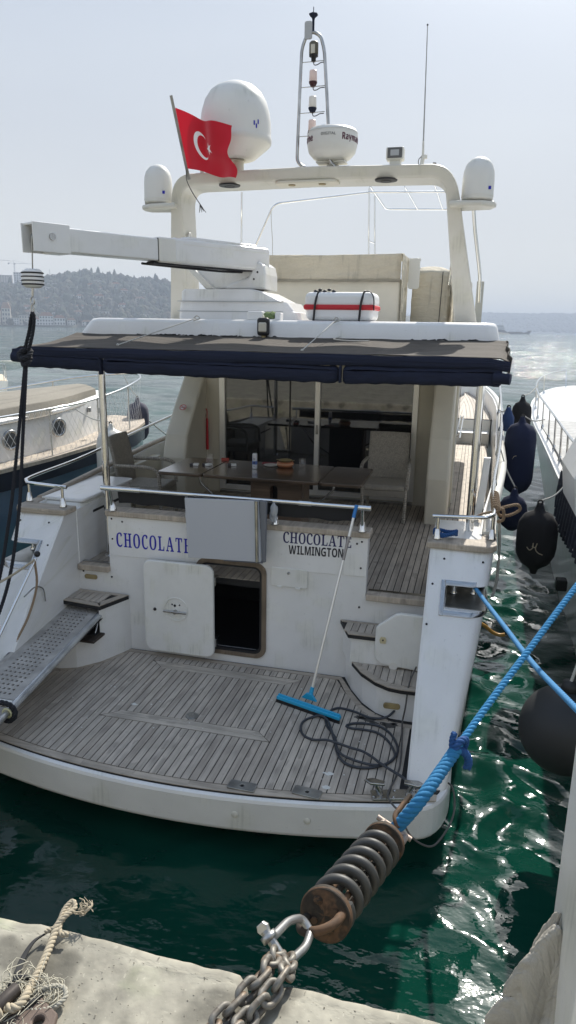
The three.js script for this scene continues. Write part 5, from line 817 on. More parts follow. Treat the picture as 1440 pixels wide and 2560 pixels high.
// flag and staff
{
  const t = thing('flag', 'red flag with a white crescent and star on a leaning staff', 'flag', [-3.08, 4.93, -7.5], undefined);
  part(t, 'staff', rod([-3.06, 4.90, -7.55], [-3.10, 5.60, -7.22], .0165, 12, .015), M.steelDull);
  const cv = document.createElement('canvas'); cv.width = 768; cv.height = 512; const c = cv.getContext('2d'); c.fillStyle = '#c8102a'; c.fillRect(0, 0, 768, 512);
  c.fillStyle = '#f2f0f2'; c.beginPath(); c.arc(300, 256, 128, 0, 7); c.fill(); c.fillStyle = '#c8102a'; c.beginPath(); c.arc(333, 256, 103, 0, 7); c.fill();
  c.fillStyle = '#f2f0f2'; c.beginPath(); for (let k = 0; k < 10; k++) { const a = Math.PI + k * Math.PI / 5, r = k % 2 ? 24.5 : 64; c.lineTo(486 + r * Math.cos(a), 256 + r * Math.sin(a)); } c.closePath(); c.fill();
  const tx = new THREE.CanvasTexture(cv); tx.colorSpace = THREE.SRGBColorSpace;
  const fm = new THREE.MeshPhysicalMaterial({ map: tx, roughness: .85, side: THREE.DoubleSide, transmission: .22, thickness: 0 });
  const g = sheet((u, v) => {          // hoist at u=0; the fly folds back on itself and droops
    const y0 = lerp(4.985, 5.50, v), hx = lerp(-3.035, -3.075, v);
    const len = .63, x = hx + len * (u * .93 + .04 * Math.sin(u * 7)), sag = .20 * u * (v > .0 ? 1 : 1) * (.35 + .65 * v) + .10 * u * (1 - v);
    return [x + .035 * Math.sin(v * 6 + 1) * u * u + .02 * Math.sin(v * 11) * u * u, y0 - sag - .03 * Math.sin(u * 3.14) * v, lerp(-7.46, -7.26, v) * (1 - u * .0) + .10 * u + .14 * u * (1 - v) + .07 * Math.sin(u * 8.5 + v * 1.6 - .3) * u + .03 * Math.sin(u * 15 - v * 4) * u];
  }, 60, 36); { const uv = g.attributes.uv; }
  part(t, 'cloth', g, fm); part(t, 'halyard', tube([[-3.06, 4.97, -7.48], [-3.05, 4.88, -7.46], [-3.0, 4.78, -7.45], [-2.93, 4.68, -7.44], [-2.87, 4.60, -7.44]], .005, 30, 5), M.cable); part(t, 'frayed_end', merge(Array.from({ length: 7 }, (_, k) => rod([-2.90, 4.63, -7.44], [-2.87 + (k - 3) * .012, 4.555 + (k % 3) * .012, -7.44 + (k % 2) * .02], .003, 4))), M.cable);
}

// ================================================================ things in the cockpit
const FLOOR = 1.226;
function wickerChair(label, x, z, turn) {
  const t = thing('wicker_chair', label, 'chair', [x, FLOOR, z]); t.rotation.y = turn;
  const put = (n, g, m, par = t) => { const o = shadow(new THREE.Mesh(g, m)); o.name = n; par.add(o); return o; };
  const wk = (g, s = 5) => { const u = g.attributes.uv; for (let i = 0; i < u.count; i++) u.setXY(i, u.getX(i) * s, u.getY(i) * s); return g; };
  put('seat', wk(box(-.24, .24, .37, .44, -.23, .26, .03)), M.wicker);
  const b = sheet((u, v) => [lerp(-.245, .245, u) * lerp(1, .96, v), lerp(.36, .98, v), -.235 - .10 * v - .035 * Math.sin(u * 3.14) + .02 * Math.sin(v * 3.14)], 12, 14, .035); { const u = b.attributes.uv; for (let i = 0; i < u.count; i++) u.setXY(i, u.getX(i) * 2.6, u.getY(i) * 3.2); } put('backrest', b, M.wicker);
  for (const s of [-1, 1]) {
    put('armrest', sweep(bent([[s * .255, .66, -.27], [s * .27, .665, .12], [s * .272, .63, .235], [s * .262, .40, .25]], .13, 7), .021, 8), M.wickerLeg);
    put('leg', merge([rod([s * .245, 0, .255], [s * .25, .42, .235], .021, 8), lathe([[0, 0], [.02, 0], [.02, .02], [0, .02]], s * .245, 0, .255, 10)]), M.wickerLeg); put('leg', rod([s * .235, 0, -.29], [s * .235, .42, -.235], .021, 8), M.wickerLeg);
  }
  put('apron', merge([wk(box(-.245, .245, .30, .375, .225, .255, .008)), wk(box(-.255, -.225, .30, .375, -.23, .24, .008)), wk(box(.225, .255, .30, .375, -.23, .24, .008))]), M.wickerLeg);
  return t;
}
wickerChair('grey wicker armchair beside the starboard saloon door facing aft', -.93, -8.30, .04);
wickerChair('grey wicker armchair at the port end of the table, turned sideways', -3.56, -7.36, Math.PI / 2 + .07);
{
  const TY = 1.97, t = thing('cockpit_table', 'dark wooden folding table with two leaves on a boxy pedestal', 'table', [-1.98, FLOOR, -7.0]);
  const top = (x0, x1) => { const g = prism(rrect(x0, x1, -7.44, -6.565, .05, 4), 'y', TY - .035, TY, .007); return g; };
  part(t, 'table_top', top(-2.585, -1.385), M.table); part(t, 'table_leaf', top(-3.075, -2.592), M.table); part(t, 'table_leaf', top(-1.378, -.965), M.table);
  const pd = part(t, 'pedestal', prism([[-2.16, FLOOR], [-1.62, FLOOR], [-1.62, TY - .07], [-2.16, TY - .07]], 'z', -6.98, -6.86, .004, [(() => { const o = [[-1.95, 1.5], [-1.87, 1.5]]; for (let k = 0; k <= 8; k++) { const a = k / 8 * Math.PI; o.push([-1.91 + .04 * Math.cos(a), 1.80 + .04 * Math.sin(a)]); } return o.reverse(); })()]), M.tableLeg); part(pd, 'pedestal_back', box(-2.14, -1.64, FLOOR, TY - .07, -7.16, -6.99), M.black); part(pd, 'rail', box(-2.4, -1.55, TY - .07, TY - .037, -7.2, -6.82, .006), M.tableLeg); part(pd, 'pedestal_foot', box(-2.2, -1.56, FLOOR - .0, FLOOR + .05, -7.2, -6.82, .01), M.tableLeg); part(pd, 'pedestal_side', box(-1.625, -1.60, FLOOR + .05, TY - .072, -7.15, -6.88), mat(.16, .12, .09, .6));
  for (const s of [-1, 1]) part(t, 'leaf_bracket', sweep(bent(s < 0 ? [[-2.68, TY - .04, -6.75], [-2.67, 1.84, -6.75], [-2.45, 1.60, -6.85], [-2.18, 1.45, -6.92]] : [[-1.27, TY - .04, -6.78], [-1.27, 1.86, -6.78], [-1.40, 1.72, -6.85], [-1.60, 1.62, -6.92]], .08, 5), .012, 8), M.steel);
  // on the table
  const can = thing('drink_can', 'tall slim silver and blue drink can on the table', 'can', [-2.163, TY, -7.02]); part(can, 'body', lathe([[0, 0], [.022, 0], [.027, .008], [.027, .15], [.022, .163], [.022, .166], [0, .163]], -2.163, TY, -7.02, 24), mat(.62, .65, .70, .28, { metalness: .7 })); part(can, 'blue_print', lathe([[.0274, .05], [.0276, .05], [.0276, .085], [.0274, .085]], -2.163, TY, -7.02, 24), mat(.06, .14, .42, .3)); part(can, 'printed_mark', merge([prism(circ(0, 0, .012, 14), 'z', .0276, .0282).translate(-2.163, TY + .067, -7.02), box(-2.175, -2.15, TY + .105, TY + .112, -6.993, -6.9915), box(-2.172, -2.153, TY + .03, TY + .034, -6.993, -6.9915)]), mat(.02, .03, .12, .4));
  const pk = (x, z, r, lab) => { const p = thing('cigarette_pack', lab, 'cigarette pack', [x, TY, z]); p.rotation.y = r; const put = (n, g, m) => { const o = shadow(new THREE.Mesh(g, m)); o.name = n; p.add(o); }; put('pack', box(-.045, .045, 0, .022, -.028, .028, .002), mat(.035, .035, .045, .4)); put('white_label', box(-.008, .047, .003, .0225, -.0285, .0285), M.white); };
  pk(-2.83, -6.99, .15, 'black and white cigarette pack alone on the port table leaf'); pk(-2.70, -7.03, -.25, 'black and white cigarette pack in front of the glass on the leaf'); pk(-2.446, -7.10, .4, 'black and white cigarette pack on the main table top');
  const glassM = new THREE.MeshPhysicalMaterial({ color: 0xffffff, roughness: .03, transmission: 1, thickness: 0, side: THREE.DoubleSide });
  for (const [x, z, h, lab] of [[-2.717, -7.16, .10, 'clear water glass on the port table leaf by the cigarette packs'], [-1.717, -7.30, .085, 'clear water glass near the starboard leaf of the table']]) single('water_glass', lab, 'glass', lathe([[0, 0], [.03, 0], [.034, .004], [.037, h], [.035, h], [.032, .008], [0, .008]], x, TY, z, 22), glassM);
  const ash = thing('saucer', 'small round white saucer on the table', 'saucer', [-2.047, TY, -7.225]); part(ash, 'rim', lathe([[0, 0], [.055, 0], [.078, .012], [.078, .016], [.056, .007], [0, .006]], -2.047, TY, -7.225, 30), M.white); part(ash, 'foot_ring', lathe([[.038, .0065], [.04, .009], [.044, .0065]], -2.047, TY, -7.225, 26), M.offwhite);
  const bw = thing('terracotta_bowl', 'terracotta bowl with a metal ashtray set on top', 'bowl', [-1.889, TY, -7.232]); part(bw, 'bowl', lathe([[0, 0], [.07, 0], [.088, .018], [.092, .04], [.084, .058], [.076, .06], [.07, .03], [0, .02]], -1.889, TY, -7.232, 34), M.terracotta); part(bw, 'glazed_rim', lathe([[.0925, .03], [.094, .036], [.0925, .042]], -1.889, TY, -7.232, 34), mat(.55, .3, .18, .4)); part(bw, 'ashtray', lathe([[0, .052], [.05, .055], [.068, .072], [.07, .078], [.064, .076], [.048, .06], [0, .057]], -1.889, TY, -7.232, 30), M.brass); part(bw, 'handles', merge([box(-1.985, -1.955, TY + .072, TY + .077, -7.24, -7.22), box(-1.823, -1.79, TY + .072, TY + .077, -7.24, -7.22)]), M.brass);
  single('red_phone', 'flat red phone lying at the back of the table', 'phone', box(-2.18, -2.03, TY, TY + .009, -7.40, -7.33, .004), mat(.30, .03, .05, .35)); single('red_lighter_box', 'small red box at the back of the port table leaf', 'box', box(-2.66, -2.58, TY, TY + .025, -7.40, -7.36, .003), mat(.45, .07, .05, .5));
}
// blank grey board lashed to the transom rail
{
  const t = thing('grey_board', 'plain pale grey board with a chrome strip hung on the transom rail', 'board', [-1.93, 1.49, -5.44]); t.rotation.z = .045; t.rotation.y = -.04;
  const put = (n, g, m) => { const o = shadow(new THREE.Mesh(g, m)); o.name = n; t.add(o); };
  put('panel', box(-.345, .315, .0, .525, -.012, .012, .003), M.board); put('chrome_strip', merge([rod([.285, .002, .014], [.30, .524, .014], .016, 10)]), M.steel); put('side_panel', prism([[.316, -.005], [.345, -.008], [.375, .515], [.318, .525]], 'z', -.05, -.012, .002), mat(.16, .17, .19, .5)); put('bottom_edge', box(-.02, .33, -.012, -.001, -.04, .006), mat(.10, .11, .14, .5));
}
single('clear_bag', 'crumpled clear plastic bag tied under the transom rail', 'bag', (() => { const g = new THREE.SphereGeometry(.05, 18, 14), p = g.attributes.position; for (let i = 0; i < p.count; i++) { const v = V().fromBufferAttribute(p, i), k = .7 + .6 * vnoise(v.x * 50 + 3, v.z * 50 + v.y * 60, 181); p.setXYZ(i, v.x * k * .7, v.y * k * 1.5, v.z * k * .5); } g.computeVertexNormals(); g.translate(-1.535, 1.91, -5.525); return g; })(), mat(.7, .72, .74, .15, { phys: true, transmission: .6, thickness: 0 }));

// ---- squeegee leaning on the rail
{
  const b = V(-1.093, .485, -5.06), h = V(-.845, 2.03, -5.535), t = thing('floor_squeegee', 'floor squeegee with a bright blue head leaning on the transom rail', 'squeegee', [b.x, .456, b.z]);
  const at = k => [lerp(b.x, h.x, k), lerp(b.y, h.y, k), lerp(b.z, h.z, k)];
  part(t, 'pole', rod(at(.03), at(.955), .012, 10), M.steelBright); part(t, 'pole_sleeve', rod(at(.72), at(.84), .0125, 10), mat(.32, .30, .29, .45, { metalness: .5 })); part(t, 'grip', rod(at(.935), at(1.0), .0145, 12), M.blueGrip);
  const L = V(-1.355, .485, -5.05), R = V(-.80, .485, -4.86), d = R.clone().sub(L).normalize(), n = V(-d.z, 0, d.x);
  const LL = L.distanceTo(R), ang = Math.atan2(-d.z, d.x), bar = merge([new RoundedBoxGeometry(LL, .03, .042, 2, .008), new RoundedBoxGeometry(LL * .98, .02, .02, 2, .006).translate(0, .018, -.006)]); bar.rotateY(ang); bar.translate((L.x + R.x) / 2, L.y + .012, (L.z + R.z) / 2);
  part(t, 'head', bar, M.cyan); const mid = L.clone().lerp(R, .46); part(t, 'socket', merge([rod([b.x, b.y + .02, b.z - .01], at(.075), .021, 14, .016), prism([[-.07, 0], [.07, 0], [.025, .05], [-.025, .05]], 'z', -.012, .012, .003).applyMatrix4(new THREE.Matrix4().makeBasis(d, V(0, 1, 0), n)).translate(b.x, .508, b.z)]), M.cyan);
  const rub = box(-LL / 2, LL / 2, -.03, .0, -.004, .008); rub.rotateY(ang); rub.translate((L.x + R.x) / 2 + n.x * .012, L.y, (L.z + R.z) / 2 + n.z * .012); part(t, 'rubber_blade', rub, M.black);
}
// ---- hose and cable on the platform
{
  const A = [[-.255, -5.418], [-.344, -5.171], [-.452, -5.0], [-.571, -4.985], [-.723, -5.045], [-.853, -5.062], [-.907, -4.999], [-.922, -4.904], [-.892, -4.789], [-.839, -4.703], [-.789, -4.604], [-.751, -4.474], [-.706, -4.412], [-.641, -4.379], [-.555, -4.354], [-.472, -4.349], [-.398, -4.399], [-.344, -4.501], [-.329, -4.595], [-.365, -4.725], [-.423, -4.823], [-.502, -4.884], [-.611, -4.891], [-.706, -4.864], [-.745, -4.818], [-.713, -4.798], [-.607, -4.803], [-.507, -4.79], [-.429, -4.723], [-.369, -4.614], [-.342, -4.516], [-.369, -4.435], [-.434, -4.367], [-.517, -4.322], [-.597, -4.313], [-.667, -4.336], [-.719, -4.394], [-.755, -4.473], [-.787, -4.572], [-.839, -4.703], [-.903, -4.839], [-.958, -4.884], [-1.029, -4.864], [-1.076, -4.789], [-1.072, -4.687], [-1.027, -4.6], [-.952, -4.565], [-.842, -4.541], [-.751, -4.52], [-.661, -4.492], [-.573, -4.472], [-.5, -4.427], [-.434, -4.367], [-.346, -4.302], [-.265, -4.245], [-.20, -4.17]];
  const pts = A.map(([x, z], i) => { let y = .4655 + (i > 9 && i < 16 ? .016 : 0) + (i > 38 && i < 42 ? .017 : 0) + (i > 46 ? .03 : 0) + (i > 28 && i < 37 ? .002 : 0); if (i < 3) y = [.80, .60, .49][i]; return [x, y, z]; });
  single('water_hose', 'dark grey hose lying in loops on the swim platform', 'hose', tube(pts, .0095, 420, 8), M.hose);
  const B = [[-.26, .79, -5.44], [-.31, .745, -5.05], [-.32, .60, -4.975], [-.335, .48, -4.96], [-.323, .463, -4.828], [-.304, .463, -4.596], [-.298, .463, -4.38], [-.315, .463, -4.239], [-.33, .48, -4.125], [-.336, .485, -4.03], [-.29, .47, -3.965], [-.25, .47, -3.92], [-.17, .36, -3.86], [-.05, .27, -3.90], [.03, .25, -4.05], [.09, .32, -4.22], [.06, .44, -4.32], [-.02, .475, -4.30], [-.09, .475, -4.22], [-.17, .482, -4.16]];
  single('shore_cable', 'thin grey cable hanging in a loop over the platform edge', 'cable', tube(B, .0065, 220, 7), M.cable);
}
// ---- gangway sticking out of its slot
{
  const PY = z => .93 - .12 * (z + 5.5), t = thing('gangway', 'folding gangway with square-holed tread and round side tubes', 'gangway', [-3.3, .75, -4.6]);
  const xl = z => lerp(-3.50, -3.44, (z + 5.5) / 1.6), xr = z => lerp(-3.10, -3.04, (z + 5.5) / 1.6);
  const holes = []; const P0 = -5.45, P1 = -4.02, n = 27; for (let k = 0; k < n; k++) for (let c = 0; c < 6; c++) { const z = P0 + .03 + k * .0515, x = -3.395 + c * .0405 + (z - P0) * .037 + (k % 2 ? .0 : .0); holes.push([[x - .0105, z - .0105], [x - .0105, z + .0105], [x + .0105, z + .0105], [x + .0105, z - .0105]]); }
  const g = prism([[xl(P0), P0], [xr(P0), P0], [xr(P1), P1], [xl(P1), P1]], 'y', 0, .018, 0, holes); { const p = g.attributes.position; for (let i = 0; i < p.count; i++) p.setY(i, p.getY(i) + PY(p.getZ(i)) - .018); g.computeVertexNormals(); }
  const tread = mat(.52, .49, .45, .8, { map: noiseTex, bumpMap: noiseBump, bumpScale: .0015 }); part(t, 'tread', g, tread); const bot = box(-3.49, -3.06, -.02, -.012, P0, P1); { const p = bot.attributes.position; for (let i = 0; i < p.count; i++) p.setY(i, p.getY(i) + PY(p.getZ(i)) - .03); } part(t, 'under_tray', bot, M.black);
  for (const f of [xl, xr]) part(t, 'side_tube', rod([f(P0), PY(P0) - .02, P0], [f(-3.9), PY(-3.9) - .02, -3.9], .03, 16), f === xr ? mat(.72, .74, .75, .22, { metalness: .6, map: noiseTex }) : tread);
  part(t, 'end_plate', box(-3.43, -3.05, PY(-4.0) - .03, PY(-4.0) + .002, -4.015, -3.97, .004), M.offwhite); for (const f of [xl, xr]) { part(t, 'tube_ring', sweep(Array.from({ length: 24 }, (_, k) => V(f(-3.9) + .033 * Math.cos(k / 24 * 6.2832), PY(-3.9) - .02 + .033 * Math.sin(k / 24 * 6.2832), -3.9)), .008, 6, true), mat(.6, .58, .35, .5)); part(t, 'inner_tube', rod([f(-3.9), PY(-3.9) - .02, -3.9], [f(-3.1), PY(-3.1) - .03, -3.1], .024, 14), M.galv); }
  const g2 = prism([[-3.40, -3.96], [-3.06, -3.96], [-3.04, -3.1], [-3.38, -3.1]], 'y', 0, .012, 0, Array.from({ length: 60 }, (_, k) => { const x = -3.34 + (k % 6) * .045, z = -3.9 + Math.floor(k / 6) * .06; return [[x - .011, z - .011], [x - .011, z + .011], [x + .011, z + .011], [x + .011, z - .011]]; })); { const p = g2.attributes.position; for (let i = 0; i < p.count; i++) p.setY(i, p.getY(i) + PY(p.getZ(i)) - .035); g2.computeVertexNormals(); } part(t, 'lower_tread', g2, tread);
  const st = part(t, 'stanchion', merge([rod([-3.42, 1.515, -4.92], [-3.50, .80, -4.25], .0125, 10)]), M.chrome); part(st, 'ball', new THREE.SphereGeometry(.026, 16, 12).translate(-3.415, 1.55, -4.94), M.black);
  part(t, 'hand_rope', rope(P3([[-3.42, 1.51, -4.92], [-3.45, 1.46, -4.6], [-3.48, 1.45, -4.2], [-3.5, 1.46, -3.8]]), .010, .05), M.tanRope); part(t, 'rope_tail', rope(P3([[-3.415, 1.50, -4.90], [-3.40, 1.30, -4.88], [-3.43, 1.06, -4.78], [-3.455, .92, -4.66], [-3.465, .84, -4.60]]), .010, .05), M.brownRope); part(t, 'stanchion_rope', rope(P3([[-3.50, .93, -5.42], [-3.50, .88, -5.0], [-3.485, .83, -4.65], [-3.48, .80, -4.5]]), .012, .05), M.blackRope); part(t, 'bracket', tube([[-3.435, 1.24, -4.75], [-3.43, 1.27, -4.9], [-3.425, 1.22, -5.0], [-3.425, 1.1, -5.02]], .006, 20, 6), M.steel);
}
single('gangway_rope', 'black rope tied in a loop round the lower end of the gangway', 'rope', rope(P3([[-3.50, .86, -3.75], [-3.30, .80, -3.85], [-3.14, .79, -3.905], [-3.02, .775, -3.915], [-2.985, .73, -3.915], [-3.0, .675, -3.91], [-3.045, .655, -3.90], [-3.085, .70, -3.90]]), .019, .10), M.blackRope);
// black lifting line from the crane hook to the gangway
{
  const t = thing('lifting_line', 'doubled black rope with a big knot hanging from the crane hook', 'rope', [-3.6, .9, -5.0]);
  part(t, 'eye', rope(P3([[-3.70, 3.20, -5.40], [-3.645, 3.35, -5.40], [-3.615, 3.47, -5.40], [-3.598, 3.495, -5.395], [-3.585, 3.47, -5.39], [-3.60, 3.35, -5.385], [-3.65, 3.20, -5.385]]), .015, .08), M.blackRope);
  part(t, 'knot', rope(P3([[-3.69, 3.20, -5.39], [-3.73, 3.16, -5.36], [-3.70, 3.12, -5.34], [-3.65, 3.14, -5.36], [-3.65, 3.18, -5.41], [-3.70, 3.18, -5.44], [-3.735, 3.12, -5.42], [-3.71, 3.07, -5.38], [-3.66, 3.08, -5.36], [-3.66, 3.13, -5.41], [-3.70, 3.10, -5.43]]), .021, .10), M.blackRope);
  part(t, 'strand', rope(P3([[-3.70, 3.12, -5.40], [-3.72, 2.4, -5.22], [-3.735, 1.8, -5.05], [-3.72, 1.2, -4.75], [-3.62, .86, -4.2], [-3.5, .78, -3.8]]), .0145, .08), M.blackRope); part(t, 'strand', rope(P3([[-3.69, 3.12, -5.40], [-3.685, 2.4, -5.24], [-3.65, 1.9, -5.08], [-3.62, 1.3, -4.80], [-3.57, .95, -4.4], [-3.46, .76, -3.85]]), .0145, .08), M.blackRope);
}
// mooring line made fast on the starboard rail, a coil of pale line, blue line on the capstan
{
  const t = thing('rail_line', 'pale rope lashed round the starboard rail and hanging down the hull', 'rope', [.28, 1.24, -6.0]);
  part(t, 'lashing', rope(P3(Array.from({ length: 60 }, (_, k) => { const a = k / 60 * 6.2832 * 8; return [.245 + .03 * Math.cos(a), 2.03 + .032 * Math.sin(a), -5.72 - k * .010]; })), .0095, .05), M.brownRope); part(t, 'bight', rope(P3([[.25, 2.0, -5.86], [.33, 2.03, -5.86], [.42, 2.04, -5.9], [.44, 2.0, -5.92], [.36, 1.95, -5.9], [.28, 1.95, -5.88], [.27, 2.0, -5.84], [.30, 2.02, -5.80], [.31, 1.93, -5.82], [.27, 1.90, -5.85]]), .013, .06), M.brownRope); part(t, 'hanging_part', rope(P3([[.28, 1.92, -5.86], [.305, 1.7, -5.95], [.315, 1.5, -6.02], [.315, 1.30, -6.05], [.29, 1.18, -6.02]]), .013, .06), M.paleRope); part(t, 'inboard_tail', tube([[.24, 2.0, -5.8], [.16, 1.95, -5.9], [.10, 1.90, -5.98], [.06, 1.86, -6.03]], .009, 20, 6), M.brownRope);
}
single('blue_coil', 'small coil of dark blue line round the starboard rail foot', 'rope', rope(P3(Array.from({ length: 50 }, (_, k) => { const a = k / 50 * 6.2832 * 2.4; return [-.13 + .085 * Math.cos(a), 1.845 + .012 * Math.sin(a * 2.1) + k * .0005, -5.55 + .06 * Math.sin(a)]; })), .013, .06), M.blueRopeDark);
single('boat_pole', 'pale plastic bracket standing in the starboard mooring well', 'bracket', merge([prism([[.09, 1.72], [.16, 1.72], [.185, 1.98], [.20, 2.28], [.14, 2.28], [.12, 1.99]].map(p => p), 'z', -6.75, -6.70, .008), rod([.11, 1.24, -6.72], [.12, 1.75, -6.72], .02, 10)]), M.white);

// ================================================================ moorings in the foreground
{
  const N = V(-.327, 1.594, -1.85), F = V(-.208, 1.432, -2.42), ax = F.clone().sub(N), L = ax.length(); ax.normalize();
  const t = thing('mooring_spring', 'rusty mooring compensator with a heavy dark coil between two round plates', 'mooring spring', [N.x, 1.43, N.z]);
  let u = V(0, 1, 0); u.sub(ax.clone().multiplyScalar(u.dot(ax))).normalize(); const w = ax.clone().cross(u);
  const fr = (a, r, s) => N.clone().add(ax.clone().multiplyScalar(s)).add(u.clone().multiplyScalar(Math.cos(a) * r)).add(w.clone().multiplyScalar(Math.sin(a) * r));
  const disc = (s, r) => along(lathe([[0, -.012], [r - .006, -.012], [r, -.008], [r, .014], [r - .006, .018], [0, .018]], 0, 0, 0, 40), fr(0, 0, s).toArray(), fr(0, 0, s + .1).toArray());
  const d1 = part(t, 'end_plate', disc(0, .086), M.rust); const d2 = part(t, 'end_plate', disc(L, .083), M.rust);
  const turns = 6.6, cp = []; for (let k = 0; k <= 330; k++) { const f = k / 330; cp.push(fr(f * turns * 6.2832 + 1, .068, lerp(.035, L - .025, f))); } part(t, 'coil', sweep(cp, .0165, 12), M.spring);
  for (let k = 0; k < 2; k++) { const a = k * Math.PI + .9; part(t, 'pull_rod', sweep([fr(a, .04, -.02), fr(a, .04, L * .5), fr(a, .04, L - .01)], .011, 8), M.rust); const a2 = a + 1.57; part(t, 'pull_rod', sweep([fr(a2, .04, .01), fr(a2, .04, L * .5), fr(a2, .04, L + .02)], .011, 8), M.rust); }
  // U eye at the near plate, eye at the far plate
  const ua = 1.15; part(d1, 'eye', sweep(bent([fr(ua, .062, .0).toArray(), fr(ua, .062, -.075).toArray(), fr(ua, .03, -.115).toArray(), fr(ua + Math.PI, .03, -.115).toArray(), fr(ua + Math.PI, .062, -.075).toArray(), fr(ua + Math.PI, .062, 0).toArray()], .05, 6), .0145, 12), M.rust);
  for (const [a, r] of [[2.6, .045], [-.6, .05]]) part(d1, 'bolt', new THREE.SphereGeometry(.016, 10, 8).scale(1, 1, .5).translate(...fr(a, r, -.014).toArray()), M.rust);
  part(d2, 'eye', sweep(bent([fr(ua, .04, L).toArray(), fr(ua, .04, L + .05).toArray(), fr(ua, .015, L + .075).toArray(), fr(ua + Math.PI, .015, L + .075).toArray(), fr(ua + Math.PI, .04, L + .05).toArray(), fr(ua + Math.PI, .04, L).toArray()], .03, 5), .013, 10), M.rust);
  // far shackle
  const S = fr(0, 0, L + .065), sh = thing('bow_shackle', 'worn steel shackle joining the compensator to the blue rope', 'shackle', S.toArray()); const S2 = S.clone().add(ax.clone().multiplyScalar(.10));
  const wob = w.clone().multiplyScalar(.8).add(u.clone().multiplyScalar(-.25)).normalize();
  part(sh, 'bow', sweep(bent([S2.clone().add(wob.clone().multiplyScalar(.052)).toArray(), S.clone().add(wob.clone().multiplyScalar(.055)).toArray(), S.clone().add(ax.clone().multiplyScalar(-.03)).add(wob.clone().multiplyScalar(.03)).toArray(), S.clone().add(ax.clone().multiplyScalar(-.03)).add(wob.clone().multiplyScalar(-.03)).toArray(), S.clone().add(wob.clone().multiplyScalar(-.055)).toArray(), S2.clone().add(wob.clone().multiplyScalar(-.052)).toArray()], .04, 6), .0125, 10), mat(.62, .52, .45, .45, { metalness: .6, map: noiseTex }));
  part(sh, 'pin', sweep([S2.clone().add(wob.clone().multiplyScalar(.075)), S2.clone().add(wob.clone().multiplyScalar(-.085))], .0115, 10), mat(.55, .45, .38, .5, { metalness: .5, map: noiseTex }));
  // blue rope: doubled, heavily whipped eye splice, then a single laid rope up to the right-hand boat
  const e0 = S2.clone(); const br = thing('blue_mooring_rope', 'thick bright blue mooring rope with a spliced eye, running from the compensator', 'rope', e0.toArray());
  const line = [e0.toArray(), [-.09, 1.50, -2.62], [.0, 1.565, -2.80], [.05, 1.605, -2.90]]; const lead = [[.05, 1.605, -2.90], [.18, 1.70, -3.16], [.36, 1.83, -3.50], [.58, 2.0, -3.9], [.95, 2.28, -4.55]];
  part(br, 'splice', rope(P3([[e0.x - .005, e0.y - .01, e0.z], ...line.slice(1)]), .027, .105, 4, 10), mat(.018, .16, .33, .85, { bumpMap: noiseBump, bumpScale: .004 })); part(br, 'standing_part', rope(P3(lead), .0165, .078, 3, 9), mat(.03, .21, .42, .85, { bumpMap: noiseBump, bumpScale: .003 }));
  part(br, 'whipping', merge([rope(P3([[.035, 1.59, -2.87], [.055, 1.64, -2.89], [.085, 1.635, -2.93], [.08, 1.58, -2.95]]), .017, .06), rope(P3([[.06, 1.60, -2.9], [.09, 1.585, -2.9], [.105, 1.545, -2.9], [.10, 1.515, -2.90]]), .018, .05), rope(P3([[.03, 1.60, -2.88], [.028, 1.645, -2.9], [.035, 1.675, -2.91]]), .014, .05)]), M.blueRopeDark); part(br, 'thimble', sweep(bent([[e0.x + .012, e0.y + .02, e0.z + .02], [e0.x - .01, e0.y + .045, e0.z - .02], [e0.x + .02, e0.y + .05, e0.z - .10], [e0.x + .045, e0.y + .065, e0.z - .15]], .03, 4), .011, 8), M.rust);
}
single('stern_line', 'pale blue mooring rope leading from the starboard hawse to the quay', 'rope', rope(P3([[.05, 1.50, -5.50], [.10, 1.515, -5.36], [.20, 1.55, -4.9], [.30, 1.63, -4.3], [.42, 1.72, -3.6], [.54, 1.82, -3.0], [.78, 1.90, -2.1], [1.0, 1.84, -1.5], [1.15, 1.775, -1.2], [1.3, 1.775, -.9]]), .0145, .068, 3, 8), mat(.06, .23, .44, .85, { bumpMap: noiseBump, bumpScale: .002 }));
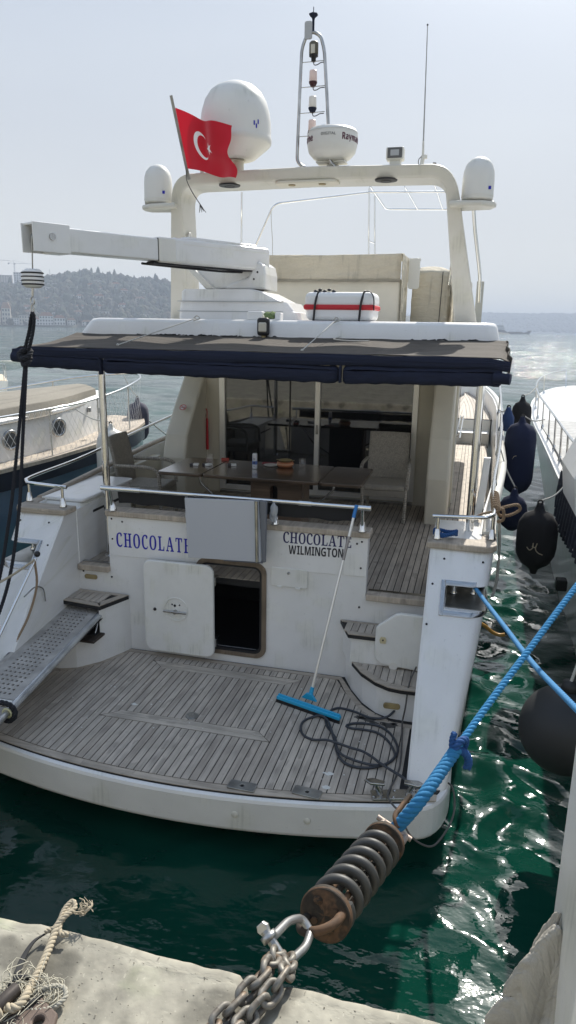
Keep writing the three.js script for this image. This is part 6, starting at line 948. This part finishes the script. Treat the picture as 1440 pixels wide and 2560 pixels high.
// galvanised shackle and chain over the quay edge
{
  const link = (Lk, Wd, r) => { const p = []; for (let k = 0; k < 28; k++) { const a = k / 28 * 6.2832, x = Math.cos(a), y = Math.sin(a); p.push(V(x * Wd, y * Wd + Math.sign(y) * (Lk - Wd), 0)); } return sweep(p, r, 10, true); };
  const sh = thing('quay_shackle', 'shiny galvanised shackle linking the chain to the compensator eye', 'shackle', [-.40, 1.68, -1.66]);
  const A = V(-.374, 1.640, -1.735), B = V(-.410, 1.70, -1.575), d = B.clone().sub(A).normalize(), sd = V(.62, -.42, .60); sd.sub(d.clone().multiplyScalar(sd.dot(d))).normalize(); const pt = (s, k) => A.clone().lerp(B, s).add(sd.clone().multiplyScalar(k));
  part(sh, 'bow', sweep(bent([pt(1, .038).toArray(), pt(.25, .042).toArray(), pt(-.12, .022).toArray(), pt(-.12, -.022).toArray(), pt(.25, -.042).toArray(), pt(1, -.038).toArray()], .05, 6), .0125, 12), M.galv);
  const pin = part(sh, 'pin', sweep([pt(1, .06), pt(1, -.065)], .0135, 12), M.galv); part(pin, 'pin_head', merge([along(lathe([[0, 0], [.024, 0], [.024, .02], [0, .022]], 0, 0, 0, 16), pt(1, -.035).toArray(), pt(1, -.06).toArray()), prism([[-.012, 0], [.012, 0], [.02, .02], [.012, .034], [-.012, .034], [-.02, .02]], 'z', -.007, .007, .003).applyQuaternion(new THREE.Quaternion().setFromUnitVectors(V(0, 1, 0), sd.clone().negate())).translate(...pt(1, -.053).toArray())]), M.galv);
  const mk = (name, label, path, n, rot0) => {
    const t = thing(name, label, 'chain', path[0]); const c = new THREE.CatmullRomCurve3(P3(path), false, 'centripetal'), Lc = c.getLength(), pitch = Lc / n, g = link(pitch * .5 + .0085, .0195, .0085);
    for (let k = 0; k < n; k++) { const s = (k + .5) / n, p = c.getPointAt(s), tg = c.getTangentAt(s), q = new THREE.Quaternion().setFromUnitVectors(V(0, 1, 0), tg), q2 = new THREE.Quaternion().setFromAxisAngle(V(0, 1, 0), rot0 + (k % 2) * 1.45 + .2 * Math.sin(k * 2.3)); const o = shadow(new THREE.Mesh(g, M.chain)); o.name = 'link'; o.quaternion.copy(q).multiply(q2); o.position.copy(p).sub(t.position); t.add(o); }
  };
  mk('mooring_chain', 'grey steel chain leading from the shackle down over the quay', [[-.412, 1.70, -1.57], [-.405, 1.755, -1.50], [-.407, 1.79, -1.42], [-.435, 1.786, -1.36], [-.472, 1.777, -1.29], [-.51, 1.774, -1.21], [-.58, 1.774, -1.08], [-.64, 1.774, -.95]], 16, .3);
  mk('mooring_chain', 'second run of chain doubled back beside the first on the quay', [[-.385, 1.685, -1.575], [-.36, 1.745, -1.49], [-.357, 1.79, -1.425], [-.375, 1.788, -1.37], [-.412, 1.777, -1.30], [-.455, 1.776, -1.22], [-.52, 1.775, -1.08], [-.58, 1.775, -.95]], 16, .9);
}
// tangle on the left of the quay
{
  const y = 1.765, t = thing('frayed_rope', 'old tan rope with frayed ends tied to an iron ring on the quay', 'rope', [-1.0, 1.75, -1.28]);
  part(t, 'standing_part', rope(P3([[-.998, y + .022, -1.478], [-1.005, y + .02, -1.44], [-1.0, y + .012, -1.39], [-.985, y + .010, -1.33], [-.975, y + .012, -1.28], [-.968, y + .014, -1.235], [-.955, y + .03, -1.20], [-.958, y + .03, -1.165], [-.985, y + .03, -1.16], [-.99, y + .04, -1.19]]), .0105, .04), M.tanRope);
  part(t, 'knot', rope(P3([[-1.03, y + .012, -1.395], [-1.01, y + .016, -1.41], [-.995, y + .03, -1.44], [-.985, y + .03, -1.475], [-1.0, y + .035, -1.49], [-1.01, y + .03, -1.46], [-1.0, y + .02, -1.42], [-.985, y + .012, -1.40], [-.965, y + .012, -1.405]]), .007, .03), M.tanRope);
  const tuft = (x, yy, z, n, r, m) => merge(Array.from({ length: n }, () => { const a = rr(0, 6.28), c = rr(1.5, 5) * (rnd() < .5 ? -1 : 1), q = []; for (let k = 0; k < 6; k++) { const s = k / 5 * r * rr(.7, 1.3), b = a + c * k / 5; q.push([x + s * Math.cos(b) + rr(-.3, .3) * r, Math.max(1.762, yy + (k ? rr(-.012, r * .30) : 0)), z + s * Math.sin(b) + rr(-.3, .3) * r]); } return tube(q, rr(.0008, .0016), 16, 4); }));
  part(t, 'frayed_end', tuft(-.965, y + .03, -1.48, 14, .03), M.tanRope); part(t, 'frayed_threads', merge([tuft(-.99, y + .012, -1.22, 34, .07), tuft(-.91, y + .008, -1.24, 26, .04), tuft(-1.02, y + .008, -1.17, 30, .06), tuft(-.96, y + .004, -1.12, 22, .05)]), mat(.46, .43, .34, .9));
  part(t, 'side_loop', rope(P3([[-.955, y + .008, -1.225], [-.92, y + .012, -1.25], [-.885, y + .012, -1.255], [-.87, y + .01, -1.235], [-.885, y + .008, -1.205], [-.92, y + .008, -1.185], [-.95, y + .008, -1.18]]), .0065, .03), mat(.36, .34, .28, .9));
  const r = thing('mooring_ring', 'dark iron bar and ring set in the quay under the frayed rope', 'mooring ring', [-1.0, 1.75, -1.15]); part(r, 'bar', tube([[-.985, y + .035, -1.205], [-.995, y + .035, -1.17], [-1.005, y + .03, -1.13], [-1.01, y + .03, -1.0], [-1.02, y + .02, -.9]], .017, 24, 12), mat(.09, .075, .065, .5, { metalness: .4, map: noiseTex })); part(r, 'collar', sweep(Array.from({ length: 20 }, (_, k) => V(-1.003 + .021 * Math.cos(k / 20 * 6.2832), y + .031 + .021 * Math.sin(k / 20 * 6.2832), -1.135)), .007, 8, true), M.tanRope); part(r, 'ring', sweep(Array.from({ length: 30 }, (_, k) => V(-.975 + .045 * Math.cos(k / 30 * 6.2832), y + .012 + .008 * Math.sin(k / 30 * 12.5), -1.215 + .04 * Math.sin(k / 30 * 6.2832))), .0065, 8, true), M.blackSoft);
  single('black_strap', 'flat black webbing strap lying along the frayed rope on the quay', 'strap', sheet((u, v) => { const c = new THREE.CatmullRomCurve3(P3([[-1.03, y + .004, -1.40], [-1.045, y + .006, -1.36], [-1.045, y + .004, -1.31], [-1.025, y + .004, -1.26], [-1.0, y + .008, -1.20]])).getPoint(u); const w = lerp(.003, .026, u); return [c.x + (v - .5) * w, c.y + .003 * Math.sin(u * 9), c.z]; }, 30, 3, .004), mat(.035, .035, .035, .9));
  single('iron_plate', 'brown rusty iron plate with a round hole bolted to the quay', 'plate', (() => { const g = prism([[-.055, -.20], [.055, -.20], [.055, .055], [.03, .085], [-.04, .085], [-.055, .06]], 'y', 0, .022, .005, [circ(.01, .045, .014, 18).reverse()]); g.scale(1, 1, -1); flip(g); g.computeVertexNormals(); g.rotateY(-.42); g.translate(-.925, 1.757, -1.125); return g; })(), mat(.17, .125, .10, .8, { map: noiseTex, bumpMap: noiseBump, bumpScale: .002 }));
}
// white service post with a cloth bundle at its foot
{
  const t = thing('service_post', 'white painted service post standing on the quay edge', 'post', [.47, 1.75, -1.28]); part(t, 'column', box(.265, .70, 1.76, 3.0, -1.46, -1.12, .03), M.gelWarm); part(t, 'cap', box(.25, .72, 3.0, 3.05, -1.48, -1.10, .015), M.gelWarm); part(t, 'foot', box(.258, .71, 1.748, 1.80, -1.47, -1.11, .008), M.grey);
  const g = sheet((u, v) => {        // tarpaulin draped from a knot at the post, fanning out over the quay edge
    const a = lerp(-2.5, 1.15, u), w = Math.pow(v, .75), f = 1 + .22 * Math.sin(a * 4.3 + 1.2 * v) * w + .10 * Math.sin(a * 9 + 2) * w, r = (.02 + .115 * w) * f, y = 2.19 - .20 * v - .235 * v * v + .012 * Math.sin(a * 7 + v * 5);
    const cr = .045 * (Math.abs(fbm(a * 1.6 + 9, v * 4, 195, 4) - .5) * 2 - .4) * w; return [.275 + (r + cr) * Math.sin(a) * .95, Math.max(1.765, y + .02 * Math.sin(a * 4.3) + cr), -1.33 + (r + cr) * Math.cos(a) * .62 - .03 * w];
  }, 90, 60, .006);
  single('draped_tarpaulin', 'grey tarpaulin draped in folds beside the white post', 'tarpaulin', g, M.tarp);
}
// ================================================================ fenders between the boats
function fender(name, label, x, y, z, r, h, m, lineTo, tail = .05) {
  const t = thing(name, label, 'fender', [x, y - h / 2, z]); const pr = [[0, -h / 2 - tail], [.03, -h / 2 - tail], [.045, -h / 2 + .0], [r * .72, -h / 2 + r * .35], [r * .95, -h / 2 + r * .8], [r, -h / 2 + r * 1.2], [r, h / 2 - r * 1.1], [r * .93, h / 2 - r * .6], [r * .7, h / 2 - r * .2], [.055, h / 2], [.035, h / 2 + .05], [.03, h / 2 + .08], [0, h / 2 + .08]];
  const g = lathe(pr, x, y, z, 30); { const p = g.attributes.position; for (let i = 0; i < p.count; i++) { const a = Math.atan2(p.getZ(i) - z, p.getX(i) - x), k = 1 + .035 * Math.sin(a * 7 + p.getY(i) * 3) * sstep(y + h * .1, y + h / 2, p.getY(i)); p.setX(i, x + (p.getX(i) - x) * k); p.setZ(i, z + (p.getZ(i) - z) * k); } g.computeVertexNormals(); }
  part(t, 'cover', g, m); part(t, 'eye', sweep(Array.from({ length: 16 }, (_, k) => V(x + .022 * Math.cos(k / 16 * 6.2832), y + h / 2 + .085 + .022 * Math.sin(k / 16 * 6.2832), z)), .008, 6, true), M.blackSoft); if (lineTo) part(t, 'line', rope(P3([[x, y + h / 2 + .1, z], [(x + lineTo[0]) / 2, (y + h / 2 + lineTo[1]) / 2, (z + lineTo[2]) / 2], lineTo]), .008, .04), M.paleRope); return t;
}
fender('fender', 'black cloth covered fender farthest forward between the two bows', .80, 2.03, -12.5, .16, .52, M.fenderBlack, [1.15, 2.45, -14.2]);
const fl2 = fender('fender', 'long black cloth covered fender between the two hulls, above the navy round one', .66, 1.74, -10, .205, .98, M.fenderCloth, [1.02, 2.2, -10.8]); part(fl2, 'mark', merge([rod([.585, 1.80, -9.81], [.615, 1.81, -9.80], .005, 5), rod([.57, 1.76, -9.82], [.585, 1.80, -9.81], .005, 5)]), M.tanRope);
fender('round_fender', 'navy round fender with gathered neck hung from the yacht rail', .56, 1.32, -8.6, .165, .42, M.fenderCloth, [.34, 2.12, -8.7], .0);
fender('round_fender', 'small blue fender half hidden behind the long black one', .50, 2.16, -10.6, .09, .26, mat(.02, .05, .14, .8), [.38, 2.3, -10.8], .0);
const f4 = fender('fender', 'black covered fender with a pale embroidered mark, over the water between hulls', .72, 1.40, -7.2, .195, .60, M.fenderBlack, [1.02, 1.95, -7.6]);
part(f4, 'embroidered_mark', merge([tube([[.62, 1.37, -7.025], [.645, 1.345, -7.01], [.67, 1.365, -7.004], [.675, 1.42, -7.002]], .005, 14, 5), tube([[.665, 1.39, -7.003], [.69, 1.375, -7.0], [.705, 1.395, -7.0]], .005, 10, 5), tube([[.71, 1.42, -7.0], [.70, 1.36, -7.0], [.725, 1.325, -7.002], [.77, 1.305, -7.008]], .005, 14, 5)]), M.tanRope);
{ const t = thing('ball_fender', 'big round black ball fender floating beside the stern', 'fender', [.77, .5, -4.6]); const g = new THREE.SphereGeometry(.30, 40, 30).translate(.77, .82, -4.6); part(t, 'ball', g, M.rubber); part(t, 'neck', lathe([[0, 0], [.06, 0], [.05, .06], [0, .07]], .77, 1.11, -4.6, 18), M.rubber); part(t, 'line', rope(P3([[.77, 1.17, -4.6], [.86, 1.5, -4.7], [.98, 1.9, -4.9]]), .01, .05), M.paleRope); }
single('drain_hose', 'short yellow hose sticking out of the yacht side over the water', 'hose', tube([[.20, .87, -6.2], [.27, .83, -6.2], [.33, .785, -6.2], [.39, .765, -6.2], [.44, .775, -6.2]], .017, 20, 10), mat(.45, .24, .04, .5));

// ================================================================ boat on the right
{
  const t = thing('right_motor_boat', 'white motor boat alongside to starboard with a teak foredeck and navy canvas apron', 'motor boat', [2.6, 0, -12]); t.name = 'motor_boat';
  const edge = z => z > -13 ? lerp(1.02, 1.10, sstep(-5, -13, z)) : 1.10 + 2.0 * (1 - Math.sqrt(Math.max(0, 1 - ((-13 - z) / 9.5) ** 2))), dy = z => 1.76 + .012 * Math.max(0, -9 - z), CX = 3.1;
  const zs = [-4.2, -5, -6, -7, -8, -9, -10, -11, -12, -13, -14.5, -16, -17.5, -19, -20.5, -21.6, -22.3];
  const rings = zs.map(z => { const e = edge(z), y = dy(z), f = sstep(-10, -22, z); const p = [[e + .30 + .5 * f, -.4], [e + .26 + .4 * f, .3], [e + .13 + .2 * f, 1.1], [e + .01, y - .12], [e - .02, y - .10], [e - .02, y], [e + .08, y + .01]]; const full = [...p, ...p.slice().reverse().map(([x, yy]) => [2 * CX - x, yy])]; return full.map(([x, yy]) => V(x, yy, z)); }).map(r => r.slice().reverse());
  part(t, 'hull', loft(rings, true, 30), M.gel); part(t, 'boot_top', (() => { return loft(zs.slice(0, 14).map(z => { const e = edge(z), f = sstep(-10, -22, z); return [[e + .295 + .5 * f, -.35], [e + .272 + .44 * f, .16], [e + .40 + .5 * f, .16], [e + .42 + .5 * f, -.35]].map(([x, y]) => V(x, y, z)); }).map(r => r.slice().reverse()), true, 30); })(), mat(.015, .02, .025, .3));
  const dk = part(t, 'deck', prism([...zs.slice(0, -1).map(z => [edge(z) + .09, z]), ...zs.slice(0, -1).reverse().map(z => [2 * CX - edge(z) - .09, z])], 'y', 1.80, 1.83), mat(.50, .50, .49, .8, { map: noiseTex, bumpMap: noiseBump, bumpScale: .002 }));
  const hc = part(dk, 'deck_hatch', box(2.7, 3.4, 1.83, 1.89, -16.2, -15.5, .03), M.glassDark); part(dk, 'windlass', merge([box(3.0, 3.2, 1.83, 1.95, -19.4, -19.1, .03), rod([2.95, 1.93, -19.25], [3.25, 1.93, -19.25], .06, 14)]), M.chrome); part(dk, 'deck_seam', merge([box(1.6, 4.6, 1.829, 1.834, -14.62, -14.6), box(1.9, 4.3, 1.829, 1.834, -17.42, -17.4)]), M.grey);
  // curved teak side deck inset
  const td = part(t, 'teak_deck', sheet((u, v) => { const z = lerp(-7.2, -13.6, v); return [edge(z) + .30 + u * .62 + .9 * v * v, 1.836, z]; }, 6, 16, .006), M.caulk); for (let i = 0; i < 8; i++) part(td, 'plank', sheet((u, v) => { const z = lerp(-7.2, -13.6, v); return [edge(z) + .305 + i * .077 + u * .07 + .9 * v * v, 1.842, z]; }, 1, 16, .005), teaks[i % 4]);
  // cabin front and windscreen pillar
  part(t, 'cabin', loft([[1.84, 0, 0], [2.2, .12, .5], [2.75, .3, 1.3], [2.9, .6, 1.9]].map(([y, i, zf]) => rrect(2.0 + i, 4.2 - i, -11.8 + zf, -4.2, .25, 5).map(([x, z]) => V(x, y, z)).reverse()), true, 35), M.gel); part(t, 'windscreen_pillar', prism([[2.35, 1.95], [2.47, 1.95], [2.72, 3.3], [2.62, 3.3]], 'z', -12.2, -12.1, .02), M.gelWarm); part(t, 'side_window', sheet((u, v) => [2.04 + .10 * v, lerp(2.12, 2.62, v), lerp(-10.2 + v * .7, -5.5, u)], 2, 2, .01), M.glassDark);
  for (const [z] of [[-8.6], [-9.3]]) part(t, 'deck_filler', lathe([[0, 0], [.05, 0], [.05, .03], [.03, .05], [0, .05]], 1.85, 1.84, z, 8), M.offwhite);
  // guard rail with its own stanchions
  const ry = z => dy(z) + .46, rl = []; for (const z of [-8.3, -9.5, -11, -12.5, -14, -16, -18, -20, -21.3]) rl.push([edge(z) + .07, ry(z), z]); rl.push([2.5, ry(-22), -21.9], [3.1, ry(-22), -22.1], [3.9, ry(-21), -21.6]);
  const rail = part(t, 'guard_rail', sweep([...bent([[edge(-8.1) + .25, dy(-8) + .02, -7.9], [edge(-8.2) + .08, ry(-8.2), -8.25], rl[1]], .1, 5).slice(0, -1), ...curve(rl.slice(1), 90)], .0165, 8), M.chrome);
  for (const z of [-8.3, -9.0, -9.8, -10.7, -11.7, -12.9, -14.2, -15.8, -17.6, -19.6]) part(rail, 'stanchion', merge([rod([edge(z) + .09, dy(z), z], [edge(z) + .07, ry(z), z], .013), lathe([[0, 0], [.032, 0], [.03, .01], [.016, .07], [0, .07]], edge(z) + .09, dy(z), z, 12)]), M.chrome); for (const [x, z] of [[2.5, -21.9], [3.6, -21.8]]) part(rail, 'stanchion', rod([x, 1.85, z + .4], [x, ry(-22), z], .013), M.chrome);
  // navy canvas apron with snaps, hung from the deck edge
  const ap = part(t, 'canvas_apron', sheet((u, v) => { const z = lerp(-8.35, -4.3, u), x = edge(z) - .03 - .05 * v; return [x + .05 * v - .018 * Math.sin(u * 130 + v * 3) * (.3 + v) - .02 * v, lerp(dy(z) + .16, dy(z) - .32 - .05 * Math.sin(u * 9), v), z]; }, 130, 10, .006), mat(.02, .024, .04, .8, { bumpMap: wrinkBump, bumpScale: .01 })); for (let k = 0; k < 12; k++) { const z = lerp(-8.3, -5.0, k / 11); part(ap, 'snap', new THREE.SphereGeometry(.014, 8, 6).translate(edge(z) - .055, dy(z) - .27 - .05 * Math.sin((z + 8.35) / 4.05 * 9), z), M.chrome); }
  part(t, 'quarter_moulding', prism([[.73, 2.41], [.82, 2.62], [1.3, 2.75], [1.3, 1.86], [.90, 1.93], [.765, 2.15]].reverse(), 'z', -6.05, -5.2, .04), M.gel);
  part(t, 'rubbing_pad', box(1.08, 1.2, .55, .68, -8.3, -8.15, .02), M.rubber);
}
// ================================================================ boats on the left
{
  const t = thing('motor_boat', 'white classic motor boat to port with round portholes, netted rail and dark blue hull', 'motor boat', [-7.3, 0, -8]);
  const CX = -7.25, hb = z => z > -9 ? 1.38 : 1.38 * Math.sqrt(Math.max(.003, 1 - ((-9 - z) / 4.3) ** 2)), dy = z => 1.40 + .035 * Math.max(0, -6 - z) + .004 * Math.max(0, -9 - z) ** 2, sk = z => 0 * z;
  const zs = [-3, -4.5, -6, -7, -8, -9, -10, -11, -11.8, -12.4, -12.9, -13.2], ring = (z, pts) => pts.map(([x, y]) => V(CX + sk(z) + x, y, z));
  const sec = z => { const b = hb(z), y = dy(z), f = sstep(-9, -13.3, z); const p = [[b * (.92 - .5 * f), -.4], [b * (.97 - .3 * f), .5], [b, y - .28], [b + .02, y - .27]]; return ring(z, [...p, ...p.slice().reverse().map(([x, yy]) => [-x, yy])]); };
  part(t, 'hull', loft(zs.map(z => sec(z)), true, 30), mat(.09, .145, .225, .16, { phys: true, clearcoat: 1, clearcoatRoughness: .05 }));
  part(t, 'sheer_stripe', loft(zs.map(z => { const b = hb(z), y = dy(z); return ring(z, [[b + .035, y - .27], [b + .04, y - .02], [-b - .04, y - .02], [-b - .035, y - .27]]); }), true, 30), mat(.006, .010, .025, .25));
  const dk = part(t, 'deck', loft(zs.map(z => { const b = hb(z), y = dy(z); return ring(z, [[b + .05, y - .02], [b + .05, y + .03], [-b - .05, y + .03], [-b - .05, y - .02]]); }), true, 30), mat(1, .98, .96, .7, { map: teakTex }));
  // trunk cabin with portholes
  const cab = part(t, 'trunk_cabin', loft([-3, -6, -8, -9.5, -10.8, -11.7, -12.2].map(z => { const b = Math.max(.12, hb(z) - .34 - .25 * sstep(-10.2, -12.2, z)), y = dy(z); return ring(z, [[b + .02, y], [b - .02, y + .58], [b - .10, y + .66], [-b + .10, y + .66], [-b + .02, y + .58], [-b - .02, y]]); }), true, 30), M.gel);
  const ph = (z, y) => { const b = hb(z) - .34 - .25 * sstep(-10.2, -12.2, z), x = CX + sk(z) + b + .012; const r = part(cab, 'porthole', sweep(Array.from({ length: 28 }, (_, k) => V(x, y + .125 * Math.sin(k / 28 * 6.2832), z + .125 * Math.cos(k / 28 * 6.2832))), .022, 8, true), M.steel); part(r, 'glass', lathe([[0, 0], [.12, 0], [.12, .01], [0, .01]], 0, 0, 0, 24).rotateZ(-Math.PI / 2).translate(x - .004, y, z), M.glassDark); };
  ph(-9.0, 1.80); ph(-9.62, 1.84); ph(-10.6, 1.90); ph(-7.9, 1.78);
  part(t, 'deck_cover', sheet((u, v) => { const z = lerp(-7.6, -12.0, v), b = Math.max(.15, hb(z) - .38 - .25 * sstep(-10.2, -12.2, z)), a = (u - .5) * 2; return [CX + sk(z) + a * b * 1.04, dy(z) + .70 + .16 * (1 - a * a) * (1 - .5 * v) - (Math.abs(a) > .93 ? .16 : 0) + .02 * (fbm(u * 9, v * 9, 201, 3) - .5), z]; }, 40, 24, .008), mat(.42, .405, .38, .92, { map: canvasTex, bumpMap: wrinkBump, bumpScale: .015 })); 
  // windscreen and coachroof behind
  part(t, 'windscreen', loft([[-7.45, 2.12], [-6.75, 2.85]].map(([z, y]) => ring(z, [[1.02, y], [1.0, y + .05], [-1.0, y + .05], [-1.02, y]]).map((p, i) => p)), true), M.glassDark); part(t, 'screen_frame', merge([-1.04, -.35, .35, 1.04].map(x => sweep([V(CX + x, 2.22, -7.52), V(CX + x * .98, 2.98, -6.72)], .05, 8))), M.gel); part(t, 'wheelhouse', loft([[2.2, 0], [2.95, .5], [3.05, .6]].map(([y, i]) => rrect(CX - 1.1, CX + 1.1, -7.2 + i, -3, .2, 4).map(([x, z]) => V(x, y, z)).reverse()), true, 35), M.gel);
  single('crumpled_jacket', 'dark brown and black bundle lying by the port boat windscreen', 'bundle', (() => { const g = new THREE.SphereGeometry(1, 20, 14), p = g.attributes.position; for (let i = 0; i < p.count; i++) { const v = V().fromBufferAttribute(p, i), k = .75 + .6 * vnoise(v.x * 3 + 2, v.z * 3 + v.y * 2, 203); p.setXYZ(i, v.x * k * .16, Math.max(-.1, v.y * k * .13), v.z * k * .28); } g.computeVertexNormals(); g.translate(-6.62, 2.34, -7.35); return g; })(), mat(.05, .035, .03, .9));
  t.rotation.y = -15 * D2R;
  // rail, posts, netting
  const ry = z => dy(z) + .70 + .10 * sstep(-11, -13, z), side = s => { const o = []; for (const z of [-3, -5, -7, -8.5, -10, -11, -11.9, -12.5, -13.0]) o.push([CX + sk(z) + s * (hb(z) - .03), ry(z), z]); return o; };
  const front = [[CX + sk(-13.3), ry(-13.2) + .02, -13.35]], pts = [...side(1), ...front, ...side(-1).reverse()], rail = part(t, 'guard_rail', sweep(curve(pts, 120), .017, 8), M.chrome);
  for (const s of [1, -1]) for (const z of [-5.9, -6.9, -7.95, -9.0, -10.1, -11.2, -12.2]) part(rail, 'stanchion', rod([CX + sk(z) + s * (hb(z) - .03), dy(z), z], [CX + sk(z) + s * (hb(z) - .03), ry(z), z], .013), M.chrome);
  const net = [], pz = (z, k) => [CX + sk(z) + hb(z) - .025, lerp(dy(z) + .03, ry(z), k), z]; for (let z = -4.6; z > -12.6; z -= .115) { net.push(sweep([0, .5, 1].map(k => V(...pz(z - k * .42, k))), .0022, 3)); net.push(sweep([0, .5, 1].map(k => V(...pz(z - .42 + k * .42, k))), .0022, 3)); } part(rail, 'net', merge(net), M.white, 'white cord netting laced to the rail');
  part(t, 'bow_cleat', merge([box(CX + .55, CX + .62, 2.02, 2.1, -11.6, -11.55, .01), box(CX + .78, CX + .85, 2.02, 2.1, -11.62, -11.57, .01)]), M.steel);
  t.position.x -= .35; t.position.z += .75;
  const bt = curve([[CX + sk(-13.2), 1.9, -13.3], [CX + sk(-13), .9, -15], [CX + .9, .0, -17.5]], 20); { const o = shadow(new THREE.Mesh(sweep(bt, .012, 5), M.paleRope)); o.name = 'bow_line'; o.position.set(7.3, 0, 8); t.add(o); }
}
fender('fender', 'grey purple cloth fender hanging at the bow of the port boat', -6.05, 1.66, -12.2, .20, .74, M.fenderGrey, [-6.3, 2.5, -12.2]);
fender('fender', 'white plastic fender squeezed between the port boat and the yacht', -5.05, 1.5, -9.3, .22, .9, M.gelWarm, [-5.75, 2.2, -9.5]);
{
  const t = thing('motor_boat', 'small white cabin boat with a bow rail beyond the port boat', 'motor boat', [-20, 0, -25]); const CX = -19.9, CZ = -25.5;
  const put = (n, g, m) => { g.rotateY(-.9); g.translate(CX, 0, CZ); return part(t, n, g, m); };
  const hb = x => 1.25 * Math.sqrt(Math.max(.003, 1 - (Math.max(0, x) / 3.0) ** 2)), xs = [-4, -2, 0, 1, 1.8, 2.4, 2.8, 2.97];
  put('hull', loft(xs.map(x => { const b = hb(x), y = 1.1 + .06 * Math.max(0, x) ** 1.3; return [[b * .8, -.3], [b, y], [-b, y], [-b * .8, -.3]].map(([z, yy]) => V(x, yy, z)); }), true, 30), M.gel); put('deck', loft(xs.map(x => { const b = hb(x) * .96, y = 1.1 + .06 * Math.max(0, x) ** 1.3; return [[b, y], [b, y + .03], [-b, y + .03], [-b, y]].map(([z, yy]) => V(x, yy, z)); }), true, 30), mat(.6, .52, .4, .7)); put('cabin', loft([[1.1, 0], [1.9, .35], [2.0, .45]].map(([y, i]) => rrect(-4 + i, .6 - i, -.85 + i * .3, .85 - i * .3, .2, 4).map(([x, z]) => V(x, y, z)).reverse()), true, 35), M.gel); put('cabin_window', box(-3.2, .1, 1.4, 1.75, -.80, .80, .05), M.glassDark);
  const pts = []; for (const s of [1, -1]) { const a = []; for (const x of [-1, 0, 1, 1.8, 2.4, 2.8]) a.push([x, 1.75 + .06 * Math.max(0, x) ** 1.3, s * hb(x) * .95]); pts.push(...(s > 0 ? a : a.reverse())); } put('bow_rail', tube(pts, .02, 80, 6), M.chrome); for (const s of [1, -1]) for (const x of [-1, .3, 1.5, 2.4]) put('stanchion', rod([x, 1.12, s * hb(x) * .95], [x, 1.75 + .06 * Math.max(0, x) ** 1.3, s * hb(x) * .95], .016, 6), M.chrome);
  const dv = put('davit', sweep(bent([[1.6, 1.2, .9], [1.6, 2.8, 1.0], [1.9, 3.2, 1.0], [2.2, 3.0, 1.0]], .3, 5), .03, 8), M.chrome);
}
renderer.render(scene, camera);
